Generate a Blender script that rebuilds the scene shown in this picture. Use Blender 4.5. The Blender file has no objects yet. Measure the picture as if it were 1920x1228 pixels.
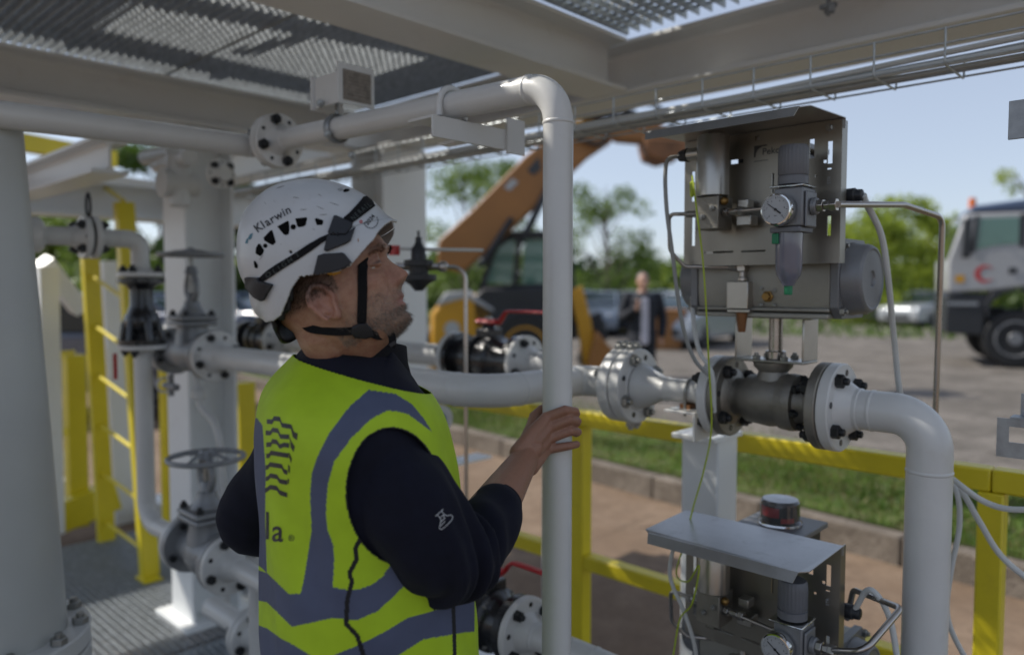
import bpy, bmesh, math, random
import numpy as np
from mathutils import Vector, Matrix
from mathutils.bvhtree import BVHTree
random.seed(7)
R = math.radians
S = bpy.context.scene
COL = S.collection
# ---------------------------------------------------------------- camera, sky, sun, exposure
SY, CY = .689, .725            # plant axes: X runs right-near, Y runs right-far, seen from the camera
YAW = math.atan2(SY, CY)
PITCH = R(2.98); CAMZ = 1.6; FPX = 1420.
cam = bpy.data.cameras.new('camera'); camo = bpy.data.objects.new('camera', cam); COL.objects.link(camo)
camo.location = (0, 0, CAMZ); camo.rotation_euler = (math.pi/2-PITCH, 0, YAW)
cam.sensor_width = 36; cam.lens = FPX/1920*36; cam.clip_start = .05; cam.clip_end = 2000
cam.dof.use_dof = True; cam.dof.focus_distance = 1.36; cam.dof.aperture_fstop = 1.8
S.camera = camo
S.render.resolution_x = 1024; S.render.resolution_y = 654
W = bpy.data.worlds.new('World'); S.world = W; W.use_nodes = True
SUN_EL = R(44)
sun_cam = Vector((-.93, .30, 0)).normalized()      # towards the sun, in camera heading: left and slightly beyond
def G2(x, y): return (CY*x-SY*y, SY*x+CY*y)
sx, sy_ = G2(sun_cam.x, sun_cam.y)
nt = W.node_tree; bg = nt.nodes['Background']
sky = nt.nodes.new('ShaderNodeTexSky'); sky.sky_type = 'NISHITA'; sky.sun_disc = False
sky.sun_elevation = SUN_EL; sky.sun_rotation = math.atan2(sx, sy_)
sky.air_density = 1.0; sky.dust_density = .25; sky.ozone_density = 2.5
hs = nt.nodes.new('ShaderNodeHueSaturation'); hs.inputs['Saturation'].default_value = .6
nt.links.new(sky.outputs[0], hs.inputs['Color']); mxw = nt.nodes.new('ShaderNodeMix'); mxw.data_type = 'RGBA'; mxw.inputs[0].default_value = .6; mxw.inputs[7].default_value = (1.9, 2.25, 3.0, 1)   # thin even haze over the whole sky
nt.links.new(hs.outputs[0], mxw.inputs[6]); nt.links.new(mxw.outputs[2], bg.inputs[0]); bg.inputs[1].default_value = .145
sl = bpy.data.lights.new('sun', 'SUN'); sl.energy = 3.7; sl.angle = R(.53); sl.color = (1, .95, .87)
slo = bpy.data.objects.new('sun', sl); COL.objects.link(slo); slo.location = (0, 0, 20)
sd = Vector((sx*math.cos(SUN_EL), sy_*math.cos(SUN_EL), math.sin(SUN_EL)))
slo.rotation_euler = (-sd).to_track_quat('-Z', 'Y').to_euler()
S.view_settings.view_transform = 'Standard'; S.view_settings.look = 'None'
S.view_settings.exposure = .45; S.view_settings.gamma = 1
try:
    S.cycles.max_bounces = 8; S.cycles.use_denoising = True
except Exception: pass

# ---------------------------------------------------------------- where things stand
def ray(px, py):
    yv = (614-py)/FPX; x = (px-960)/FPX
    return Vector((x, math.cos(PITCH)+yv*math.sin(PITCH), -math.sin(PITCH)+yv*math.cos(PITCH)))
def gray(px, py):
    r = ray(px, py); a, b = G2(r.x, r.y); return Vector((a, b, r.z))
CAM = Vector((0, 0, CAMZ))
def D(px, py, d):
    r = ray(px, py); r = r*(d/r.y); a, b = G2(r.x, r.y); return Vector((a, b, r.z+CAMZ))
def atX(px, py, X): g = gray(px, py); return CAM+g*(X/g.x)
def atY(px, py, Y): g = gray(px, py); return CAM+g*(Y/g.y)
def atZ(px, py, Z): g = gray(px, py); return CAM+g*((Z-CAMZ)/g.z)
def proj(p):
    xc = CY*p[0]+SY*p[1]; yc = -SY*p[0]+CY*p[1]; z = p[2]-CAMZ
    f = yc*math.cos(PITCH)-z*math.sin(PITCH); u = yc*math.sin(PITCH)+z*math.cos(PITCH)
    return (960+FPX*xc/f, 614-FPX*u/f)

# ---------------------------------------------------------------- materials
def newmat(name):
    m = bpy.data.materials.new(name); m.use_nodes = True
    return m, m.node_tree, m.node_tree.nodes['Principled BSDF']
def ND(nt, t, **kw):
    n = nt.nodes.new(t)
    for k, v in kw.items():
        if k in n.inputs.keys() if isinstance(k, str) else False: n.inputs[k].default_value = v
        else: setattr(n, k, v)
    return n
def mat(name, col, rough=.45, metal=0., spec=.5, var=.12, scale=6, bump=.0, bscale=200, coat=0., col2=None, rvar=.12, streak=False, dirt=0., dirtcol=(.12,.09,.06)):
    m, nt, b = newmat(name)
    L = nt.links.new
    tc = nt.nodes.new('ShaderNodeTexCoord'); mp = nt.nodes.new('ShaderNodeMapping'); L(tc.outputs['Object'], mp.inputs[0])
    if streak: mp.inputs['Scale'].default_value = (1, 1, .15)
    n = nt.nodes.new('ShaderNodeTexNoise'); n.inputs['Scale'].default_value = scale; n.inputs['Detail'].default_value = 6; n.inputs['Roughness'].default_value = .62
    L(mp.outputs[0], n.inputs['Vector'])
    cr = nt.nodes.new('ShaderNodeValToRGB'); L(n.outputs[0], cr.inputs[0])
    c = Vector(col[:3]); c2 = Vector(col2) if col2 else c*(1-var*1.6)
    cr.color_ramp.elements[0].position = .3; cr.color_ramp.elements[1].position = .68
    cr.color_ramp.elements[0].color = (*c2, 1); cr.color_ramp.elements[1].color = (*c, 1)
    out = cr.outputs[0]
    if dirt:
        n3 = nt.nodes.new('ShaderNodeTexNoise'); n3.inputs['Scale'].default_value = scale*4.3; n3.inputs['Detail'].default_value = 9; n3.inputs['Roughness'].default_value = .75
        L(mp.outputs[0], n3.inputs['Vector'])
        r3 = nt.nodes.new('ShaderNodeMapRange'); r3.inputs[1].default_value = .56; r3.inputs[2].default_value = .8; r3.inputs[4].default_value = dirt; L(n3.outputs[0], r3.inputs[0])
        mx = nt.nodes.new('ShaderNodeMix'); mx.data_type = 'RGBA'; L(r3.outputs[0], mx.inputs[0]); L(out, mx.inputs[6]); mx.inputs[7].default_value = (*dirtcol, 1)
        out = mx.outputs[2]
    L(out, b.inputs['Base Color'])
    b.inputs['Metallic'].default_value = metal
    b.inputs['Specular IOR Level'].default_value = spec
    b.inputs['Coat Weight'].default_value = coat; b.inputs['Coat Roughness'].default_value = .12
    mr = nt.nodes.new('ShaderNodeMapRange'); mr.inputs[3].default_value = max(.03, rough-rvar*rough); mr.inputs[4].default_value = min(1, rough+rvar); L(n.outputs[0], mr.inputs[0]); L(mr.outputs[0], b.inputs['Roughness'])
    if bump:
        n2 = nt.nodes.new('ShaderNodeTexNoise'); n2.inputs['Scale'].default_value = bscale; n2.inputs['Detail'].default_value = 4
        L(mp.outputs[0], n2.inputs['Vector'])
        bp = nt.nodes.new('ShaderNodeBump'); bp.inputs['Strength'].default_value = bump; bp.inputs['Distance'].default_value = .002
        L(n2.outputs[0], bp.inputs['Height']); L(bp.outputs[0], b.inputs['Normal'])
    return m
M = {}
M['white'] = mat('white_paint', (.64, .64, .62), .33, var=.07, scale=3, bump=.12, bscale=90, coat=.15, dirt=.25, dirtcol=(.42,.37,.28))
M['cream'] = mat('cream_paint', (.78, .795, .79), .38, var=.04, scale=2, bump=.12, bscale=60, dirt=.22, dirtcol=(.35,.29,.2))
M['yellow'] = mat('yellow_paint', (.74, .60, .018), .38, var=.07, scale=4, bump=.12, bscale=80, coat=.1, dirt=.25, dirtcol=(.3,.2,.03))
M['galv'] = mat('galvanised_steel', (.40, .42, .44), .42, metal=.75, var=.25, scale=22, bump=.15, bscale=150)
M['grate'] = mat('galvanised_grating', (.50, .54, .57), .45, metal=.5, var=.25, scale=25, bump=.2, bscale=120)
M['traywire'] = mat('zinc_wire', (.50, .54, .56), .35, metal=.45, var=.15, scale=30)
M['steel'] = mat('stainless_steel', (.50, .48, .44), .30, metal=.95, var=.10, scale=9, bump=.06, bscale=300, dirt=.2, dirtcol=(.3,.27,.22))
M['cast'] = mat('cast_stainless', (.33, .31, .27), .48, metal=.85, var=.2, scale=14, bump=.45, bscale=260)
M['tube'] = mat('bright_tube', (.50, .47, .44), .24, metal=1, var=.1, scale=14)
M['bolt'] = mat('dark_bolt', (.035, .037, .04), .38, metal=.55, var=.25, scale=40, bump=.2)
M['nut'] = mat('zinc_nut', (.38, .38, .36), .35, metal=.9, var=.2, scale=60)
M['black'] = mat('black_enamel', (.013, .014, .017), .22, var=.3, scale=14, bump=.25, bscale=180, coat=.3)
M['rubber'] = mat('black_rubber', (.016, .016, .017), .62, var=.3, scale=20, bump=.2)
M['red'] = mat('red_paint', (.50, .022, .025), .35, var=.12, scale=20, coat=.1)
M['valvegrey'] = mat('grey_valve_paint', (.30, .31, .32), .42, metal=.35, var=.15, scale=12, bump=.35, bscale=160)
M['alu'] = mat('grey_aluminium', (.22, .225, .235), .42, metal=.35, var=.12, scale=12, bump=.15, bscale=150)
M['plgrey'] = mat('grey_plastic', (.145, .15, .165), .42, var=.08, scale=8)
M['plblack'] = mat('black_plastic', (.022, .024, .028), .42, var=.15, scale=12, bump=.1)
M['cable'] = mat('pale_grey_cable', (.60, .61, .59), .45, var=.06, scale=12)
M['cablegrey'] = mat('grey_cable', (.32, .33, .32), .45, var=.08, scale=12)
M['earthwire'] = mat('green_yellow_wire', (.42, .5, .03), .4, var=.25, scale=60, col2=(.30, .42, .02))
M['green'] = mat('green_plastic', (.01, .20, .085), .4, var=.1)
M['brass'] = mat('brass', (.40, .24, .08), .35, metal=.9, var=.25, scale=60)
M['bronze'] = mat('sintered_bronze', (.30, .14, .06), .6, metal=.6, var=.25, scale=300, bump=.4, bscale=900)
M['ink'] = mat('black_print', (.018, .018, .02), .5, var=.1)
M['inkgrey'] = mat('faded_print', (.06, .062, .065), .5, metal=.3)
M["dial"] = mat("dial_white", (.40, .41, .42), .4, var=.03)
M['blue'] = mat('blue_plug', (.01, .09, .26), .4)
M['orange'] = mat('orange_paint', (.34, .145, .035), .42, var=.15, scale=1.2, bump=.1, dirt=.5, dirtcol=(.12,.06,.02))
M['amber'] = mat('machine_yellow', (.60, .30, .015), .4, var=.15, scale=1.5, dirt=.4)
M['darkbody'] = mat('dark_machine_paint', (.025, .028, .035), .4, var=.3, scale=2)
def glassmat(name, col, rough=.05, metal=.0, trans=0., alpha=1.):
    m, nt, b = newmat(name); b.inputs['Base Color'].default_value = (*col, 1); b.inputs['Roughness'].default_value = rough
    b.inputs['Metallic'].default_value = metal; b.inputs['Transmission Weight'].default_value = trans; b.inputs['Coat Weight'].default_value = .6; b.inputs['Coat Roughness'].default_value = .03
    return m
M['glass'] = glassmat('tinted_glass', (.02, .035, .04))
M['greenglass'] = glassmat('pale_green_glass', (.10, .20, .16))
M['smoke'] = glassmat('clear_grey_plastic', (.20, .205, .26), .12, trans=.25)
M['clear'] = glassmat('clear_cover', (.8, .8, .8), .05, trans=.95)
M['chrome'] = glassmat('chrome', (.7, .7, .68), .08, metal=1)

# ---------------------------------------------------------------- mesh helpers
def frame(axis, up=None):
    z = Vector(axis).normalized()
    u = Vector(up) if up is not None else (Vector((0, 0, 1)) if abs(z.z) < .9 else Vector((1, 0, 0)))
    x = u.cross(z).normalized(); y = z.cross(x)
    return x, y, z
class MB:
    def __init__(s): s.v = []; s.f = []; s.m = []; s.mi = 0
    def add(s, vs, fs, mi=None):
        o = len(s.v); s.v.extend([tuple(v) for v in vs]); s.f.extend([tuple(i+o for i in f) for f in fs]); s.m.extend([s.mi if mi is None else mi]*len(fs)); return s
    def box(s, c, d, ax=None, rz=0, mi=None):
        c = Vector(c); hx, hy, hz = d[0]/2, d[1]/2, d[2]/2
        if ax is None: ax = (Vector((math.cos(rz), math.sin(rz), 0)), Vector((-math.sin(rz), math.cos(rz), 0)), Vector((0, 0, 1)))
        vs = [c+ax[0]*(i*hx)+ax[1]*(j*hy)+ax[2]*(k*hz) for i in (-1, 1) for j in (-1, 1) for k in (-1, 1)]
        return s.add(vs, [(0,1,3,2),(4,6,7,5),(0,4,5,1),(2,3,7,6),(0,2,6,4),(1,5,7,3)], mi)
    def bb(s, x0, x1, y0, y1, z0, z1, mi=None): return s.box(((x0+x1)/2, (y0+y1)/2, (z0+z1)/2), (abs(x1-x0), abs(y1-y0), abs(z1-z0)), mi=mi)
    def lathe(s, p, axis, prof, n=32, mi=None, up=None, a0=0., closed=False):
        x, y, z = frame(axis, up); p = Vector(p); vs = []
        for (t, r) in prof:
            for i in range(n):
                a = a0+2*math.pi*i/n; vs.append(p+z*t+x*(r*math.cos(a))+y*(r*math.sin(a)))
        fs = []
        for j in range(len(prof)-1):
            for i in range(n):
                k = (i+1) % n; fs.append((j*n+i, j*n+k, (j+1)*n+k, (j+1)*n+i))
        if closed:
            j = len(prof)-1
            for i in range(n):
                k = (i+1) % n; fs.append((j*n+i, j*n+k, k, i))
        else:
            if prof[0][1] > 1e-6: fs.append(tuple(reversed(range(n))))
            if prof[-1][1] > 1e-6: fs.append(tuple((len(prof)-1)*n+i for i in range(n)))
        return s.add(vs, fs, mi)
    def cyl(s, p0, p1, r, r1=None, n=24, mi=None, ch=0.):
        p0 = Vector(p0); p1 = Vector(p1); L = (p1-p0).length; r1 = r if r1 is None else r1
        pr = [(0, r), (L, r1)] if not ch else [(0, r-ch), (ch, r), (L-ch, r1), (L, r1-ch)]
        return s.lathe(p0, p1-p0, pr, n, mi)
    def hexa(s, p, axis, r, h, mi=None):
        return s.lathe(p, axis, [(0, r), (h*.85, r), (h, r*.86)], 6, mi)
    def ball(s, c, r, n=16, mi=None, sc=(1,1,1)):
        vs = []; fs = []; m = n//2
        for j in range(m+1):
            t = math.pi*j/m
            for i in range(n):
                a = 2*math.pi*i/n; vs.append(Vector(c)+Vector((r*sc[0]*math.sin(t)*math.cos(a), r*sc[1]*math.sin(t)*math.sin(a), r*sc[2]*math.cos(t))))
        for j in range(m):
            for i in range(n):
                k = (i+1) % n; fs.append((j*n+i, (j+1)*n+i, (j+1)*n+k, j*n+k))
        return s.add(vs, fs, mi)
    def sweep(s, pts, r, n=12, mi=None, cap=True, flat=None):
        pts = [Vector(p) for p in pts]; N = len(pts); rs = r if isinstance(r, (list, tuple)) else [r]*N
        vs = []; t0 = (pts[1]-pts[0]).normalized(); x, y, _ = frame(t0)
        for i, p in enumerate(pts):
            t = (pts[min(i+1, N-1)]-pts[max(i-1, 0)]).normalized()
            x = (x-t*x.dot(t)).normalized(); y = t.cross(x)
            for k in range(n):
                a = 2*math.pi*k/n; fx = 1 if flat is None else flat
                vs.append(p+x*(rs[i]*math.cos(a))+y*(rs[i]*math.sin(a)*fx))
        fs = [(j*n+i, j*n+(i+1) % n, (j+1)*n+(i+1) % n, (j+1)*n+i) for j in range(N-1) for i in range(n)]
        if cap: fs += [tuple(reversed(range(n))), tuple((N-1)*n+i for i in range(n))]
        return s.add(vs, fs, mi)
    def prism(s, poly, o, ax, ay, az, h, mi=None):
        o = Vector(o); ax = Vector(ax); ay = Vector(ay); az = Vector(az); n = len(poly)
        vs = [o+ax*a+ay*b for a, b in poly]+[o+ax*a+ay*b+az*h for a, b in poly]
        fs = [tuple(reversed(range(n))), tuple(range(n, 2*n))]+[(i, (i+1) % n, n+(i+1) % n, n+i) for i in range(n)]
        return s.add(vs, fs, mi)
    def build(s, name, mats, parent=None, bevel=0., smooth=35, sub=0, seg=2):
        me = bpy.data.meshes.new(name); me.from_pydata(s.v, [], s.f)
        if not isinstance(mats, (list, tuple)): mats = [mats]
        for m in mats: me.materials.append(M[m] if isinstance(m, str) else m)
        if len(mats) > 1: me.polygons.foreach_set('material_index', s.m)
        bm = bmesh.new(); bm.from_mesh(me); bmesh.ops.recalc_face_normals(bm, faces=bm.faces); bm.to_mesh(me); bm.free()
        me.polygons.foreach_set('use_smooth', [True]*len(me.polygons))
        if smooth < 180: me.set_sharp_from_angle(angle=R(smooth))
        o = bpy.data.objects.new(name, me); COL.objects.link(o)
        if bevel:
            b = o.modifiers.new('bevel', 'BEVEL'); b.width = bevel; b.segments = seg; b.limit_method = 'ANGLE'; b.angle_limit = R(40); b.harden_normals = False
        if sub:
            q = o.modifiers.new('sub', 'SUBSURF'); q.levels = q.render_levels = sub
        if parent is not None:
            o.parent = parent; o.matrix_parent_inverse = pinv(parent)
        return o
def pinv(p): return WM(p).inverted()
def WM(o):
    m = Matrix.LocRotScale(o.location, o.rotation_euler, o.scale)
    if o.parent is None: return m
    return WM(o.parent) @ o.matrix_parent_inverse @ m
def tag(o, label=None, cat=None, group=None, kind=None):
    if label: o['label'] = label
    if cat: o['category'] = cat
    if group: o['group'] = group
    if kind: o['kind'] = kind
    return o
def thing(name, label, cat, loc=(0,0,0), rz=0, group=None):
    o = bpy.data.objects.new(name, None); COL.objects.link(o); o.location = loc; o.rotation_euler = (0, 0, rz); o.empty_display_size = .05
    return tag(o, label, cat, group)
def copy_tree(o, parent=None):
    c = o.copy(); COL.objects.link(c)
    if parent is not None: c.parent = parent; c.matrix_parent_inverse = o.matrix_parent_inverse.copy()
    for ch in list(o.children): copy_tree(ch, c)
    return c
def inst(name, me_obj, loc_m, parent):
    o = bpy.data.objects.new(name, me_obj.data); COL.objects.link(o); o.parent = parent
    o.matrix_parent_inverse = pinv(parent); o.matrix_basis = loc_m
    for m in me_obj.modifiers:
        n = o.modifiers.new(m.name, m.type)
        if m.type == 'BEVEL': n.width = m.width; n.segments = m.segments; n.limit_method = 'ANGLE'; n.angle_limit = m.angle_limit
    return o
def fillet(pts, r, n=8):
    pts = [Vector(p) for p in pts]; out = [pts[0]]
    for i in range(1, len(pts)-1):
        a, b, c = pts[i-1], pts[i], pts[i+1]; d0 = (a-b).normalized(); d1 = (c-b).normalized()
        ang = d0.angle(d1); rr = r[i-1] if isinstance(r, (list, tuple)) else r
        if ang > 3.1: continue
        t = min(rr/math.tan(ang/2), (a-b).length*.49, (c-b).length*.49); rr = t*math.tan(ang/2)
        cen = b+(d0+d1).normalized()*(rr/math.sin(ang/2)); p0 = b+d0*t; p1 = b+d1*t
        v0 = p0-cen; v1 = p1-cen; th = v0.angle(v1)
        for k in range(n+1):
            s_ = k/n; out.append(cen+(v0*math.sin((1-s_)*th)+v1*math.sin(s_*th))/math.sin(th))
    out.append(pts[-1]); return out
def smoothpath(pts, n=8):
    P = [Vector(p) for p in pts]; P = [P[0]*2-P[1]]+P+[P[-1]*2-P[-2]]; out = []
    for i in range(1, len(P)-2):
        for k in range(n):
            t = k/n; a, b, c, d = P[i-1:i+3]
            out.append(.5*((2*b)+(c-a)*t+(2*a-5*b+4*c-d)*t*t+(-a+3*b-3*c+d)*t**3))
    out.append(P[-2]); return out
def textmesh(txt, size, bold=False, spacing=1.):
    cu = bpy.data.curves.new('t', 'FONT'); cu.body = txt; cu.size = size; cu.space_character = spacing; cu.align_x = 'CENTER'; cu.align_y = 'CENTER'; cu.offset = size*.012 if bold else 0
    cu.resolution_u = 3
    o = bpy.data.objects.new('t', cu); COL.objects.link(o)
    dg = bpy.context.evaluated_depsgraph_get(); me = bpy.data.meshes.new_from_object(o.evaluated_get(dg))
    vs = [(v.co.x, v.co.y) for v in me.vertices]; fs = [tuple(p.vertices) for p in me.polygons]
    bpy.data.objects.remove(o); bpy.data.curves.remove(cu); bpy.data.meshes.remove(me)
    return vs, fs
# ---------------------------------------------------------------- the setting
def sheet(name, poly, z, m, label=None, nx=1):
    me = bpy.data.meshes.new(name); me.from_pydata([(x, y, z) for x, y in poly], [], [tuple(range(len(poly)))]); me.materials.append(m)
    o = bpy.data.objects.new(name, me); COL.objects.link(o); tag(o, kind='structure'); return o
def groundmat(name, c1, c2, c3, s1, s2, bump=.6, rough=.9, bs=40, split=(.42, .58)):
    m, nt, b = newmat(name); L = nt.links.new
    tc = nt.nodes.new('ShaderNodeTexCoord')
    a = nt.nodes.new('ShaderNodeTexNoise'); a.inputs['Scale'].default_value = s1; a.inputs['Detail'].default_value = 8; a.inputs['Roughness'].default_value = .7; L(tc.outputs['Object'], a.inputs['Vector'])
    c = nt.nodes.new('ShaderNodeTexNoise'); c.inputs['Scale'].default_value = s2; c.inputs['Detail'].default_value = 8; c.inputs['Roughness'].default_value = .8; L(tc.outputs['Object'], c.inputs['Vector'])
    r1 = nt.nodes.new('ShaderNodeValToRGB'); L(a.outputs[0], r1.inputs[0]); r1.color_ramp.elements[0].position = split[0]; r1.color_ramp.elements[1].position = split[1]
    r1.color_ramp.elements[0].color = (*c1, 1); r1.color_ramp.elements[1].color = (*c2, 1)
    r2 = nt.nodes.new('ShaderNodeMapRange'); r2.inputs[1].default_value = .45; r2.inputs[2].default_value = .7; L(c.outputs[0], r2.inputs[0])
    mx = nt.nodes.new('ShaderNodeMix'); mx.data_type = 'RGBA'; L(r2.outputs[0], mx.inputs[0]); L(r1.outputs[0], mx.inputs[6]); mx.inputs[7].default_value = (*c3, 1)
    L(mx.outputs[2], b.inputs['Base Color']); b.inputs['Roughness'].default_value = rough; b.inputs['Specular IOR Level'].default_value = .2
    v = nt.nodes.new('ShaderNodeTexNoise'); v.inputs['Scale'].default_value = bs; v.inputs['Detail'].default_value = 6; L(tc.outputs['Object'], v.inputs['Vector'])
    bp = nt.nodes.new('ShaderNodeBump'); bp.inputs['Strength'].default_value = bump; bp.inputs['Distance'].default_value = .03; L(v.outputs[0], bp.inputs['Height']); L(bp.outputs[0], b.inputs['Normal'])
    return m
ZG = .05        # gravel lot level
ZS = -.15       # brown yard slab beside the skid
M['slab'] = groundmat('brown_concrete', (.18, .125, .085), (.235, .17, .12), (.14, .098, .068), 1.3, 9, .3, .85, 60)
M['gravel'] = groundmat('gravel', (.13, .117, .103), (.22, .197, .175), (.085, .075, .066), 1.1, 9, .9, .95, 30)
M['grass'] = groundmat('grass_ground', (.06, .10, .018), (.10, .15, .03), (.17, .13, .09), 1.6, 5, 1, .95, 60)
M['kerb'] = groundmat('kerb_concrete', (.16, .135, .11), (.24, .205, .17), (.11, .09, .075), 3, 16, .5, .9, 60)
far = 900
# kerb line (back top edge) through two points found on the ground
ka = atZ(1688, 1062, ZS); kb = atZ(1103, 902, ZS); kd = (kb-ka); kd.z = 0; kd.normalize(); kn = Vector((-kd.y, kd.x, 0))
if kn.dot(gray(1200, 800)) < 0: kn = -kn
def kpt(t, n): p = ka+kd*t+kn*n; return (p.x, p.y)
sheet('ground', [(-far, -far), (far, -far), (far, far), (-far, far)], -.17, M['slab'])
sheet('yard_slab', [kpt(-30, 0), kpt(60, 0), kpt(60, -14), kpt(-30, -14)], ZS, M['slab'])
sheet('gravel_lot', [kpt(-80, 1.9), kpt(120, 1.9), kpt(300, 500), kpt(-300, 500)], ZG, M['gravel'])
sheet('verge_soil', [kpt(-80, .13), kpt(120, .13), kpt(120, 2.6), kpt(-80, 2.6)], ZG-.006, M['grass'])
# kerb stones
kerb0 = None
for i in range(-5, 14):
    p = ka+kd*(i*1.0+.5)+kn*.07
    if kerb0 is None:
        mb = MB(); mb.box((0, 0, 0), (.985, .14, .26))
        kerb0 = mb.build('kerb', M['kerb'], bevel=.012); k = kerb0
    else:
        k = kerb0.copy(); COL.objects.link(k)
    k.location = (p.x, p.y, ZS+.055+random.uniform(-.004, .004)); k.rotation_euler = (random.uniform(-.01, .01), 0, math.atan2(kd.y, kd.x)+random.uniform(-.006, .006))
    tag(k, kind='structure')
random.seed(12)
for (a, b) in (((1105, 1015), (1235, 962)), ((1180, 990), (1300, 985))):
    p0, p1 = atZ(*a, ZS), atZ(*b, ZS); mb = MB(); vs = []; n = 24
    for i in range(n+1):
        q = p0.lerp(p1, i/n)+kn*random.uniform(-.02, .02); w = .012*math.sin(math.pi*(i+.5)/(n+1))+.003; vs += [q+kn*w+Vector((0, 0, .004)), q-kn*w+Vector((0, 0, .004))]
    mb.add(vs, [(2*i, 2*i+2, 2*i+3, 2*i+1) for i in range(n)]); tag(mb.build('slab_crack', mat('crack_dirt', (.05, .035, .025), .95)), kind='structure')
# grass blades on verge
def blades(name, area, n, h, label=None, mats=None, ww=.008):
    mb = MB()
    for _ in range(n):
        x, y, z = area(); a = random.uniform(0, 6.28); hh = h*random.uniform(.4, 1.2); w = ww*random.uniform(.6, 1.3)
        dx, dy = math.cos(a)*w, math.sin(a)*w; lx, ly = random.gauss(0, .35)*hh, random.gauss(0, .35)*hh
        mb.add([(x-dx, y-dy, z), (x+dx, y+dy, z), (x+lx, y+ly, z+hh)], [(0, 1, 2)], random.randrange(len(mats)))
    return mb.build(name, mats)
def leafmat(name, c, tr=.35):
    m, nt, b = newmat(name); L = nt.links.new
    oi = nt.nodes.new('ShaderNodeTexCoord'); n = nt.nodes.new('ShaderNodeTexNoise'); n.inputs['Scale'].default_value = .9; n.inputs['Detail'].default_value = 3; L(oi.outputs['Object'], n.inputs['Vector'])
    r = nt.nodes.new('ShaderNodeValToRGB'); L(n.outputs[0], r.inputs[0]); r.color_ramp.elements[0].position = .35; r.color_ramp.elements[1].position = .65
    r.color_ramp.elements[0].color = (c[0]*.65, c[1]*.7, c[2]*.6, 1); r.color_ramp.elements[1].color = (c[0]*1.25, c[1]*1.2, c[2], 1)
    b.inputs['Roughness'].default_value = .6; L(r.outputs[0], b.inputs['Base Color'])
    t = nt.nodes.new('ShaderNodeBsdfTranslucent'); L(r.outputs[0], t.inputs[0])
    mx = nt.nodes.new('ShaderNodeMixShader'); mx.inputs[0].default_value = tr; L(b.outputs[0], mx.inputs[1]); L(t.outputs[0], mx.inputs[2])
    L(mx.outputs[0], nt.nodes['Material Output'].inputs[0]); return m
M['g1'] = leafmat('grass_bright', (.11, .19, .02)); M['g2'] = leafmat('grass_dark', (.06, .12, .018)); M['g3'] = leafmat('grass_dry', (.20, .17, .07))
cl = [(random.uniform(-5, 10), random.uniform(.2, 2.1), random.uniform(.25, .8)) for _ in range(75)]
def ga():
    c = random.choice(cl); t = c[0]+random.gauss(0, c[2]); n = min(2.5, max(.16, c[1]+random.gauss(0, c[2]*.5))); p = kpt(t, n); return p[0], p[1], ZG-.006
go = blades('grass', ga, 26000, .05, mats=[M['g1'], M['g1'], M['g2'], M['g3']]); tag(go, 'patchy short green grass growing on the verge behind the kerb', 'grass', kind='stuff')
# ---------------------------------------------------------------- steel frame
def ibeam(name, label, axis, a0, a1, c, z0, z1, w, m='cream', tf=.016, tw=.012, cat='beam', group=None):
    """I beam along 'X' or 'Y' centred at c on the other axis"""
    h = z1-z0; prof = [(-w/2, 0), (w/2, 0), (w/2, tf), (tw/2+.012, tf), (tw/2, tf+.012), (tw/2, h-tf-.012), (tw/2+.012, h-tf), (w/2, h-tf), (w/2, h), (-w/2, h), (-w/2, h-tf), (-tw/2-.012, h-tf), (-tw/2, h-tf-.012), (-tw/2, tf+.012), (-tw/2-.012, tf), (-w/2, tf)]
    mb = MB()
    if axis == 'X': mb.prism(prof, (a0, c, z0), (0, 1, 0), (0, 0, 1), (1, 0, 0), a1-a0)
    else: mb.prism(prof, (c, a0, z0), (1, 0, 0), (0, 0, 1), (0, 1, 0), a1-a0)
    o = mb.build(name, m, bevel=.002); return tag(o, label, cat, group)
def hcol(name, label, x, y, z0, z1, w, m='cream', web='X', tf=.016, tw=.012):
    mb = MB(); h = w; prof = [(-w/2, -h/2), (w/2, -h/2), (w/2, -h/2+tf), (tw/2, -h/2+tf), (tw/2, h/2-tf), (w/2, h/2-tf), (w/2, h/2), (-w/2, h/2), (-w/2, h/2-tf), (-tw/2, h/2-tf), (-tw/2, -h/2+tf), (-w/2, -h/2+tf)]
    ax, ay = ((1, 0, 0), (0, 1, 0)) if web == 'Y' else ((0, 1, 0), (-1, 0, 0))
    mb.prism(prof, (x, y, z0), ax, ay, (0, 0, 1), z1-z0)
    mb.bb(x-w*.75, x+w*.75, y-w*.75, y+w*.75, z0-.001, z0+.02)
    return tag(mb.build(name, m, bevel=.002), label, 'column')
ZB, ZT = 2.35, 2.55
ibeam('roof_beam', 'wide cream I beam crossing overhead above the bend of the white pipe', 'Y', -1.6, 2.43, -1.80, ZB, ZT, .19)
ibeam('roof_beam', 'long cream I beam overhead at upper right beside the wire cable tray', 'X', -6.2, 1.2, 2.565, ZB, ZT, .24)
ibeam('roof_beam', 'cream I beam under the large overhead grating at upper left', 'Y', -1.2, 2.43, -3.58, ZB, ZT, .2)
ibeam('roof_beam', 'far lower cream beam behind the flanged pipe elbow at left', 'Y', -.8, 3.2, -4.75, 2.0, 2.2, .2)
ibeam('roof_beam', 'short cream beam running back under the upper left frame', 'X', -4.63, -3.3, 1.12, 2.06, 2.2, .14)
hcol('steel_column', 'cream H column standing behind the front of the white helmet', -3.37, 2.565, 0, ZB-.003, .29, web='X')
hcol('steel_column', 'cream H column behind the upper grey gate valve', -3.62, 1.62, 0, ZB-.003, .24, web='Y')
# small stiffener plates of the beam at upper left
mb = MB(); mb.bb(-3.47, -3.41, 1.28, 1.29, 2.37, 2.53)
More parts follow.
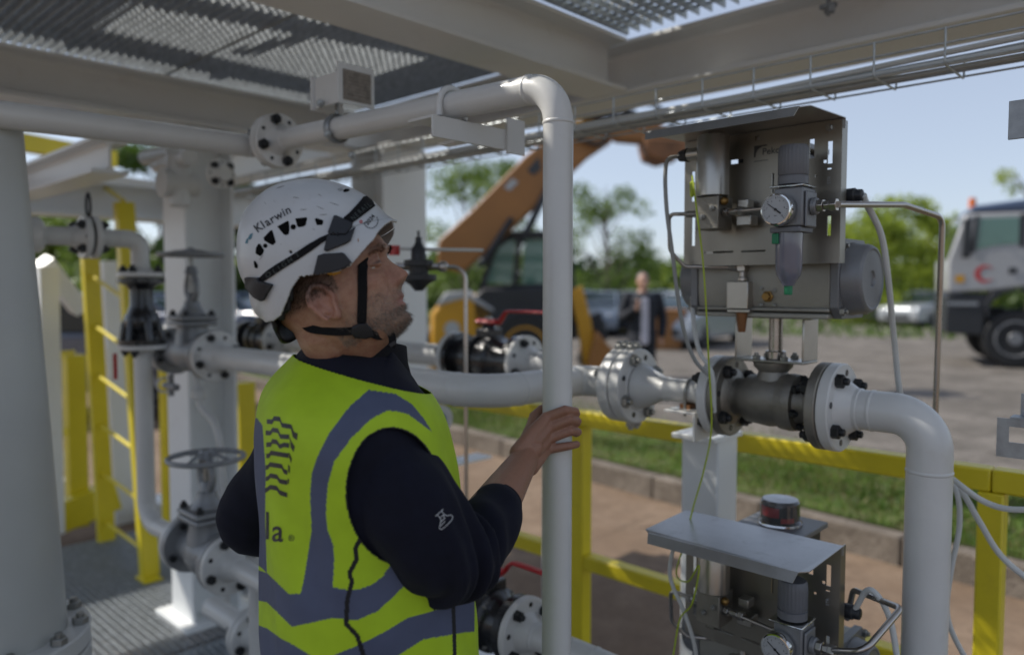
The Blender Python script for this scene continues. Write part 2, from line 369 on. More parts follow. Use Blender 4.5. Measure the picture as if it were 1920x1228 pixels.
# pipe support post below the actuated valve
t = thing('pipe_support', 'pale square support post under the actuated valve, before the yellow rail', 'support post', (-1.115, 2.03, 0))
px_, py_ = -1.115, 2.03
MB().bb(px_-.06, px_+.06, py_-.06, py_+.06, .012, 1.16).build('post', 'cream', t, bevel=.006)
MB().bb(px_-.1, px_+.1, py_-.1, py_+.1, 0, .012).build('base_plate', 'cream', t, bevel=.002)
MB().bb(px_-.07, px_+.07, py_-.10, py_+.07, 1.16, 1.175).build('head_plate', 'cream', t, bevel=.002)
# gratings
def grating(name, label, x0, x1, y0, y1, zt, h=.03, pitch=.034, cross=.04, m='grate', along='X'):
    mb = MB(); t = .0035
    if along == 'X':
        y = y0+.002
        while y < y1: mb.bb(x0, x1, y-t/2, y+t/2, zt-h, zt); y += pitch
        x = x0+.01
        while x < x1: mb.bb(x-.003, x+.003, y0, y1, zt-.0095, zt-.0005); x += cross
        for y in (y0-.0045, y1+.0045): mb.bb(x0, x1, y-.002, y+.002, zt-h-.001, zt+.001)
    else:
        x = x0+.002
        while x < x1: mb.bb(x-t/2, x+t/2, y0, y1, zt-h, zt); x += pitch
        y = y0+.01
        while y < y1: mb.bb(x0, x1, y-.003, y+.003, zt-.0095, zt-.0005); y += cross
        for x in (x0-.0045, x1+.0045): mb.bb(x-.002, x+.002, y0, y1, zt-h-.001, zt+.001)
    o = mb.build(name, m, smooth=30); return tag(o, label, 'grating')
GZ = ZT+.034
grating('roof_grating', 'large galvanised grating panel overhead at upper left between two cream beams', -3.56, -1.83, .17, 1.42, GZ)
grating('roof_grating', 'galvanised grating panel overhead nearest the cable tray and above the pipe nameplate', -3.56, -1.83, 1.44, 2.43, GZ)
grating('roof_grating', 'galvanised grating overhead at the extreme upper left corner of the picture', -3.56, -1.83, -1.2, .15, GZ)
grating('roof_grating', 'galvanised grating panel overhead at top right, open to the sky and yellow steel above', -1.70, 1.0, .9, 2.43, GZ, h=.025, pitch=.05, cross=.045, along='Y')
grating('floor_grating', 'galvanised walkway grating on the floor left of the worker, with a bright strip of sunlight', -3.3, -1.6, -1.5, 2.2, 0, pitch=.034)
grating('floor_grating', 'walkway grating on the floor beneath the worker and pipework', -1.57, .6, -1.5, 2.2, 0)
grating('floor_grating', 'walkway grating on the floor around the foot of the yellow ladder', -5.2, -3.33, -1.5, 2.2, 0)
for i, (lab, a) in enumerate([('skid edge beam under the floor grating below the yellow rail', ('X', -6, 1.0, 2.27)), ('skid beam under the floor grating below the worker', ('Y', -1.5, 2.19, -1.585)), ('skid beam under the floor grating by the yellow ladder', ('Y', -1.5, 2.19, -3.315))]):
    ibeam('skid_beam', 'cream '+lab, a[0], a[1], a[2], a[3], -.165, -.032 if i else .004, .12)
# added plates that shade the work place, and upper steel seen through the gratings
mb = MB()
def blocker_plate(x0, x1, y0, y1, lab):  # invented plates, laid out with gaps to block and shape the sun
    m = MB(); m.bb(x0, x1, y0, y1, 3.5, 3.512)
    for k in range(int((y1-y0)/.6)+1): m.bb(x0, x1, y0+k*.6, y0+k*.6+.05, 3.42, 3.499)
    return tag(m.build('sun_blocker', 'galv', bevel=.001), lab, 'sun blocker')
blocker_plate(-9.8, -7.42, -1.7, 2.3, 'added sun-blocking plate overhead, furthest to the left')
blocker_plate(-6.75, -4.45, -1.7, 2.3, 'added sun-blocking plate overhead, above the ladder')
blocker_plate(-4.25, -2.5, -1.7, .6, 'added sun-blocking plate above the near part of the large left grating')
blocker_plate(-3.0, -2.5, .61, 1.7, 'small added sun-blocking plate beside the gap that lets sun through')
blocker_plate(-4.25, -2.5, 1.71, 2.3, 'added sun-blocking plate above the far part of the left gratings')
blocker_plate(-2.38, -.9, -1.7, 2.3, 'added sun-blocking plate above the worker and the actuated valve')
blocker_plate(-4.25, -4.0, .61, 1.7, 'narrow added sun-blocking plate at the left edge of the gap')
tag(MB().cyl((-3.72, .3, 3.62), (-3.28, 2.0, 3.62), .07).build('upper_pipe', 'white'), 'added white pipe breaking up the sun in the gap between overhead plates', 'pipe')  # this pipe and the next are added to break up the sun patch
tag(MB().cyl((-4.1, 1.0, 3.75), (-2.9, 1.22, 3.75), .04).build('upper_pipe', 'white'), 'added thinner white pipe breaking up the sun in the same gap', 'pipe')
tag(MB().bb(-9, 4, 2.45, 2.75, 8.0, 8.5).build('shadow_beam', 'cream', bevel=.004), 'added unseen cream beam high above the platform, set to shade the verge', 'beam')  # added out of view to cast a shadow band on the grass
for i, (x, y0, y1, z) in enumerate([(-3.2, -2, 4.0, 3.9), (-1.6, 1.2, 4.2, 3.15), (-1.0, .8, 4.2, 3.15), (-.3, .8, 4.2, 3.15)]):
    tag(MB().bb(x-.05, x+.05, y0, y1, z, z+.1).build('upper_beam', 'yellow', bevel=.004), ['yellow upper beam above the left grating', 'first yellow upper beam above the top right grating', 'second yellow upper beam above the top right grating', 'third yellow upper beam above the top right grating'][i], 'beam')
tag(MB().cyl((-3, 2.1, 3.0), (1.4, 2.1, 3.0), .045).build('upper_pipe', 'white'), 'white pipe of the upper storey seen through the top right grating', 'pipe')

# ---------------------------------------------------------------- flanges, pipes
PR = {}
def bolt_mesh(kind):
    if kind in PR: return PR[kind]
    mb = MB()
    if kind == 'stud':      # local z = axis, origin at flange outer face
        mb.hexa((0, 0, 0), (0, 0, 1), .0155, .017); mb.cyl((0, 0, .0), (0, 0, .027), .0085, n=12, ch=.002)
    elif kind == 'zinc':
        mb.hexa((0, 0, 0), (0, 0, 1), .0135, .012); mb.cyl((0, 0, .0), (0, 0, .02), .007, n=12, ch=.0015)
    else:
        mb.hexa((0, 0, 0), (0, 0, 1), .008, .007); mb.cyl((0, 0, 0), (0, 0, .011), .004, n=10)
    me = bpy.data.meshes.new('bolt'); me.from_pydata(mb.v, [], mb.f); me.materials.append(M['bolt' if kind == 'stud' else 'nut'])
    me.polygons.foreach_set('use_smooth', [True]*len(me.polygons)); me.set_sharp_from_angle(angle=R(30)); PR[kind] = me; return me
def put_bolt(parent, p, axis, kind='stud', name='bolt', s=1.):
    o = bpy.data.objects.new(name, bolt_mesh(kind)); COL.objects.link(o); x, y, z = frame(axis)
    m = Matrix((x, y, z)).transposed().to_4x4(); m.translation = Vector(p); m = m @ Matrix.Diagonal((s, s, s, 1))
    o.parent = parent; o.matrix_parent_inverse = pinv(parent); o.matrix_basis = m; return o
def flange(parent, p, axis, r, t=.024, rp=.0445, hub=.045, m='white', nb=4, bolts=True, a0=0., kind='stud', bs=1., holes=True, name='flange'):
    """disc whose mating face is at p, hub going along axis; bolts on the outer face"""
    p = Vector(p); ax = Vector(axis).normalized(); mb = MB()
    rh = rp*1.45
    prof = [(-.0015, 0.001), (-.0015, r*.62), (0, r*.64), (0, r-.003), (.003, r), (t-.003, r), (t, r-.003), (t, rh+.004), (t+.004, rh), (t+hub, rp+.002), (t+hub+.004, rp+.0025), (t+hub+.008, rp+.0025), (t+hub+.010, rp), (t+hub+.016, rp)]
    mb.lathe(p, ax, prof, 48)
    f = mb.build(name, m, parent, smooth=32)
    x, y, z = frame(ax); rb = r*.79
    hb = MB()
    for i in range(nb):
        a = a0+2*math.pi*i/nb; q = p+ax*t+x*(rb*math.cos(a))+y*(rb*math.sin(a))
        if bolts: put_bolt(parent, q, ax, kind, s=bs)
        if holes and nb <= 4:
            a += math.pi/nb; q = p+ax*(t-.001)+x*(rb*math.cos(a))+y*(rb*math.sin(a)); MB().cyl(q, q+ax*.0022, r*.075, n=16).build('bolt_hole', 'black', f)
    return f
def pipe(parent, pts, r, bend, m='white', name='pipe', n=28, welds=True, nb=12):
    path = fillet(pts, bend, nb); mb = MB(); mb.sweep(path, r, n)
    if welds:
        P = [Vector(q) for q in pts]
        for i in range(1, len(P)-1):
            a, b, c = P[i-1], P[i], P[i+1]; d0 = (a-b).normalized(); d1 = (c-b).normalized(); ang = d0.angle(d1); rr = bend[i-1] if isinstance(bend, (list, tuple)) else bend
            t = rr/math.tan(ang/2)
            for d in (d0, d1):
                q = b+d*(t+.001); mb.lathe(q-d*.004, d, [(0, r), (.002, r+.0016), (.006, r+.0016), (.008, r)], 28)
    return mb.build(name, m, parent, smooth=50)
Z1 = 1.33; YR = 1.75; XV = (-.92, -.657)
# right-hand spool
t = thing('pipe_spool', 'thick white pipe bending down at right from the actuated valve flange', 'pipe', (-.45, YR, 0))
pipe(t, [(-.60, YR, Z1), (-.45, YR, Z1), (-.45, YR, -.1)], .0445, .114)
flange(t, (-.655, YR, Z1), (1, 0, 0), .1, .027, hub=.03, a0=R(35))
# left-hand spool with U bolt support and orifice flange
t = thing('pipe_spool', 'short white reducing pipe between the thick flange pair and the actuated valve', 'pipe', (-1.05, YR, Z1))
mb = MB(); mb.lathe((-1.17, YR, Z1), (1, 0, 0), [(0, .062), (.02, .056), (.075, .031), (.08, .033), (.086, .033), (.09, .030), (.20, .030)], 36); mb.build('pipe', 'white', t, smooth=50)
flange(t, (-.922, YR, Z1), (-1, 0, 0), .1, .026, rp=.03, hub=.035, a0=R(35))
flange(t, (-1.212, YR, Z1), (1, 0, 0), .103, .035, rp=.045, hub=.003, a0=R(25), kind='zinc', bs=1.25)
for q in (-.045, .045):
    put_bolt(t, (-1.196, YR+q*.3, Z1+.1), (0, q*.5, 1), 'zinc', 'jack_bolt', 1.1); put_bolt(t, (-1.196, YR+q*.3, Z1-.1), (0, q*.5, -1), 'zinc', 'jack_bolt', 1.1)
t = thing('pipe_spool', 'white pipe with S bend from behind the worker to the thick flange pair', 'pipe', (-1.3, 1.5, Z1))
pipe(t, [(-2.85, 1.36, Z1), (-1.30, 1.36, Z1), (-1.30, YR, Z1), (-1.24, YR, Z1)], [.114, .055], .0445 and .114)  if False else pipe(t, [(-2.85, 1.36, Z1), (-1.38, 1.36, Z1), (-1.38, YR, Z1), (-1.27, YR, Z1)], .0445, [.114, .10])
flange(t, (-1.216, YR, Z1), (-1, 0, 0), .103, .035, rp=.045, hub=.004, a0=R(25), kind='zinc', bs=1.25)
for q in (-.045, .045): put_bolt(t, (-1.236, YR+q*.3, Z1+.1), (0, q*.5, 1), 'zinc', 'jack_bolt', 1.1)
flange(t, (-2.925, 1.36, Z1), (1, 0, 0), .1, .026, hub=.04, a0=R(20))
# angle shoe and U bolt under the reducer
t = thing('pipe_shoe', 'white angle bracket under the pipe just left of the actuated valve', 'bracket', (-1.0, YR, 1.25))
MB().bb(-1.055, -.965, YR-.07, YR+.05, Z1-.048, Z1-.042).bb(-.971, -.965, YR-.07, YR+.05, Z1-.115, Z1-.0485).build('angle_plate', 'white', t, bevel=.001)
MB().bb(-1.03, -1.0, YR-.035, YR+.035, Z1-.0415, Z1-.030).build('liner', 'bronze', t)
mb = MB(); mb.sweep([(-1.015, YR+.034*math.cos(a), Z1+.034*math.sin(a)) for a in [math.pi*i/14 for i in range(15)]], .004, 8); mb.cyl((-1.015, YR-.034, Z1), (-1.015, YR-.034, Z1-.06), .004); mb.build('u_bolt', 'nut', t)
# standing centre pipe with the top run
t = thing('pipe_spool', 'white pipe held by the worker, upright and bent over at its top', 'pipe', (-.985, 1.17, 0))
pipe(t, [(-2.02, 1.17, 2.035), (-.985, 1.17, 2.003), (-.985, 1.17, -.1)], .0302, .076)
flange(t, (-2.075, 1.17, 2.036), (1, 0, -.03), .078, .02, rp=.03, hub=.03, a0=R(18))
t = thing('pipe_spool', 'white pipe running from the ceiling flange to the left edge under the beam', 'pipe', (-2.14, .9, 2.03))
pipe(t, [(-2.10, 1.17, 2.036), (-2.17, 1.17, 2.03), (-2.17, -1.2, 1.985)], .0335, .045)
flange(t, (-2.079, 1.17, 2.036), (-1, 0, .03), .078, .02, rp=.03, hub=.004, a0=R(18), bolts=True)
# U-clamp bracket on the top run
t = thing('pipe_bracket', 'white angle bracket with round strap holding the pipe left of its top bend', 'bracket', (-1.26, 1.2, 1.95))
MB().bb(-1.262, -1.256, 1.075, 1.36, 1.925, 1.972).bb(-1.34, -1.2625, 1.075, 1.36, 1.966, 1.972).build('angle_bar', 'white', t, bevel=.001)
MB().bb(-1.2555, -1.2495, 1.30, 1.36, 1.918, 2.0).build('end_plate', 'white', t, bevel=.001)
MB().bb(-1.50, -1.3405, 1.30, 1.34, 1.967, 1.973).build('hanger', 'cream', t, bevel=.001)
mb = MB(); mb.sweep([(-1.30, 1.17+.038*math.cos(a), 2.013+.038*math.sin(a)) for a in [math.pi*i/16 for i in range(17)]], .0075, 10); 
for s_ in (-1, 1): mb.cyl((-1.30, 1.17+.038*s_, 2.013), (-1.30, 1.17+.038*s_, 1.985), .0075)
mb.build('strap', 'white', t)
mb = MB()
for s_ in (-1, 1): mb.cyl((-1.30, 1.17+.038*s_, 1.985), (-1.30, 1.17+.038*s_, 1.973), .0065)
mb.build('bolt', 'bolt', t)
# clamp with name plate nearer the flange
t = thing('pipe_hanger', 'white hanger plate with clamp and framed metal tag above the pipe behind the helmet', 'bracket', (-1.80, 1.2, 2.1))
MB().bb(-1.81, -1.803, 1.12, 1.22, 2.075, 2.165).build('hanger_plate', 'white', t, bevel=.001)
MB().bb(-1.70, -1.694, 1.13, 1.245, 2.08, 2.185).bb(-1.8025, -1.7005, 1.13, 1.136, 2.08, 2.16).build('tag_holder', 'white', t, bevel=.001)
mb = MB(); mb.bb(-1.6938, -1.691, 1.145, 1.232, 2.09, 2.168)
for i in range(8): mb.bb(-1.6908, -1.689, 1.15, 1.227, 2.095+i*.009, 2.097+i*.009)
mb.build('data_plate', mat('old_data_plate', (.32, .28, .24), .5, metal=.3, var=.3, scale=60), t)
mb = MB(); mb.sweep([(-1.76, 1.17+.036*math.cos(a), 2.027+.036*math.sin(a)) for a in [2*math.pi*i/24 for i in range(25)]], .004, 8, flat=3.0); mb.build('clamp_ring', 'galv', t)
mb = MB(); mb.cyl((-1.76, 1.17, 2.06), (-1.76, 1.17, 2.10), .005); mb.build('rod', 'galv', t)
for q in ((-1.75, 1.135, 2.005), (-1.75, 1.21, 1.96), (-1.76, 1.12, 2.085)): put_bolt(t, q, (.7, -.7, 0), 'zinc', s=.8)

# ---------------------------------------------------------------- valves
def handwheel(parent, c, r, m='valvegrey'):
    mb = MB(); c = Vector(c); mb.sweep([c+Vector((r*math.cos(a), r*math.sin(a), 0)) for a in [2*math.pi*i/40 for i in range(41)]], .009, 10, cap=False)
    for k in range(5):
        a = 2*math.pi*k/5+.3; d = Vector((math.cos(a), math.sin(a), 0)); mb.sweep([c+d*.01+Vector((0, 0, .016)), c+d*r*.5+Vector((0, 0, .014)), c+d*(r-.004)], [.011, .008, .007], 8, flat=.6)
    mb.cyl(c-Vector((0, 0, .01)), c+Vector((0, 0, .028)), .02, .017, ch=.003); return mb.build('handwheel', m, parent, smooth=45)
def gate_valve(label, x, y, z, hw, r=.1, face=.15):
    t = thing('gate_valve', label, 'valve', (x, y, z))
    mb = MB(); mb.lathe((x-face, y, z), (1, 0, 0), [(0, r), (.024, r), (.026, .062), (.06, .058), (face-.03, .072), (face, .078), (face+.03, .072), (2*face-.06, .058), (2*face-.026, .062), (2*face-.024, r), (2*face, r)], 40)
    mb.lathe((x, y, z), (0, 0, 1), [(0, .07), (.07, .066), (.10, .058), (.115, .062)], 32); mb.build('body', 'valvegrey', t, smooth=40)
    mb = MB(); 
    for k, zz in ((0, .115), (1, .137)): mb.box((x, y, z+zz+.010), (.165, .145, .019))
    mb.lathe((x, y, z+.157), (0, 0, 1), [(0, .06), (.02, .045), (.045, .032), (.06, .032)], 28); mb.build('bonnet', 'valvegrey', t, bevel=.008, smooth=40)
    for i in (-1, 1):
        for j in (-1, 1): put_bolt(t, (x+i*.062, y+j*.054, z+.157), (0, 0, 1), 'stud', s=.85)
    zy = z+.215
    mb = MB()
    for s_ in (-1, 1):
        mb.sweep(smoothpath([(x+s_*.02, y, zy), (x+s_*.042, y, zy+.03), (x+s_*.045, y, zy+.065), (x+s_*.03, y, zy+.10), (x+s_*.012, y, zy+.118)], 5), .0125, 10, flat=.8)
    mb.cyl((x, y, zy+.112), (x, y, zy+.145), .028, .02, ch=.003); mb.cyl((x, y, zy-.005), (x, y, zy+.035), .024, .018, ch=.003); mb.build('yoke', 'valvegrey', t, smooth=45)
    MB().cyl((x, y, zy), (x, y, hw+.03), .009, n=16).build('stem', 'nut', t)
    handwheel(t, (x, y, hw), .122)
    for a in range(4):
        b_ = a*math.pi/2+R(25)
        for sx_ in (1, -1): put_bolt(t, (x+sx_*(face-.026), y+.079*math.cos(b_), z+.079*math.sin(b_)), (-sx_, 0, 0), 'stud', s=.8)
    return t
gate_valve('upper grey gate valve with handwheel, in front of the cream column behind the worker', -3.12, 1.36, Z1, 1.737, face=.19)
gate_valve('lower grey gate valve with handwheel, near the floor grating behind the worker', -2.53, 1.14, .69, 1.02, face=.15)
def ball_valve(label, x0, x1, y, z, r=.1, lever=1, lw=.2):
    t = thing('ball_valve', label, 'valve', ((x0+x1)/2, y, z)); L = x1-x0; xc = (x0+x1)/2
    mb = MB(); mb.lathe((x0, y, z), (1, 0, 0), [(0, r*.97), (.022, r*.97), (.025, r*.72), (.05, r*.68), (L*.33, r*.82), (L*.36, r*.95), (L*.42, r*.96), (L*.43, r*.84), (L*.57, r*.84), (L*.58, r*.96), (L*.64, r*.95), (L*.67, r*.82), (L-.05, r*.68), (L-.025, r*.72), (L-.022, r*.97), (L, r*.97)], 40); mb.build('body', 'black', t, smooth=38)
    MB().box((xc, y, z+r*1.0), (.075, .07, .035)).lathe((xc, y, z+r+.012), (0, 0, 1), [(0, .03), (.02, .024), (.03, .02)], 20).build('top_flange', 'black', t, bevel=.004)
    MB().cyl((xc, y, z+r+.03), (xc, y, z+r+.062), .011, n=14).hexa((xc, y, z+r+.05), (0, 0, 1), .015, .014).build('stem', 'nut', t)
    zz = z+r+.043
    pth = smoothpath([(xc-.05*lever, y, zz), (xc+.03*lever, y, zz), (xc+.06*lever, y, zz+.006), (xc+.085*lever, y, zz+.034), (xc+.12*lever, y, zz+.042), (xc+(.12+lw)*lever, y, zz+.04)], 6)
    mb = MB(); mb.sweep(pth, [.026 if i < 10 else .013 for i in range(len(pth))], 10, flat=.45); mb.build('lever', 'red', t, smooth=60)
    for s_ in (-1, 1):
        for k in range(4):
            a = k*math.pi/2+math.pi/4; put_bolt(t, (xc+s_*.04*L/.3, y+r*.82*math.cos(a), z+r*.82*math.sin(a)), (s_, 0, 0), 'zinc', s=.7)
    return t
ball_valve('upper black ball valve with red lever, between the worker and the standing white pipe', -2.19, -1.85, 2.0, Z1)
ball_valve('lower black ball valve with red lever, beneath the worker\'s elbow', -1.62, -1.375, 1.48, .67, r=.095, lw=.16)
ball_valve('black valve behind the worker\'s neck, between white flanges', -3.86, -3.56, 2.0, Z1, lw=.1)
t = thing('pipe_spool', 'white pipe behind the worker\'s collar leading into the upper black ball valve', 'pipe', (-2.5, 2.0, Z1))
pipe(t, [(-2.27, 2.0, Z1), (-3.45, 2.0, Z1)], .0445, .1, welds=False); flange(t, (-2.193, 2.0, Z1), (-1, 0, 0), .1, .024, a0=R(20)); flange(t, (-3.555, 2.0, Z1), (1, 0, 0), .1, .024, a0=R(20)); flange(t, (-2.74, 2.0, Z1), (1, 0, 0), .1, .03, a0=R(50))
t = thing('pipe_spool', 'white pipe just right of the upper black ball valve', 'pipe', (-1.6, 2.0, Z1))
pipe(t, [(-1.80, 2.0, Z1), (-1.695, 2.0, Z1), (-1.695, 2.0, .2)], .0445, .09); flange(t, (-1.847, 2.0, Z1), (1, 0, 0), .1, .024, hub=.03, a0=R(20))
t = thing('pipe_spool', 'white pipe behind the neck valve running to the far left frame', 'pipe', (-4.4, 2.0, Z1))
pipe(t, [(-3.94, 2.0, Z1), (-5.2, 2.0, Z1)], .0445, .1, welds=False); flange(t, (-3.863, 2.0, Z1), (-1, 0, 0), .1, .024, a0=R(20))
t = thing('pipe_spool', 'white pipe beyond the upper gate valve at left', 'pipe', (-3.7, 1.36, Z1))
pipe(t, [(-3.37, 1.36, Z1), (-3.42, 1.36, Z1)], .0445, .1, welds=False); flange(t, (-3.313, 1.36, Z1), (-1, 0, 0), .1, .024, a0=R(20))
t = thing('pipe_spool', 'white low pipe leaving the lower gate valve towards the worker\'s back', 'pipe', (-2, 1.14, .69))
pipe(t, [(-2.3, 1.14, .69), (-1.75, 1.14, .69), (-1.75, 1.48, .69), (-1.70, 1.48, .68)], .035, [.09, .09]); flange(t, (-2.378, 1.14, .69), (1, 0, 0), .1, .024, rp=.036, a0=R(20)); flange(t, (-1.624, 1.48, .67), (-1, 0, 0), .095, .022, rp=.036, hub=.02, a0=R(20))
t = thing('pipe_spool', 'white low pipe at the bottom edge right of the lower black ball valve', 'pipe', (-1.1, 1.48, .67))
pipe(t, [(-1.31, 1.48, .67), (-1.05, 1.48, .67), (-1.05, 1.75, .50), (-.98, 1.75, .43)], .035, [.07, .05]); flange(t, (-1.371, 1.48, .67), (1, 0, 0), .095, .022, rp=.036, hub=.03, a0=R(35))
# drip pot below the lower line
t = thing('drain_fitting', 'small white drain fitting with bolted cap hanging below the lower gate valve flange', 'fitting', (-2.2, 1.14, .5))
MB().cyl((-2.2, 1.14, .66), (-2.2, 1.14, .40), .022).build('neck', 'white', t); flange(t, (-2.2, 1.14, .42), (0, 0, -1), .06, .02, rp=.025, hub=.03, nb=4, kind='zinc')
t = thing('pipe_spool', 'white flanged pipe low down under the lower gate valve, close to the floor grating', 'pipe', (-2.4, 1.2, .4))
pipe(t, [(-2.75, 1.25, .40), (-2.18, 1.25, .40), (-2.18, 1.25, -.1)], .04, .1); flange(t, (-2.42, 1.25, .40), (1, 0, 0), .095, .022, rp=.04, hub=.02, a0=R(20)); flange(t, (-2.425, 1.25, .40), (-1, 0, 0), .095, .022, rp=.04, hub=.02, a0=R(20))
t = thing('pipe_spool', 'white vertical stub with round flange below the worker\'s back at the floor', 'pipe', (-2.0, 1.0, .3))
pipe(t, [(-2.02, 1.0, -.05), (-2.02, 1.0, .34)], .035, .05, welds=False); flange(t, (-2.02, 1.0, .40), (0, 0, -1), .09, .022, rp=.036, hub=.03, a0=R(20))
# elbow line at far left
t = thing('pipe_spool', 'white flanged elbow pipe at left above the black valve', 'pipe', (-3.03, 1.0, 1.78))
pipe(t, [(-3.04, .985, 1.785), (-3.04, 1.13, 1.785), (-3.04, 1.13, 1.69)], .033, .075)
flange(t, (-3.04, .958, 1.785), (0, 1, 0), .078, .022, rp=.033, hub=.012, a0=R(45)); flange(t, (-3.04, 1.13, 1.642), (0, 0, 1), .085, .018, rp=.033, hub=.02, a0=R(45))
t = thing('pipe_spool', 'white horizontal pipe reaching from the big vessel to the left flange pair', 'pipe', (-3.04, .7, 1.78))
pipe(t, [(-3.04, -.2, 1.785), (-3.04, .90, 1.785)], .033, .05, welds=False); flange(t, (-3.04, .947, 1.785), (0, -1, 0), .078, .022, rp=.033, hub=.03, a0=R(45))
MB().cyl((-3.04, .4, 1.785), (-3.04, .80, 1.785), .062, ch=.01, n=32).build('sleeve', 'white', t)
t = thing('gasket_ring', 'dark spectacle blind ring with handle clamped in the left flange pair', 'gasket', (-3.04, .95, 1.78))
mb = MB(); mb.cyl((-3.04, .949, 1.785), (-3.04, .956, 1.785), .066, n=32); mb.sweep([(-3.04+.022*math.cos(a), .9525, 1.90+.045*math.sin(a)) for a in [2*math.pi*i/20 for i in range(21)]], .005, 8); mb.build('ring', 'bolt', t)
t = thing('check_valve', 'black flanged valve standing between the white elbow and the downpipe at left', 'valve', (-3.04, 1.13, 1.5))
mb = MB(); mb.lathe((-3.04, 1.13, 1.385), (0, 0, 1), [(0, .085), (.018, .085), (.02, .055), (.045, .045), (.07, .06), (.10, .062), (.12, .05), (.15, .042), (.21, .042), (.225, .055), (.235, .085), (.254, .085)], 32); mb.build('body', 'black', t, smooth=40)
mb = MB()
for a in range(6): d = Vector((math.cos(a*1.047), math.sin(a*1.047), 0)); mb.sweep([Vector((-3.04, 1.13, 1.40))+d*.07, Vector((-3.04, 1.13, 1.46))+d*.06, Vector((-3.04, 1.13, 1.50))+d*.05], [.012, .014, .008], 8)
mb.build('rib', 'black', t)
t = thing('pipe_spool', 'white downpipe at left below the black valve, bending into the lower gate valve', 'pipe', (-3.04, 1.14, .8))
pipe(t, [(-3.04, 1.13, 1.33), (-3.04, 1.13, .69), (-2.74, 1.14, .69)], .033, .09); flange(t, (-3.04, 1.13, 1.383), (0, 0, -1), .085, .018, rp=.033, hub=.02, a0=R(45)); flange(t, (-2.682, 1.14, .69), (-1, 0, 0), .1, .024, rp=.034, hub=.025, a0=R(20))
MB().box((-3.10, 1.05, 1.30), (.004, .014, .10)).build('red_tag', 'red', t)
# impulse line between the gate valves
t = thing('impulse_pipe', 'thin white bent pipe dropping from under the upper gate valve to the lower handwheel', 'pipe', (-2.9, 1.36, 1.2))
mb = MB(); mb.sweep(smoothpath([(-3.1, 1.36, 1.26), (-3.06, 1.36, 1.12), (-2.98, 1.38, 1.05), (-2.92, 1.38, .93), (-2.9, 1.38, .60), (-2.9, 1.38, .3)], 6), .014, 10); mb.lathe((-3.075, 1.36, 1.14), (0, 0, 1), [(0, .02), (.01, .028), (.04, .028), (.05, .02)], 12); mb.build('tube', 'white', t)
for (n_, lab, p_) in [('needle_valve', 'small pale needle valve hanging left of the cream column under the upper gate valve', (-3.2, 1.30, 1.19)), ('needle_valve', 'small pale needle valve below the neck of the worker', (-2.72, 1.5, 1.10))]:
    t = thing(n_, lab, 'valve', p_); x, y, z = p_
    MB().cyl((x-.06, y, z), (x+.06, y, z), .014, ch=.003).cyl((x, y, z-.04), (x, y, z+.05), .012).build('body', 'alu', t); mb = MB(); mb.sweep([(x-.07, y+.03*math.cos(a), z+.03*math.sin(a)) for a in [2*math.pi*i/20 for i in range(21)]], .005, 8); mb.cyl((x-.075, y, z), (x-.06, y, z), .01); mb.build('knob', 'white', t)
# distant overhead fittings at left
t = thing('overhead_valve', 'pale flanged valve hanging beneath the beam at left, above the big handwheel', 'valve', (-3.45, 1.5, 1.95)); q = D(335, 345, 3.3)
MB().cyl(q+Vector((0, 0, .13)), q-Vector((0, 0, .1)), .05, .045, ch=.008).lathe(q, (0, -1, 0), [(-.08, .05), (.05, .055), (.055, .062), (.075, .062)], 24).lathe(q+Vector((0, 0, .1)), (1, 0, 0), [(-.22, .035), (.12, .035)], 20).build('body', 'white', t, bevel=.003)
flange(t, D(412, 327, 3.2), (1, 0, 0), .06, .02, rp=.03, hub=.02, nb=4, a0=R(45))
mb = MB(); mb.sweep([q+Vector((-.28, -.03, .14)), q+Vector((-.05, 0, .14))], .035, 14); mb.build('branch', 'white', t)
# black pressure regulator and bent tube beside the H column
q = D(785, 500, 2.35)
t = thing('pressure_regulator', 'small black pressure regulator with steel tube, just right of the worker\'s nose', 'regulator', q)
MB().lathe(q-Vector((0, 0, .075)), (0, 0, 1), [(0, .012), (.02, .03), (.035, .055), (.05, .055), (.052, .03), (.075, .03), (.077, .045), (.095, .045), (.097, .024), (.13, .022), (.14, .015), (.15, .010), (.165, .010), (.167, .004), (.185, .004)], 20).build('body', 'plblack', t, smooth=40)
mb = MB(); ax = Vector((.725*1, .689*1, 0))*1.0; rt = Vector((CY, SY, 0)); mb.sweep([q-rt*.07, q+rt*.07], .012, 10); mb.ball(q+rt*.075, .018); mb.build('fitting', 'tube', t)
mb = MB(); mb.sweep(fillet([q+rt*.06, q+rt*.145, q+rt*.145-Vector((0, 0, .72)), q+rt*.15-Vector((0, 0, .80))], .05, 8), .0065, 10); mb.build('outlet_tube', 'tube', t)
MB().box(q-rt*.075+Vector((0, 0, .05)), (.03, .02, .03)).build('red_cap', 'red', t)
mb = MB(); mb.sweep([q-rt*.06+Vector((0, 0, .055)), q+rt*.165+Vector((0, .05, .052))], .0055, 8); mb.build('upper_tube', 'cable', t)
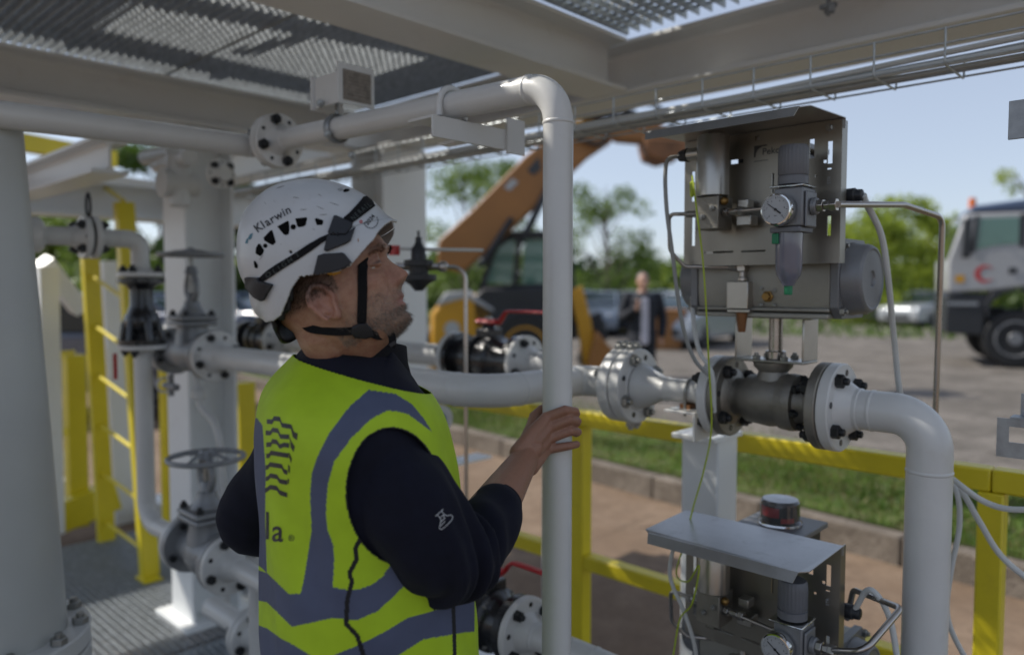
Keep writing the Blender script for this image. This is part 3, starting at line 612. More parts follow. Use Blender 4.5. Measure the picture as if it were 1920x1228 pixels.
# blind flange with blue plug, white plate, lower
q = D(823, 785, 2.7); t = thing('sight_flange', 'small white flange with a round blue centre below the curved pipe', 'flange', q)
vd = (Vector((CAM.x, CAM.y, q.z))-q).normalized()
MB().lathe(q, vd, [(-.06, .03), (-.02, .032), (-.018, .05), (0, .05), (.002, .035), (.006, .035)], 28).build('body', 'white', t); MB().lathe(q+vd*.006, vd, [(0, .026), (.01, .024), (.011, .01), (.006, .009)], 24).build('plug', 'blue', t)
MB().cyl(q-vd*.05, q-vd*.05-Vector((0, 0, .1)), .02).build('stand', 'cream', t)
q = D(870, 862, 3.4); tag(MB().box(q, (.10, .26, .012)).build('step_plate', 'cream', bevel=.002), 'pale flat plate lying beyond the worker\'s forearm, low by the kerb', 'plate')
# ---------------------------------------------------------------- vessel at left
q = D(-70, 600, 1.9); vx, vy = q.x, q.y
t = thing('pressure_vessel', 'big pale grey cylindrical vessel standing at the left edge', 'vessel', (vx, vy, 0))
MB().lathe((vx, vy, 0), (0, 0, 1), [(.0, .26), (.03, .26), (.031, .235), (.62, .212)], 64).lathe((vx, vy, .62), (0, 0, 1), [(.06, .208), (.7, .178), (1.39, .142), (1.40, 0)], 64).build('shell', mat('vessel_paint', (.52, .53, .51), .35, var=.06, scale=2, bump=.1, bscale=60), t, smooth=50)
mb = MB()
for z0 in (.60, .655): mb.lathe((vx, vy, z0), (0, 0, 1), [(0, .18), (0, .258), (.004, .262), (.044, .262), (.048, .258), (.048, .18)], 64)
mb.build('girth_flange', 'white', t, smooth=40)
for k in range(12): a = 2*math.pi*k/12+.1; put_bolt(t, (vx+.238*math.cos(a), vy+.238*math.sin(a), .703), (0, 0, 1), 'zinc', s=1.5)
# ---------------------------------------------------------------- yellow ladder, rails
t = thing('ladder', 'yellow leaning ladder with thin rungs standing on the grating at left', 'ladder', D(245, 1060, 4.4))
def strip(p0, p1, w, d, m=None):
    p0 = Vector(p0); p1 = Vector(p1); z = (p1-p0); L = z.length; z.normalize(); x = Vector((1, 0, 0)); x = (x-z*x.dot(z)).normalized(); y = z.cross(x)
    return MB().box((p0+p1)/2, (w, d, L), ax=(x, y, z))
a0, a1 = D(281, 1078, 4.15), D(232, 380, 4.15); b0, b1 = D(200, 1018, 4.75), D(160, 330, 4.75)
strip(a0, a1, .07, .09).build('stile', 'yellow', t, bevel=.004); strip(b0, b1, .06, .095).build('stile', 'yellow', t, bevel=.004)
MB().box(a0+Vector((.04, -.02, .0)), (.14, .10, .012)).build('foot', 'yellow', t, bevel=.002); MB().box(b0+Vector((0.03, 0, .0)), (.12, .10, .012)).build('foot', 'yellow', t, bevel=.002)
for k in range(8):
    f = .06+k*.135; MB().cyl(a0.lerp(a1, f), b0.lerp(b1, f), .011, n=12).build('rung', 'yellow', t)
def rail(name, label, posts, z0, zr, zm, w=.05, m='yellow'):
    t = thing(name, label, 'railing', posts[0]); P = [Vector(p) for p in posts]
    for p in P: MB().box((p.x, p.y, (z0+zr-.031)/2), (w, w, zr-.031-z0)).build('post', m, t, bevel=.005)
    for nm, zz in (('top_rail', zr), ('mid_rail', zm)):
        for a, b in zip(P[:-1], P[1:]):
            d = (b-a); L = d.length-(0 if nm == 'top_rail' else w); d.normalize(); n = Vector((-d.y, d.x, 0)); c = (a+b)/2
            MB().box((c.x, c.y, zz), (L-.002, w*.97, .06 if nm == 'top_rail' else .055), ax=(d, n, Vector((0, 0, 1)))).build(nm, m, t, bevel=.006)
    return t
p2 = atY(1863, 890, 2.27); p1 = atY(1090, 790, 2.27)
t = rail('handrail', 'long yellow square-tube handrail along the right side of the platform in front of the grass', [(p1.x-1.36*1.45, 2.27, 0), (p1.x, 2.27, 0), (p2.x, 2.27, 0), (p2.x+1.36, 2.27, 0)], -.02, 1.105, .555, .06)
def bar(name, label, px0, px1, d, w, m='yellow', cat='post', dep=None):
    a = D(px0[0], px0[1], d); b = D(px1[0], px1[1], d if dep is None else dep); return tag(strip(a, b, w, w).build(name, m, bevel=.004), label, cat)
bar('yellow_post', 'wide yellow post left of the ladder, rising from the low yellow beam', (138, 665), (146, 985), 5.2, .12)
bar('yellow_post', 'yellow post right of the white downpipe at left', (313, 640), (322, 975), 4.6, .085)
bar('yellow_post', 'yellow post just behind the worker\'s left shoulder', (455, 716), (462, 930), 4.6, .11)
def hbar(name, label, px0, px1, d0, d1, h, m='yellow', cat='beam'):
    a = D(px0[0], px0[1], d0); b = D(px1[0], px1[1], d1); dd = (b-a); L = dd.length; dd.normalize(); n = Vector((0, 0, 1)).cross(dd).normalized(); u = dd.cross(n)
    return tag(MB().box((a+b)/2, (L, h*.7, h), ax=(dd, n, u)).build(name, m, bevel=.004), label, cat)
hbar('yellow_beam', 'low yellow beam at far left beside the vessel foot', (95, 975), (215, 925), 5.0, 5.3, .2)
hbar('yellow_rail', 'short yellow rail bar at far left beside the parked cars', (75, 668), (140, 663), 5.2, 5.25, .05)
hbar('yellow_rail', 'second short yellow rail bar at far left, lower', (80, 812), (140, 808), 5.2, 5.25, .05)
hbar('yellow_beam', 'yellow beam high at far left beneath the ceiling', (30, 265), (215, 300), 5.6, 6.2, .13)
hbar('yellow_beam', 'upper yellow beam right under the left ceiling beam', (40, 208), (300, 245), 5.6, 6.6, .06)
hbar('yellow_beam', 'yellow beam end behind the flange pair at left', (135, 365), (260, 380), 5.6, 6, .09)
bar('yellow_post', 'yellow upright behind the flange pair and elbow at left', (232, 380), (240, 520), 5.0, .08)
bar('cream_post', 'cream post at far left between vessel and ladder', (88, 500), (100, 1000), 4.9, .11, 'cream')
bar('cream_post', 'cream post between the two ladder stiles', (205, 490), (232, 1000), 5.6, .13, 'cream')
bar('cream_brace', 'diagonal cream brace crossing above the parked cars at far left', (80, 490), (150, 580), 5.0, .11, 'cream', 'brace', 5.3)
hbar('cream_beam', 'pale box beam end lying low at far left', (95, 925), (150, 915), 6.0, 6.2, .2, 'cream')
hbar('cream_beam', 'pale slanting channel low at far left above the box beam', (98, 845), (150, 890), 6.2, 6.2, .09, 'cream')
hbar('cream_beam', 'cream horizontal beam across the far left frame under the yellow beam end', (60, 335), (330, 372), 5.2, 5.6, .19, 'cream')
# ---------------------------------------------------------------- cable tray
t = thing('cable_tray', 'galvanised wire basket cable tray running under the right ceiling beam', 'cable tray', (-1.0, 1.9, 2.1))
TY0, TY1, TZ0, TZ1 = 1.90, 2.06, 2.10, 2.175
X0, X1 = -5.5, 1.25
for i, (y, z) in enumerate([(TY0, TZ1), (TY0, (TZ0+TZ1)/2+.005), (TY0, TZ0), (TY0+.05, TZ0), (TY0+.105, TZ0), (TY1, TZ0), (TY1, TZ0+.022), (TY1, TZ0+.05)]):
    MB().cyl((X0, y+.004*(i < 3), z), (X1, y+.004*(i < 3), z), .0026, n=8).build('long_wire', 'traywire', t)
xw = atY(1317, 150, TY0).x; k = int((xw-X0)/.15)
w0 = None
for i in range(-k, 15):
    x = xw+i*.15
    if x > X1: break
    if w0 is None:
        mb = MB(); mb.sweep(fillet([(0, TY0, TZ1+.002), (0, TY0, TZ0-.004), (0, TY1+.005, TZ0-.004), (0, TY1+.005, TZ0+.052)], .008, 4), .0026, 8); w0 = mb.build('cross_wire', 'traywire', t); w0.matrix_basis = Matrix.Translation((x, 0, 0))
    else: inst('cross_wire', w0, Matrix.Translation((x, 0, 0)), t)
cabs = [(.03, .006, .0075, 'cable', 'thickest pale cable'), (.055, .006, .007, 'cablegrey', 'dark grey cable'), (.08, .006, .0075, 'cable', 'second pale cable'), (.10, .006, .006, 'cable', 'thin pale cable near the outer edge'), (.122, .006, .005, 'cablegrey', 'thin grey cable at the outer edge'), (.045, .020, .007, 'cable', 'pale cable lying on top of the others')]
for i, (dy, dz, r_, m_, lab) in enumerate(cabs):
    pts = [(X0+j*.45, TY0+dy+random.uniform(-.008, .008), TZ0+dz+random.uniform(-.001, .004)+.03*max(0, (X0+j*.45+.9))*(i % 3)/2) for j in range(16)]
    tag(MB().sweep(smoothpath(pts, 5), r_, 10).build('tray_cable', m_), lab+' lying in the wire cable tray', 'cable', 'cables in the tray')
# beam clamp at the top
q = atY(1553, 12, 2.46)
t = thing('beam_clamp', 'small galvanised bolt clamp on the edge of the top right grating', 'clamp', q)
MB().box(q, (.05, .02, .012)).cyl(q-Vector((0, 0, .03)), q+Vector((0, 0, .03)), .007).box(q+Vector((.01, 0, -.012)), (.02, .03, .02), rz=.5).build('clamp_body', 'galv', t, bevel=.001); put_bolt(t, q+Vector((0, 0, -.01)), (0, 0, -1), 'zinc')
# perforated strips at the right edge
q = atY(1930, 225, 1.72); q2 = atY(1925, 800, 1.72)
tag(MB().bb(q.x-.03, q.x+.2, 1.70, 1.706, q.z-.036, q.z+.036).build('bracket_plate', 'galv', bevel=.001), 'plain grey bracket plate cut by the right edge, high above the truck', 'bracket')
t = thing('slotted_bracket', 'galvanised slotted angle bracket at the right edge below the truck', 'bracket', q2)
mb = MB(); x0 = q2.x-.045
for (a, b, c, d) in [(0, .25, .03, .045), (0, .25, -.03, .0), (0, .02, 0, .03), (.055, .075, 0, .03), (.115, .135, 0, .03), (.175, .25, 0, .03)]: mb.bb(x0+a, x0+b, 1.70, 1.703, q2.z-.03+c+.0, q2.z-.03+d)
mb.bb(x0+.02, x0+.25, 1.703, 1.745, q2.z+.015, q2.z+.018); mb.build('slotted_plate', 'galv', t)
MB().bb(x0+.03, x0+.05, 1.745, 1.748, q2.z+.018, q2.z+.06).bb(x0+.05, x0+.25, 1.745, 1.748, q2.z+.018, q2.z+.06).build('rear_flange', 'galv', t)
# ---------------------------------------------------------------- actuated ball valve
def perf(mb, x0, x1, z0, z1, y, th, holes):
    xs = sorted(set([x0, x1]+[v for h in holes for v in h[:2]])); zs = sorted(set([z0, z1]+[v for h in holes for v in h[2:]]))
    xs = [v for v in xs if x0 <= v <= x1]; zs = [v for v in zs if z0 <= v <= z1]
    def solid(i, j):
        if i < 0 or j < 0 or i >= len(xs)-1 or j >= len(zs)-1: return False
        cx, cz = (xs[i]+xs[i+1])/2, (zs[j]+zs[j+1])/2
        return not any(a < cx < b and c < cz < d for a, b, c, d in holes)
    vid = {}
    vs = []; fs = []
    def V(i, j, k):
        if (i, j, k) not in vid: vid[(i, j, k)] = len(vs); vs.append((xs[i], y+k*th, zs[j]))
        return vid[(i, j, k)]
    for i in range(len(xs)-1):
        for j in range(len(zs)-1):
            if not solid(i, j): continue
            for k in (0, 1): fs.append((V(i, j, k), V(i+1, j, k), V(i+1, j+1, k), V(i, j+1, k)))
            for (di, dj, a, b) in ((-1, 0, (i, j), (i, j+1)), (1, 0, (i+1, j), (i+1, j+1)), (0, -1, (i, j), (i+1, j)), (0, 1, (i, j+1), (i+1, j+1))):
                if not solid(i+di, j+dj): fs.append((V(*a, 0), V(*b, 0), V(*b, 1), V(*a, 1)))
    mb.add(vs, fs)
def X_(px, py, Y): return atY(px, py, Y).x
def Z_(px, py, Y): return atY(px, py, Y).z
YP = 1.62
T = thing('actuated_valve', 'upper stainless ball valve with its pneumatic actuator and instrument panel above', 'actuated valve', (-.79, YR, Z1))
# cast valve body
mb = MB(); mb.lathe((-.897, YR, Z1), (1, 0, 0), [(0, .05), (.004, .048), (.03, .047), (.045, .058), (.10, .064), (.128, .060), (.130, .066), (.150, .068), (.152, .068), (.168, .066), (.169, .05), (.19, .046), (.205, .05), (.2175, .06)], 40)
mb.lathe((-.795, YR, Z1), (0, 0, 1), [(.03, .045), (.07, .034), (.082, .045), (.093, .047)], 28)
mb.build('valve_body', 'cast', T, smooth=40)
for x_, s_ in ((-.92, 1), (-.657, -1)):
    flange(T, (x_, YR, Z1), (s_, 0, 0), .1, .024, rp=.045, hub=.012, m='cast', a0=R(35) if s_ > 0 else R(35), holes=True)
for k in range(6):
    a = k*math.pi/3+.35; put_bolt(T, (-.728, YR+.056*math.cos(a), Z1+.056*math.sin(a)), (1, 0, 0), 'stud', s=.62)
# U bracket and stem
mb = MB(); mb.bb(-.875, -.705, YR-.042, YR+.042, 1.424, 1.430).bb(-.875, -.870, YR-.042, YR+.042, 1.4305, 1.528).bb(-.71, -.705, YR-.042, YR+.042, 1.4305, 1.528).bb(-.875, -.705, YR-.042, YR+.042, 1.5285, 1.5335)
mb.build('mounting_bracket', 'steel', T, bevel=.002)
MB().cyl((-.79, YR, 1.43), (-.79, YR, 1.53), .016).cyl((-.79, YR, 1.43), (-.79, YR, 1.45), .024, ch=.002).build('stem', 'tube', T)
for i in (-1, 1):
    for j in (-1, 1): put_bolt(T, (-.79+i*.034, YR+j*.03, 1.4305), (0, 0, 1), 'zinc', s=.75)
# actuator barrel
by0, by1, bz0, bz1 = 1.675, 1.835, 1.536, 1.70
mb = MB(); prof = [(by0+.02, bz0), (by1-.02, bz0), (by1, bz0+.02), (by1+.004, (bz0+bz1)/2), (by1, bz1-.02), (by1-.02, bz1), (by0+.02, bz1), (by0, bz1-.02), (by0-.006, (bz0+bz1)/2+.03), (by0-.006, (bz0+bz1)/2-.03), (by0, bz0+.02)]
mb.prism(prof, (-.955, 0, 0), (0, 1, 0), (0, 0, 1), (1, 0, 0), .3215)
mb.bb(-.955, -.634, by0-.014, by0+.03, bz0-.004, bz0+.007); mb.bb(-.955, -.634, by0-.010, by0+.03, bz0+.011, bz0+.019)
mb.build('actuator_body', mat('anodised_aluminium', (.36, .35, .31), .42, metal=.35, var=.12, scale=8, bump=.15, bscale=200), T, bevel=.003, smooth=12)
cz = (bz0+bz1)/2+.002; cy = (by0+by1)/2
for s_, xb in ((1, -.633), (-1, -.9555)):
    mb = MB(); pts = []
    hw = .088
    for (a, b) in [(-hw, -hw+.025), (-hw+.025, -hw), (hw-.025, -hw), (hw, -hw+.025), (hw, hw-.025), (hw-.025, hw), (-hw+.025, hw), (-hw, hw-.025)]: pts.append((a, b))
    mb.prism(pts, (xb, cy, cz), (0, 1, 0), (0, 0, 1), (s_, 0, 0), .018)
    mb.lathe((xb+s_*.0175, cy, cz), (s_, 0, 0), [(0, .082), (.010, .079), (.036, .075), (.042, .071), (.0435, .066), (.041, .064), (.041, .018), (.037, .016), (.037, 0)], 48)
    mb.build('end_cap', 'alu', T, bevel=.003, smooth=40)
    for i in (-1, 1):
        for j in (-1, 1): put_bolt(T, (xb+s_*.018, cy+i*.071, cz+j*.071), (s_, 0, 0), 'zinc', s=.75)
# indicator box on top with dome
MB().bb(-.84, -.74, 1.70, 1.82, 1.7005, 1.86).build('switch_box_base', 'alu', T, bevel=.006)
MB().bb(-.86, -.72, 1.675, 1.835, 1.8605, 1.915).build('switch_box', 'plblack', T, bevel=.008)
MB().bb(-.872, -.708, 1.665, 1.845, 1.9155, 1.93).build('switch_box_lid', 'alu', T, bevel=.003)
MB().lathe((-.79, 1.755, 1.9305), (0, 0, 1), [(0, .05), (.006, .052), (.012, .046), (.054, .045), (.059, .041), (.060, 0)], 36).build('indicator_dome', 'clear', T)
mb = MB(); mb.lathe((-.79, 1.755, 1.937), (0, 0, 1), [(0, .038), (.040, .038), (.0405, 0)], 32); mb.build('indicator', 'ink', T)
for k in range(2):
    mb = MB(); n = 8
    for z0, z1, a0_, a1_ in ((1.952, 1.975, -2.5+k*math.pi, -1.2+k*math.pi), (1.938, 1.952, -1.1+k*math.pi, -.3+k*math.pi)):
        vs = []; 
        for i in range(n+1):
            a = a0_+(a1_-a0_)*i/n; vs += [(-.79+r_*math.cos(a), 1.755+r_*math.sin(a), z) for r_ in (.0385, .0395) for z in (z0, z1)]
        fs = []
        for i in range(n):
            o = 4*i; fs += [(o+2, o+3, o+7, o+6), (o, o+4, o+5, o+1), (o+1, o+5, o+7, o+3), (o, o+2, o+6, o+4)]
        fs += [(0, 1, 3, 2), (4*n, 4*n+2, 4*n+3, 4*n+1)]; mb.add(vs, fs)
    mb.build('indicator_sector', 'red', T)
# instrument panel
pz0, pz1 = 1.652, 1.949; px0, px1 = -.966, -.597
def hole(a, b, c, d): return (X_(a, (c+d)/2, YP), X_(b, (c+d)/2, YP), Z_((a+b)/2, d, YP), Z_((a+b)/2, c, YP))
H = [hole(1416, 1424, 255, 263), hole(1370, 1394, 299, 307), hole(1518, 1527, 261, 297), hole(1552, 1561, 265, 307), hole(1551, 1558, 405, 442), hole(1297, 1303, 322, 378), hole(1297, 1303, 408, 461), hole(1318, 1353, 424, 428), hole(1447, 1451, 325, 362), hole(1528, 1533, 328, 333), hole(1544, 1550, 300, 306), hole(1321, 1375, 471, 475), hole(1390, 1435, 469, 473), hole(1551, 1559, 315, 318)]
mb = MB(); perf(mb, px0, px1, pz0, pz1, YP, .003, H)
mb.bb(px1-.003, px1, YP+.0035, YP+.03, pz0, pz1); mb.bb(px0, px0+.003, YP+.0035, YP+.03, pz0, pz1)
PAN = mb.build('instrument_panel', mat('panel_stainless', (.33, .31, .27), .34, metal=.9, var=.10, scale=4, bump=.05, bscale=300), T, smooth=30)
MB().bb(-.93, -.89, YP+.0035, by0+.002, 1.665, 1.69).build('panel_bracket', 'steel', T); MB().bb(-.69, -.65, YP+.0035, by0+.002, 1.665, 1.69).build('panel_bracket', 'steel', T)
# hood
hy = 1.435
mb = MB(); hz0, hz1 = pz1+.002, pz1-.004
vs = [(px0-.004, YP+.006, hz0), (px1+.004, YP+.006, hz0), (px1+.004, hy+.012, hz1), (px1-.012, hy, hz1-.002), (px0+.012, hy, hz1-.002), (px0-.004, hy+.012, hz1)]
mb.add(vs+[(x, y, z+.002) for x, y, z in vs], [(5, 4, 3, 2, 1, 0), (6, 7, 8, 9, 10, 11)]+[(i, (i+1) % 6, 6+(i+1) % 6, 6+i) for i in range(6)])
vs = [(px0+.012, hy, hz1-.0), (px1-.012, hy, hz1-.0), (px1-.018, hy-.012, hz1-.020), (px0+.018, hy-.012, hz1-.020)]
mb.add(vs+[(x, y-.002, z) for x, y, z in vs], [(3, 2, 1, 0), (4, 5, 6, 7)]+[(i, (i+1) % 4, 4+(i+1) % 4, 4+i) for i in range(4)])
mb.bb(px0-.004, px1+.004, YP+.0065, YP+.0085, hz0-.02, hz0+.001)
HOOD = mb.build('hood', mat('hood_stainless', (.50, .50, .50), .30, metal=.85, var=.15, scale=7, bump=.06, bscale=200, dirt=.6, dirtcol=(.2,.19,.17)), T, smooth=30)
for q in (1330, 1556): put_bolt(T, (X_(q, 237, YP), YP-.0005, pz1-.015), (0, -1, 0), 'small', s=1.)
# regulator and filter
ry = 1.53; rx = X_(1486, 400, ry)
def zz(py): return Z_(1486, py, ry)
mb = MB(); n = 40; prof = [(zz(347), .029), (zz(344), .0315), (zz(335), .0315)]
mb.lathe((rx, ry, 0), (0, 0, 1), [(zz(347), .030), (zz(332), .030), (zz(331), .0275), (zz(330), .0275)], 40)
# ribbed knob
vs = []; fs = []; n = 96; zs = [zz(330), zz(328), zz(290), zz(278), zz(274)]; rs = [.0285, .0300, .0300, .0290, .0262]
for j, (z, r_) in enumerate(zip(zs, rs)):
    for i in range(n): a = 2*math.pi*i/n; rr = r_*(1-(.035 if (i % 4) == 0 and 0 < j < 4 else 0)); vs.append((rx+rr*math.cos(a), ry+rr*math.sin(a), z))
for j in range(4):
    for i in range(n): fs.append((j*n+i, j*n+(i+1) % n, (j+1)*n+(i+1) % n, (j+1)*n+i))
fs.append(tuple(4*n+i for i in range(n))); mb.add(vs, fs); mb.build('regulator_knob', 'plgrey', T, smooth=50)
mb = MB(); mb.bb(rx-.036, rx+.036, ry-.036, ry+.036, zz(354), zz(350)); mb.build('bonnet_ring', 'chrome', T, bevel=.002)
mb = MB(); mb.bb(rx-.026, rx+.034, ry-.032, ry+.032, zz(426), zz(355)); mb.bb(rx+.0345, rx+.040, ry-.025, ry+.025, zz(428), zz(362)); mb.lathe((rx+.04, ry, zz(390)), (1, 0, 0), [(0, .018), (.012, .017)], 24); mb.build('regulator_body', 'alu', T, bevel=.004)
mb = MB(); mb.bb(rx-.034, rx+.030, ry-.032, ry+.032, zz(437), zz(427)); mb.build('bowl_ring', 'plgrey', T, bevel=.002)
MB().lathe((rx-.006, ry, 0), (0, 0, 1), [(zz(436.5), .0275), (zz(500), .0268), (zz(515), .0245), (zz(527), .017), (zz(534), .0125), (zz(536), .012)], 40).build('filter_bowl', 'smoke', T)
MB().lathe((rx-.006, ry, 0), (0, 0, 1), [(zz(535), .0092), (zz(553), .0088)], 8).build('drain_plug', 'green', T, bevel=.0015)
MB().bb(rx-.030, rx-.016, ry-.031, ry-.024, zz(458), zz(438)).build('bowl_clip', 'green', T, bevel=.002)
# gauge
gy_ = ry-.058; g = atY(1454, 393, gy_); gx, gz = g.x, g.z
MB().lathe((gx, gy_+.024, gz), (0, -1, 0), [(0, .026), (.003, .0325), (.020, .0325), (.024, .031), (.0245, .0285), (.0235, .0283)], 48).build('gauge_case', 'chrome', T)
MB().cyl((gx, gy_+.024, gz), (gx, ry-.0325, gz), .009).build('gauge_stem', 'brass', T)
GD = MB().cyl((gx, gy_+.0012, gz), (gx, gy_+.0002, gz), .0284, n=40).build('gauge_dial', 'dial', T)
mb = MB()
for i in range(31):
    a = R(225-270*i/30); L = .0045 if i % 5 == 0 else .0022; d = Vector((math.cos(a), 0, math.sin(a))); c = Vector((gx, gy_-.0001, gz))+d*(.0258-L/2); mb.box(c, (L, .0003, .00055 if i % 5 else .0009), ax=(d, Vector((0, 1, 0)), d.cross(Vector((0, 1, 0)))))
mb.build('dial_scale', 'ink', GD)
mb = MB(); a = R(143); d = Vector((math.cos(a), 0, math.sin(a))); mb.box(Vector((gx, gy_-.0012, gz))+d*.006, (.030, .0006, .0014), ax=(d, Vector((0, 1, 0)), d.cross(Vector((0, 1, 0))))); mb.box(Vector((gx, gy_-.0012, gz))-d*.009, (.010, .0006, .0032), ax=(d, Vector((0, 1, 0)), d.cross(Vector((0, 1, 0))))); mb.cyl((gx, gy_, gz), (gx, gy_-.002, gz), .0028, n=16); mb.build('needle', 'ink', GD)
def panel_text(txt, size, x, y, z, m='ink', parent=None, name='lettering', rot=0., bold=False):
    vs, fs = textmesh(txt, size, bold); c, s = math.cos(rot), math.sin(rot); mb = MB(); mb.add([(x+a*c-b*s, y, z+a*s+b*c) for a, b in vs], fs); o = mb.build(name, m, parent or T); return o
for k, tx in enumerate(['0', '2', '4', '6', '8', '10']):
    a = R(225-54*k); panel_text(tx, .0055, gx+.0185*math.cos(a), gy_-.0001, gz+.0185*math.sin(a), parent=GD, name='dial_number')
panel_text('bar', .005, gx, gy_-.0001, gz-.012, parent=GD)
# print on the panel
lx, lz = X_(1417, 282, YP), Z_(1417, 282, YP)
panel_text('Pekos', .0205, X_(1449, 283, YP-.0006), YP-.0006, Z_(1449, 283, YP), 'inkgrey', PAN, bold=True)
mb = MB(); x0, z0 = X_(1414, 295, YP), Z_(1414, 296, YP)
arc = [(.0035+.013*(1-math.cos(a)), .001+.0145*math.sin(a)) for a in [math.pi/2*i/8 for i in range(9)]]
arc = [(x, .0 + y*1.3) for x, y in arc]
mb.prism([(0, 0)]+arc+[(.030, .0235), (.030, .027), (0, .027)][0:0]+[(.0175, .0225), (.030, .0225), (.030, .0255), (0, .0255)], (x0, YP-.0006, z0), (1, 0, 0), (0, 0, 1), (0, -1, 0), .0004); mb.build('logo', 'inkgrey', PAN)
mb = MB(); mb.bb(X_(1414, 302, YP), X_(1440, 302, YP), YP-.0008, YP-.0004, Z_(1430, 302, YP), Z_(1430, 300.8, YP)); mb.build('small_print', 'inkgrey', PAN)
panel_text('STR', .010, X_(1555, 338, YP), YP-.0006, Z_(1555, 338, YP), 'dial', PAN, rot=math.pi/2)
# solenoid
sy2 = 1.555; sx2 = X_(1337, 310, sy2); zs_ = lambda py: Z_(1337, py, sy2)
MB().lathe((sx2, sy2, 0), (0, 0, 1), [(zs_(369), .034), (zs_(367.5), .0355), (zs_(257), .0355), (zs_(255), .034), (zs_(254), .031)], 48).build('solenoid_can', 'steel', T)
MB().bb(sx2-.030, sx2+.028, sy2-.025, sy2+.04, zs_(431), zs_(370)).build('solenoid_block', 'cast', T, bevel=.002)
for q in ((1336, 390), (1318, 407)): put_bolt(T, (X_(q[0], q[1], sy2-.0255), sy2-.0255, Z_(q[0], q[1], sy2-.0255)), (0, -1, 0), 'zinc', s=.5)
zc = Z_(1290, 291, sy2)
MB().cyl((sx2-.062, sy2, zc), (sx2-.033, sy2, zc), .0145).build('conduit_hub', 'steel', T)
MB().cyl((sx2-.086, sy2, zc-.001), (sx2-.0625, sy2, zc), .012, .0165, n=10).build('cable_gland', 'plblack', T, bevel=.001)
MB().ball((sx2+.034, sy2-.01, zs_(380)), .0095, sc=(1, 1, 1)).build('brass_knob', 'brass', T)
# fittings between solenoid block and regulator
fz = zs_(400); mb = MB()
mb.cyl((sx2+.028, sy2, fz), (rx-.026, ry, fz), .0045)
x = sx2+.030
for L, r_ in ((.012, .010), (.018, .0075), (.012, .0105)): mb.lathe((x, sy2-.004, fz), (1, -.1, 0), [(0, r_), (L, r_)], 6); x += L+.003
mb.lathe((rx-.040, ry, fz), (1, 0, 0), [(0, .0095), (.013, .0095)], 6); mb.build('tube_fitting', 'tube', T, bevel=.0008)
mb = MB(); mb.bb(sx2+.05, sx2+.085, sy2+.015, sy2+.05, fz-.03, fz-.008).bb(sx2+.05, sx2+.075, sy2+.02, sy2+.05, fz+.008, fz+.028); mb.build('mounting_lug', 'steel', T, bevel=.002)
mb = MB(); x = rx+.052
for L, r_ in ((.012, .0135), (.010, .010), (.014, .0135)): mb.lathe((x, ry, zz(390)), (1, 0, 0), [(0, r_), (L, r_)], 6); x += L+.001
mb.build('outlet_fitting', 'tube', T, bevel=.001); ox = x
# quick exhaust block, elbow, muffler
qy = 1.645; qx0, qx1 = X_(1362, 555, qy), X_(1402, 555, qy)
MB().bb(qx0, qx1, qy, qy+.028, Z_(1382, 579, qy), Z_(1382, 528, qy)).build('exhaust_block', 'steel', T, bevel=.0015)
MB().bb(qx0+.002, qx1+.004, qy-.0, qy+.028, Z_(1382, 586, qy), Z_(1382, 580, qy)).build('block_foot', 'steel', T, bevel=.0015)
MB().lathe((X_(1391, 600, qy+.012), qy+.012, 0), (0, 0, 1), [(Z_(1391, 623, qy), .0085), (Z_(1391, 600, qy), .0115), (Z_(1391, 588, qy), .013), (Z_(1391, 586.5, qy), .013)], 16).build('muffler', 'bronze', T)
ex = X_(1388, 510, qy); ez = Z_(1388, 501, qy)
mb = MB(); mb.lathe((ex, qy+.012, Z_(1388, 527, qy)), (0, 0, 1), [(0, .011), (.008, .011), (.009, .008), (.022, .008)], 8); mb.bb(ex-.010, ex+.009, qy+.003, qy+.021, ez-.009, ez+.010); mb.lathe((ex-.010, qy+.012, ez), (-1, 0, 0), [(0, .007), (.004, .007), (.005, .010), (.018, .010), (.020, .0075), (.026, .0075)], 6); mb.build('elbow_fitting', 'tube', T, bevel=.001)
hb_ = Vector((X_(1440, 556, by0-.006), by0-.006, Z_(1440, 556, by0-.006)))
MB().lathe(hb_, (0, -1, 0), [(0, .014), (.004, .014), (.005, .010), (.014, .010)], 6).build('port_plug', 'brass', T, bevel=.001)
for (a, b) in ((1428, 541), (1428, 572), (1453, 545), (1452, 573)): put_bolt(T, atY(a, b, by0-.0065), (0, -1, 0), 'zinc', s=.35)
tq = [(1372, 501, qy), (1291, 499, 1.60), (1262, 478, 1.575), (1255, 425, 1.56), (1262, 403, 1.555), (1276, 401, sy2), (1307, 401, sy2)]
MB().sweep(fillet([atY(1370, 501, qy+.012), atY(1284, 500, 1.60), atY(1256, 470, 1.575), atY(1254, 402, 1.555), atY(1307, 401, sy2)], [.02, .03, .016], 8), .0047, 12).build('steel_tube', 'tube', T)
mb = MB(); e = atY(1307, 401, sy2); mb.lathe(e, (-1, 0, 0), [(0, .0085), (.012, .0085), (.013, .0065), (.016, .009), (.026, .009)], 6); mb.build('tube_nut', 'tube', T, bevel=.001)
# right side cable gland and lead tube
gl = Vector((px1+.002, YP+.05, Z_(1585, 365, YP+.05)))
mb = MB(); mb.lathe((px1-.01, YP+.055, Z_(1580, 363, YP)), (1, 0, 0), [(0, .016), (.02, .0165), (.021, .0135), (.034, .0125), (.036, .008)], 12); mb.build('cable_gland', 'plblack', T, bevel=.001)
o_ = Vector((ox, ry, zz(390)))
TU = fillet([o_, D(1695, 384, 1.66), D(1767, 408, 1.74), D(1762, 560, 1.76), D(1753, 800, 1.78)], [.08, .03, .3], 8)
TUo = MB(); TUo.sweep(TU, .0065, 14); TUo.build('supply_tube', 'tube', T)
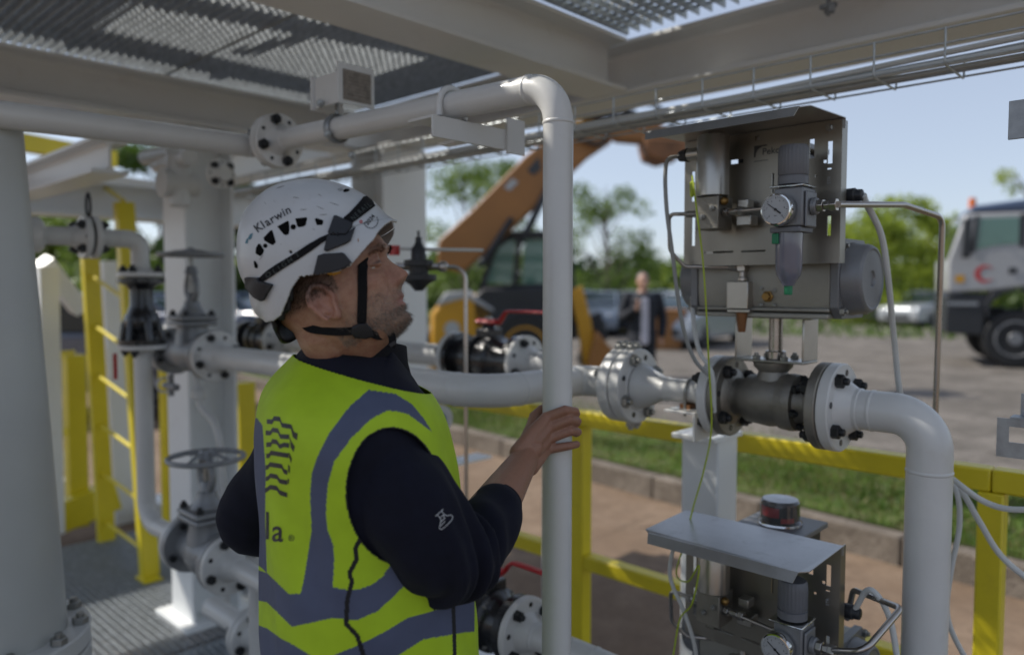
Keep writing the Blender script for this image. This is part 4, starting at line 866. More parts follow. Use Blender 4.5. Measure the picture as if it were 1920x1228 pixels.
# second assembly below
DZ = -.897
TL = copy_tree(T); TL.location = T.location+Vector((.016, 0, DZ)); TL['label'] = 'lower stainless actuated valve under its sloping hood at the bottom of the picture'
for ch in list(TL.children):
    if ch.name.startswith('supply_tube'): bpy.data.objects.remove(ch)
for o in (T, TL): o['group'] = 'actuated valves'
mb = MB(); lo = Vector((ox, ry, zz(390)+DZ)); mb.sweep(fillet([lo, atY(1620, 1222, 1.5), atY(1690, 1140, 1.62), atY(1600, 1105, 1.72), atY(1588, 1160, 1.74)], [.03, .02, .02], 8), .0065, 12); mb.build('supply_tube', 'tube', TL)
# ---- cables
def cable(label, pts, r, m, n=10):
    return tag(MB().sweep(smoothpath(pts, 7), r, n).build('cable', m), label, 'cable')
g0 = Vector((sx2-.085, sy2, zc))
cable('pale cable looping out of the solenoid gland and hanging left of the instrument panel', [g0, atY(1250, 305, 1.53), atY(1249, 380, 1.52), atY(1260, 470, 1.53), atY(1278, 600, 1.56), atY(1300, 670, 1.60), atY(1330, 705, 1.64)], .0048, 'cablegrey')
cable('white cable hanging under the left end of the actuator down to the valve flange', [atY(1298, 545, 1.70), atY(1301, 610, 1.66), atY(1312, 660, 1.65), atY(1335, 700, 1.64), (-.9, 1.66, 1.30)], .0055, 'cable')
cable('green and yellow earth wire hanging in front of the upper actuated valve', [atY(1298, 330, 1.54), atY(1307, 400, 1.5), atY(1317, 480, 1.5), atY(1323, 560, 1.5), atY(1329, 680, 1.52), atY(1334, 800, 1.55), atY(1320, 880, 1.56), atY(1300, 950, 1.57), atY(1283, 1020, 1.57)], .0020, 'earthwire', 8)
cable('green and yellow earth wire curling beside the lower solenoid', [atY(1283, 1020, 1.57), atY(1268, 1075, 1.55), atY(1290, 1090, 1.50), atY(1311, 1060, 1.48), atY(1298, 1130, 1.48), atY(1275, 1160, 1.5), atY(1262, 1230, 1.5)], .0020, 'earthwire', 8)
MB().lathe(atY(1298, 340, 1.54), (0, 0, -1), [(0, .003), (.004, .006), (.03, .005), (.036, .003)], 8).build('cable_lug', 'earthwire', T)
cable('grey cable arching from the panel gland and passing behind the bend of the thick pipe', [Vector((px1+.026, YP+.055, Z_(1580, 363, YP))), D(1625, 383, 1.62), D(1652, 440, 1.65), D(1665, 520, 1.68), D(1677, 640, 1.75), D(1693, 760, 1.80), D(1740, 850, 1.85)], .0068, 'cable')
cable('white cable sweeping right from behind the thick pipe, upper one over the yellow post', [D(1740, 860, 1.83), D(1795, 905, 1.72), D(1845, 940, 1.70), D(1900, 955, 1.66), D(1990, 950, 1.6)], .0068, 'cable')
cable('white cable falling to the lower right corner across the yellow post', [D(1745, 870, 1.83), D(1800, 918, 1.74), D(1835, 975, 1.72), D(1880, 1045, 1.70), D(1960, 1110, 1.66)], .0068, 'cable')
cable('white cable hanging close along the thick pipe at lower right', [D(1740, 880, 1.83), D(1790, 915, 1.74), D(1799, 985, 1.73), D(1783, 1070, 1.73), D(1776, 1150, 1.72), D(1800, 1215, 1.72), D(1850, 1290, 1.72)], .006, 'cable')
cable('grey cable curving down right of the lower actuated valve', [Vector((px1+.026, YP+.055, Z_(1580, 363, YP)+DZ)), atY(1630, 1105, 1.66), atY(1665, 1150, 1.66), atY(1682, 1230, 1.66), atY(1690, 1300, 1.66)], .0062, 'cable')
cable('pale cable looping beside the lower solenoid gland', [g0+Vector((0, 0, DZ)), atY(1256, 1065, 1.53), atY(1262, 1100, 1.52), atY(1280, 1140, 1.53), atY(1300, 1200, 1.56), atY(1310, 1260, 1.6)], .0048, 'cable')
# ---------------------------------------------------------------- people
def c3(px, py, d): r = ray(px, py); r = r*(d/r.y); return Vector((r.x, r.y, r.z+CAMZ))
CO = Vector((0, 0, CAMZ))
def remesh(mb, voxel, smooth_it=2, fac=.5):
    me = bpy.data.meshes.new('tmp'); me.from_pydata(mb.v, [], mb.f)
    bm = bmesh.new(); bm.from_mesh(me); bmesh.ops.recalc_face_normals(bm, faces=bm.faces); bm.to_mesh(me); bm.free()
    o = bpy.data.objects.new('tmp', me); COL.objects.link(o); m = o.modifiers.new('r', 'REMESH'); m.mode = 'VOXEL'; m.voxel_size = voxel; m.adaptivity = 0
    if smooth_it: s = o.modifiers.new('s', 'SMOOTH'); s.factor = fac; s.iterations = smooth_it
    dg = bpy.context.evaluated_depsgraph_get(); r = bpy.data.meshes.new_from_object(o.evaluated_get(dg)); bpy.data.objects.remove(o); bpy.data.meshes.remove(me); return r
def mesh_np(me):
    n = len(me.vertices); a = np.empty(n*3, 'f'); me.vertices.foreach_get('co', a); b = np.empty(n*3, 'f'); me.vertices.foreach_get('normal', b); return a.reshape(-1, 3), b.reshape(-1, 3)
def link(me, name, mats, root, off):
    for m in (mats if isinstance(mats, (list, tuple)) else [mats]): me.materials.append(M[m] if isinstance(m, str) else m)
    me.transform(Matrix.Translation(-off)); me.polygons.foreach_set('use_smooth', [True]*len(me.polygons))
    o = bpy.data.objects.new(name, me); COL.objects.link(o); o.parent = root; return o
def colattr(me, cols, name='col'):
    a = me.color_attributes.new(name, 'FLOAT_COLOR', 'POINT'); c = np.ones((len(cols), 4), 'f'); c[:, :3] = cols; a.data.foreach_set('color', c.ravel())
def attrmat(name, rough=.6, sss=0., spec=.4, bump=.3, bscale=400, weave=0., sheen=0.):
    m, nt, b = newmat(name); L = nt.links.new
    at = nt.nodes.new('ShaderNodeAttribute'); at.attribute_name = 'col'
    tc = nt.nodes.new('ShaderNodeTexCoord'); n = nt.nodes.new('ShaderNodeTexNoise'); n.inputs['Scale'].default_value = bscale; n.inputs['Detail'].default_value = 5; L(tc.outputs['Object'], n.inputs['Vector'])
    n2 = nt.nodes.new('ShaderNodeTexNoise'); n2.inputs['Scale'].default_value = 28; n2.inputs['Detail'].default_value = 6; L(tc.outputs['Object'], n2.inputs['Vector'])
    mr = nt.nodes.new('ShaderNodeMapRange'); mr.inputs[3].default_value = .84; mr.inputs[4].default_value = 1.14; L(n2.outputs[0], mr.inputs[0])
    mx = nt.nodes.new('ShaderNodeMix'); mx.data_type = 'RGBA'; mx.blend_type = 'MULTIPLY'; mx.inputs[0].default_value = 1; L(at.outputs[0], mx.inputs[6]); L(mr.outputs[0], mx.inputs[7])
    L(mx.outputs[2], b.inputs['Base Color']); b.inputs['Roughness'].default_value = rough; b.inputs['Specular IOR Level'].default_value = spec
    if sss: b.inputs['Subsurface Weight'].default_value = sss; b.inputs['Subsurface Radius'].default_value = (.009, .004, .002); b.inputs['Subsurface Scale'].default_value = .6
    if sheen: b.inputs['Sheen Weight'].default_value = sheen
    bp = nt.nodes.new('ShaderNodeBump'); bp.inputs['Strength'].default_value = bump; bp.inputs['Distance'].default_value = .0012; L(n.outputs[0], bp.inputs['Height']); L(bp.outputs[0], b.inputs['Normal'])
    return m
M['skin'] = attrmat('skin', .46, .12, .45, .7, 420)
M['vest'] = attrmat('hi_vis_fabric', .62, 0, .3, .25, 900)
M['sweat'] = mat('navy_sweatshirt', (.010, .011, .021), .85, spec=.15, var=.2, scale=30, bump=.5, bscale=900)
M['sweat'].node_tree.nodes['Principled BSDF'].inputs['Sheen Weight'].default_value = .04
M['cuff'] = mat('navy_rib_cuff', (.008, .010, .020), .85, spec=.15, var=.2, scale=30, bump=.5, bscale=700)
M['collar'] = mat('black_collar', (.007, .007, .010), .75, spec=.2, bump=.3, bscale=700)
M['trousers'] = mat('dark_trousers', (.02, .023, .03), .85, var=.2, scale=20, bump=.4, bscale=600)
M['boot'] = mat('boot_leather', (.03, .02, .015), .55, bump=.4)
M['shell'] = mat('helmet_shell', (.50, .51, .51), .34, var=.03, scale=20, coat=.25, dirt=.35, dirtcol=(.30, .28, .25), bump=.05)
M['hblack'] = mat('helmet_black_plastic', (.012, .013, .017), .5, var=.2, scale=30, bump=.15, bscale=600)
M['ventblack'] = mat('vent_darkness', (.004, .004, .004), .9, spec=.1)
M['strap'] = mat('black_webbing', (.006, .006, .007), .75, spec=.2, bump=.5, bscale=900)
M['strapgrey'] = mat('webbing_lettering', (.045, .055, .052), .7)
M['hairbrown'] = mat('short_hair', (.05, .034, .022), .6, var=.4, scale=200, spec=.3)
M['beardhair'] = mat('greying_beard', (.30, .25, .20), .55, var=.55, scale=300, col2=(.06, .04, .028), spec=.3)
M['eyew'] = glassmat('eye_white', (.42, .38, .34), .1)
M['iris'] = glassmat('iris', (.04, .03, .02), .1)
OFF = Vector((-.27, 1.29, 0)); g = G2(OFF.x, OFF.y)
W1 = thing('person', 'man in white helmet and yellow reflective vest gripping the upright white pipe and looking up', 'person', (g[0], g[1], 0), YAW)
FA = R(20); TF = Vector((math.cos(FA), math.sin(FA), 0)); TL_ = Vector((-math.sin(FA), math.cos(FA), 0)); TC = 1.28
RINGS = [(.78, -.245, .150, .200), (.86, -.245, .160, .212), (.955, -.246, .166, .218), (1.06, -.250, .162, .218), (1.17, -.257, .157, .218), (1.26, -.266, .155, .222), (1.32, -.273, .152, .226), (1.37, -.279, .147, .224), (1.405, -.283, .138, .214), (1.435, -.286, .122, .192), (1.46, -.286, .100, .152), (1.48, -.283, .084, .112), (1.50, -.278, .072, .084), (1.52, -.272, .064, .068)]
RZ = np.array([r[0] for r in RINGS])
def ring(z):
    return [float(np.interp(z, RZ, [r[k] for r in RINGS])) for k in (1, 2, 3)]
def smooth_ring(z):
    a = [ring(z+d) for d in (-.018, -.009, 0, .009, .018)]; return [sum(q[k] for q in a)/5 for k in range(3)]
def tpt(z, th, off=0., shrink=1.):
    cx, a, b = smooth_ring(z); a = a*shrink+off; b = b*shrink+off; c, s = math.cos(th), math.sin(th); p = 2/2.35
    u = math.copysign(abs(c)**p, c)*a; v = math.copysign(abs(s)**p, s)*b
    if c < 0: u *= 1-.05*math.exp(-(s/.35)**2)      # spine hollow
    return Vector((cx, TC, z))+TF*u+TL_*v
def torso(mb, z0, z1, nz, nth, off=0., shrink=1., dz=None):
    vs = []; fs = []
    for j in range(nz+1):
        z = z0+(z1-z0)*j/nz
        for i in range(nth): vs.append(tpt(z, 2*math.pi*i/nth, off, shrink))
    for j in range(nz):
        for i in range(nth): fs.append((j*nth+i, j*nth+(i+1) % nth, (j+1)*nth+(i+1) % nth, (j+1)*nth+i))
    return vs, fs
# ---- head in its own frame: x forward, y to the far side, z up
HY, HP = R(-5), R(27); HC = c3(629, 564, 1.22)
hx = Vector((math.cos(HY)*math.cos(HP), math.sin(HY)*math.cos(HP), math.sin(HP))); hy_ = Vector((-math.sin(HY), math.cos(HY), 0)); hz = hx.cross(hy_)
HM = Matrix((hx, hy_, hz)).transposed()
def h2c(p): return HC+HM @ Vector(p)
HMI = HM.transposed()
ZS_ = [-.118, -.105, -.097, -.089, -.0795, -.070, -.062, -.0485, -.035, -.023, 0, .012, .024, .037, .06, .08, .10, .112, .12]
XF = [.0, .030, .052, .076, .0945, .0955, .094, .098, .1015, .103, .103, .102, .1035, .115, .112, .100, .070, .035, .005]
XB = [-.02, -.015, -.02, -.03, -.035, -.04, -.045, -.055, -.068, -.078, -.09, -.094, -.096, -.097, -.093, -.082, -.055, -.03, -.005]
WH = [.012, .024, .032, .041, .049, .054, .058, .063, .067, .0695, .0725, .0735, .074, .074, .071, .062, .044, .024, .004]
def hp(z, th):
    a = float(np.interp(z, ZS_, XF)); b = float(np.interp(z, ZS_, XB)); w = float(np.interp(z, ZS_, WH)); c, s = math.cos(th), math.sin(th)
    xc = .012; p = 2/2.25
    x = xc+math.copysign(abs(c)**p, c)*((a-xc) if c > 0 else (xc-b)); y = math.copysign(abs(s)**p, s)*w
    if c > 0:
        G = lambda u, s_: math.exp(-(u/s_)**2)
        ay = abs(y)
        nb = float(np.interp(z, [-.036, -.027, -.022, -.016, -.010, .0, .012, .024, .034], [0, .004, .014, .0235, .0225, .0165, .010, .004, 0])); nw = float(np.interp(z, [-.03, -.018, -.005, .01, .03], [.016, .0155, .012, .010, .011]))
        x += nb*G(y, nw)
        x += .007*G(ay-.0155, .0065)*G(z+.019, .008)                       # nostril wings
        x -= .005*G(ay-.024, .006)*G(z+.022, .014)                         # fold beside the nose
        x += .0045*G(y, .019)*G(z+.0415, .0045)+.0045*G(y, .017)*G(z+.0555, .005)-.004*G(y, .022)*G(z+.0485, .0026)
        x -= .0035*G(y, .02)*G(z+.065, .005); x += .004*G(y, .02)*G(z+.079, .010)
        x -= .014*G(ay-.031, .015)*G(z-.020, .0115)                        # eye socket
        x += .005*G(ay-.030, .018)*G(z-.0385, .007)                        # brow ridge
        d = .0045*G(ay-.050, .016)*G(z+.004, .014); x += d; y += math.copysign(d*.7, y)
        d = .004*G(ay-.045, .012)*G(z+.040, .016); x -= d
    return Vector((x, y, z))
def headmesh(mb):
    nz, nt_ = 130, 150; vs = []; fs = []
    zz_ = np.linspace(-.1175, .1195, nz)
    for z in zz_:
        for i in range(nt_): vs.append(h2c(hp(float(z), 2*math.pi*i/nt_)))
    for j in range(nz-1):
        for i in range(nt_): fs.append((j*nt_+i, j*nt_+(i+1) % nt_, (j+1)*nt_+(i+1) % nt_, (j+1)*nt_+i))
    fs.append(tuple(range(nt_))); fs.append(tuple((nz-1)*nt_+i for i in range(nt_))); mb.add(vs, fs)
def ear(mb, s):
    """outer ear at the side s (-1 near)"""
    E = Vector((.012, s*.072, -.006)); ex = Vector((math.cos(.12), 0, math.sin(.12)))*1.0; ez = Vector((-.12, 0, .99)); out = Vector((-.42, s*.9, 0)).normalized()
    def P(a, b, h): return h2c(E+ex*a+ez*b+out*h)
    rim = []
    for k in range(26):
        a = R(-70+ (360-40)*k/25) if False else R(-60+300*k/25); rx_, rz_ = (.0165, .030) if math.sin(a) > 0 else (.0125, .030)
        rim.append(P(-.004-rx_*math.cos(a+math.pi)*-1 if False else .0-rx_*math.cos(a), rz_*math.sin(a)*1.0, .013+.004*math.cos(a)))
    mb.sweep(rim, [.0046 if 3 < i < 20 else .0036 for i in range(26)], 10)
    # antihelix, tragus, lobe, root
    mb.sweep(smoothpath([P(-.006, .018, .010), P(-.0095, .006, .012), P(-.008, -.008, .011), P(-.002, -.016, .009)], 4), .0032, 8)
    mb.ball(P(.010, -.002, .006), .0048, 10); mb.ball(P(.003, -.026, .006), .0075, 12); mb.ball(P(.006, -.019, .004), .006, 10)
    vs = []; fs = []; n = 24
    for lay, (rr, h) in enumerate(((1, .0085), (.99, .0035))):
        for i in range(n): a = 2*math.pi*i/n; vs.append(P(-.002-.0145*math.cos(a)*rr, .028*math.sin(a)*rr, h))
    fs = [tuple(range(n)), tuple(range(2*n-1, n-1, -1))]+[(i, (i+1) % n, n+(i+1) % n, n+i) for i in range(n)]; mb.add(vs, fs)
    mb.ball(P(.004, 0, -.003), .012, 12)
def limb(mb, pts, rs, n=16, flat=None): 
    P = smoothpath(pts, 5); m = len(P); r = [float(np.interp(i/(m-1)*(len(rs)-1), range(len(rs)), rs)) for i in range(m)]; mb.sweep(P, r, n, flat=flat)
    mb.ball(P[0], r[0], 14); mb.ball(P[-1], r[-1], 14)
SHR = c3(716, 872, 1.17); SHL = Vector((-.283, TC, 1.37))+TL_*.185
ELR = c3(866, 1048, 1.165); WRR = c3(983, 862, 1.43)
ELL = c3(478, 965, 1.52); WRL = c3(640, 1040, 1.60)
PC = Vector((CY*-.985+SY*1.17, -SY*-.985+CY*1.17, 0))      # the held pipe in camera heading
B = MB()
vs, fs = torso(B, .80, 1.515, 40, 48, 0, .90); fs += [tuple(reversed(range(48))), tuple(40*48+i for i in range(48))]; B.add(vs, fs)
limb(B, [c3(655, 690, 1.27), c3(648, 640, 1.255), h2c((-.030, 0, -.05)), h2c((-.024, 0, -.01))], [.062, .055, .053, .058], 20)
headmesh(B)
for s in (-1, 1): ear(B, s)
# lids and lip corner folds
for s in (-1, 1):
    for zc_, up_ in ((.0255, 1), (.0165, -1)):
        pts = [h2c((float(np.interp(t, [0, .5, 1], [.0975, .0985, .0855])), s*(.019+.026*t), zc_-.0012*up_+up_*.0026*math.sin(math.pi*t)-.0035*t*(1 if up_ > 0 else -.6))) for t in np.linspace(0, 1, 9)]
        B.sweep(pts, [.0024, .0034, .004, .004, .004, .004, .0038, .0032, .0024], 8)
# arms
limb(B, [SHR, SHR.lerp(ELR, .5)+Vector((-.01, 0, -.01)), ELR], [.046, .046, .042]); limb(B, [SHL, SHL.lerp(ELL, .5), ELL], [.055, .05, .042])
limb(B, [ELR, ELR.lerp(WRR, .35), ELR.lerp(WRR, .75), WRR], [.043, .045, .034, .0265], 20)
limb(B, [ELL, ELL.lerp(WRL, .4), WRL], [.043, .044, .028])
# gripping hand
def capch(pts, rs): 
    for i in range(len(pts)-1): B.sweep([pts[i], pts[i].lerp(pts[i+1], .5), pts[i+1]], [rs[i], (rs[i]+rs[i+1])/2, rs[i+1]], 12)
    for p, r_ in zip(pts, rs): B.ball(p, r_*1.03, 12)
def pp(dx, dy, py):      # offset from the pipe axis at the height of pixel row py
    q = c3(1046, py, PC.y+dy); return Vector((PC.x+dx, PC.y+dy, q.z))
MC = [pp(-.024, -.036, 783), pp(-.022, -.040, 803), pp(-.022, -.040, 823), pp(-.024, -.037, 843)]
PI_ = [pp(.013, -.0385, 769), pp(.021, -.0375, 787), pp(.023, -.0365, 808), pp(.020, -.0375, 836)]
DI = [pp(.035, -.020, 771), pp(.0395, -.016, 790), pp(.041, -.012, 810), pp(.0385, -.015, 833)]
TI = [pp(.040, .002, 776), pp(.040, .008, 794), pp(.039, .010, 813), pp(.039, .004, 832)]
FR = [(.0112, .0098, .0085, .0075), (.0112, .0100, .0088, .0078), (.0108, .0096, .0084, .0075), (.0100, .0086, .0075, .0068)]
for k in range(4):
    capch([MC[k], PI_[k], DI[k], TI[k]], FR[k])
    w = WRR+Vector((0, 0, 0))+Vector((.008*(k-1.5), .002*(k-1.5), -.010*(k-1.5)))
    capch([w, w.lerp(MC[k], .5)+Vector((-.002, -.004, 0)), MC[k]], [.0165, .0155, .0118])
for k in range(3): capch([WRR.lerp(MC[k], .45), MC[k].lerp(MC[k+1], .5)], [.015, .0105])
th = [WRR+Vector((-.006, .01, .012)), pp(-.050, -.012, 800), pp(-.046, .014, 781), pp(-.030, .034, 768), pp(-.014, .043, 763)]
capch(th, [.015, .0145, .0115, .0105, .009])
B.ball(WRR.lerp(MC[1], .35), .0215, 14); B.ball(WRR.lerp(th[1], .6), .017, 14)
# other hand: relaxed
hd = (WRL-ELL).normalized(); up = Vector((0, 0, 1)); 
for k in range(4):
    b0_ = WRL+hd*.035+up*(.012-.010*k); k0 = WRL+hd*.09+up*(.030-.020*k); k1 = k0+hd*.035+Vector((0, -.015, -.005)); k2 = k1+hd*.012+Vector((0, -.022, -.008))
    capch([WRL+up*(.008-.005*k), b0_, k0, k1, k2], [.016, .015, .0105, .009, .008])
capch([WRL+hd*.01, WRL+hd*.04+up*.03+Vector((0, -.02, 0)), WRL+hd*.075+up*.038+Vector((0, -.035, 0))], [.016, .012, .009])
# legs
HPR = Vector((-.245, TC, .84))-TL_*.09; HPL = Vector((-.245, TC, .84))+TL_*.09
KNR = Vector((-.235, TC-.12, .47)); KNL = Vector((-.20, TC+.15, .47)); ANR = Vector((-.29, TC-.13, .09)); ANL = Vector((-.26, TC+.16, .09))
for a, k, n_ in ((HPR, KNR, ANR), (HPL, KNL, ANL)):
    limb(B, [a, a.lerp(k, .5), k, k.lerp(n_, .35), n_], [.088, .075, .055, .056, .038]); limb(B, [n_+Vector((-.03, 0, -.045)), n_+TF*.08+Vector((0, 0, -.05)), n_+TF*.16+Vector((0, 0, -.06))], [.035, .036, .026])
body = remesh(B, .0023, 3, .45)
co, no = mesh_np(body)
hl = (co-np.array(HC)) @ np.array(HM)          # head-local coordinates
x, y, z = hl[:, 0], hl[:, 1], hl[:, 2]
G_ = lambda u, s: np.exp(-(u/s)**2)
base = np.array([.335, .18, .115]); C_ = np.tile(base, (len(co), 1))
ishead = (z > -.14) & (np.abs(y) < .11) & (np.abs(x) < .16) & (co[:, 2] > 1.45)
def mixc(mask, c, w=1.):
    global C_
    m = (np.clip(mask*w, 0, 1)*ishead)[:, None]; C_ = C_*(1-m)+np.array(c)*m
mixc(G_(y, .03)*G_(z+.008, .018)*(x > .095), (.38, .165, .11), .5)          # nose flush
mixc(G_(np.abs(y)-.045, .022)*G_(z+.006, .02)*(x > .03), (.38, .18, .115), .6)
mixc(G_(y, .022)*G_(z+.049, .0095)*(x > .085), (.36, .135, .115), .95)      # lips
mixc(((x < .045) & (np.abs(y) > .0735) & (np.abs(z) < .05)).astype(float), (.37, .165, .115), .55)   # ears
stub = 1/(1+np.exp(-(-.022-z+.12*(.06-x)*0 -.35*np.clip(.075-x, 0, .06))/.006)); stub *= (x > -.005)*(1-G_(y, .02)*G_(z+.049, .008)*(x > .09))*(z > -.100)
stub = np.maximum(stub*(z < -.02)*(1-np.exp(-((np.abs(y)-.03)/.016)**2)*np.exp(-((z+.022)/.016)**2)), G_(y, .028)*G_(z+.031, .0065)*(x > .085))
stub = stub*(1-((z < -.078) & (x < .058))*.85)
mixc(stub, (.22, .155, .11), .42)
side = (x < .035)*(x > -.09)*(z > -.0)*(np.abs(y) > .03)
mixc(side*1/(1+np.exp(-(z-.012)/.006)), (.065, .052, .044), .8)
neckshade = 0
hand = (co[:, 0] > -.02) & (co[:, 2] < 1.5) & (co[:, 2] > 1.2)
C_[hand] = np.array([.30, .15, .095])
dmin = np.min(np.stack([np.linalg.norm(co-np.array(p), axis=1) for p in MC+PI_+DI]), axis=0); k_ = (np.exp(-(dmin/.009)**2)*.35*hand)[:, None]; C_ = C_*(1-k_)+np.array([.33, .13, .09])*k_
mixc(G_(np.abs(y)-.032, .014)*G_(z-.0185+.10*np.clip(np.abs(y)-.03, 0, 1), .0022)*(x > .06), (.05, .03, .025), .9)
mixc(G_(np.abs(y)-.032, .019)*G_(z-.0385+.15*np.clip(np.abs(y)-.035, 0, 1), .0045)*(x > .05), (.14, .09, .065), .55)
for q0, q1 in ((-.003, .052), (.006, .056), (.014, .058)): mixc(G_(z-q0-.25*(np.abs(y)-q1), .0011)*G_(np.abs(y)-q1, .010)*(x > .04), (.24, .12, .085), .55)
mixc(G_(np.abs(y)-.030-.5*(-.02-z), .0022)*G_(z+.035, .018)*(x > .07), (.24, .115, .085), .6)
from mathutils import noise as _n0
hh = np.nonzero(ishead)[0]; mo = np.zeros(len(co)); mo[hh] = [_n0.noise(Vector(co[i])*70)+.6*_n0.noise(Vector(co[i])*190) for i in hh]
C_ = C_*(1+np.outer(mo, [.16, .26, .26])); nz_ = np.random.RandomState(3).rand(len(co), 1)*.12+.94; C_ = np.clip(C_*nz_, 0, 1)
colattr(body, C_)
BVB = BVHTree.FromPolygons([tuple(v) for v in co], [tuple(p.vertices) for p in body.polygons])
hairs = []
rs = np.random.RandomState(11)
def hairset(mask, n, L, r, gdir, curl=.4):
    idx = np.nonzero(mask & ishead)[0]; mb = MB()
    if not len(idx): return mb
    pick = rs.choice(idx, n)
    for i in pick:
        p = Vector(co[i])+Vector(rs.randn(3)*.0008); nn = Vector(no[i]); d = (nn*.55+(HM @ Vector(gdir))*.8+Vector(rs.randn(3)*curl*.5)).normalized(); l = L*rs.uniform(.5, 1.3); s_ = d.cross(nn).normalized()*r if d.cross(nn).length > 1e-4 else Vector((r, 0, 0)); q = p+d*l*.55+nn*l*.05; e = p+d*l+(HM @ Vector(gdir))*l*.3
        mb.add([p-s_, p+s_, q+s_*.8, q-s_*.8, e], [(0, 1, 2, 3), (3, 2, 4)])
    return mb
beard_mask = (stub > .45) & (np.abs(y) < .08)
mb1 = hairset(beard_mask & (z < -.055), 2600, .0060, .00022, (.35, 0, -.8)); mb2 = hairset(beard_mask, 2600, .0038, .00018, (.1, 0, -1)); mb1.add(mb2.v, mb2.f)
brow = (np.abs(np.abs(y)-.030) < .017) & (np.abs(z-.0375+.12*(np.abs(np.abs(y)-.03))) < .0042) & (x > .05)
mb3 = hairset(brow, 420, .007, .00022, (.1, -.8, .15), .3)
hm = (side > 0) & (z > .006); mb4 = hairset(hm, 7000, .0055, .00022, (-.5, 0, -.8))
bo = link(body, 'body', 'skin', W1, OFF)
def linkmb(mb, name, m, parent=None, **k):
    mb.v = [tuple(Vector(v)-OFF) for v in mb.v]; o = mb.build(name, m, None, **k); o.parent = parent or W1; return o
linkmb(mb1, 'beard', 'beardhair'); linkmb(mb3, 'eyebrows', 'hairbrown'); linkmb(mb4, 'hair', 'hairbrown')
for s in (-1, 1):
    mb = MB(); c = h2c((.0805, s*.0315, .0200)); mb.ball(c, .0122, 20); e = linkmb(mb, 'eye', 'eyew'); mb = MB(); d = (h2c((.14, s*.033, .027))-c).normalized(); mb.lathe(c+d*.0108, d, [(0, .0062), (.0020, .0052), (.0024, 0)], 20); linkmb(mb, 'iris', 'iris', e)
# ---- helmet
def loc2(px, py):
    """head-plane coordinates (x, z) of a picture point in the head's middle plane"""
    r = ray(px, py); n = hy_; t = (HC-CO).dot(n)/r.dot(n); p = HMI @ (CO+r*t-HC); return (p.x, p.z)
OUT = [(739, 413), (728, 406), (715, 395), (696, 375), (674, 360), (650, 349), (625, 341), (596, 337), (560, 340), (535, 345), (510, 354), (485, 371), (463, 396), (452, 428), (448, 470), (451, 508), (463, 536), (474, 552), (485, 569), (497, 596), (505, 602), (514, 601)]
def sidepx(px, py, half=.09):
    """same for points on the near side of the shell"""
    r = ray(px, py); t = ((HC-hy_*half)-CO).dot(hy_)/r.dot(hy_); p = HMI @ (CO+r*t-HC); return (p.x, p.z)
OL = [loc2(px+12*min(1, max(0, (560-px)/70))*(py < 560), py) for px, py in OUT]
C0 = loc2(592, 478)
ang = []; rad = []
for (a, b) in OL: ang.append(math.atan2(b-C0[1], a-C0[0])); rad.append(math.hypot(a-C0[0], b-C0[1]))
ang = np.unwrap(np.array(ang)); rad = np.array(rad)
if ang[-1] < ang[0]: ang = ang[::-1]; rad = rad[::-1]
a_lo, a_hi = ang[0], ang[-1]
gap = a_lo+2*math.pi-a_hi
ang = np.concatenate([ang, a_hi+gap*np.array([.12, .3, .5, .7, .88]), ang[:1]+2*math.pi]); rad = np.concatenate([rad, [.17, .20, .20, .20, .185], rad[:1]])
ang = np.concatenate([ang[-6:-1]-2*math.pi, ang]); rad = np.concatenate([rad[-6:-1], rad])
def hrad(a): 
    s = sum(float(np.interp(a+d, ang, rad)) for d in (-.06, -.03, 0, .03, .06))/5; return s
RIM = [(745, 418), (718, 455), (693, 477), (665, 501), (640, 512), (605, 517), (585, 519), (568, 523), (553, 542), (542, 571), (532, 594), (523, 603), (510, 606), (495, 603)]
RIML = [sidepx(px, py, (.0, .04, .06, .085, .093, .095, .095, .095, .095, .09, .085, .07, .05, .02)[i]) for i, (px, py) in enumerate(RIM)]
def inpoly(px, py, poly):
    poly = np.array(poly); x0, y0 = poly[:, 0], poly[:, 1]; x1, y1 = np.roll(x0, -1), np.roll(y0, -1); px = np.asarray(px)[:, None]; py = np.asarray(py)[:, None]
    c = ((y0 > py) != (y1 > py)) & (px < (x1-x0)*(py-y0)/(y1-y0+1e-12)+x0); return (c.sum(1) % 2) == 1
CUT = RIML+[(RIML[-1][0]-.02, RIML[-1][1]-.05), (-.2, -.3), (.4, -.3), (.4, RIML[0][1]+.05)]
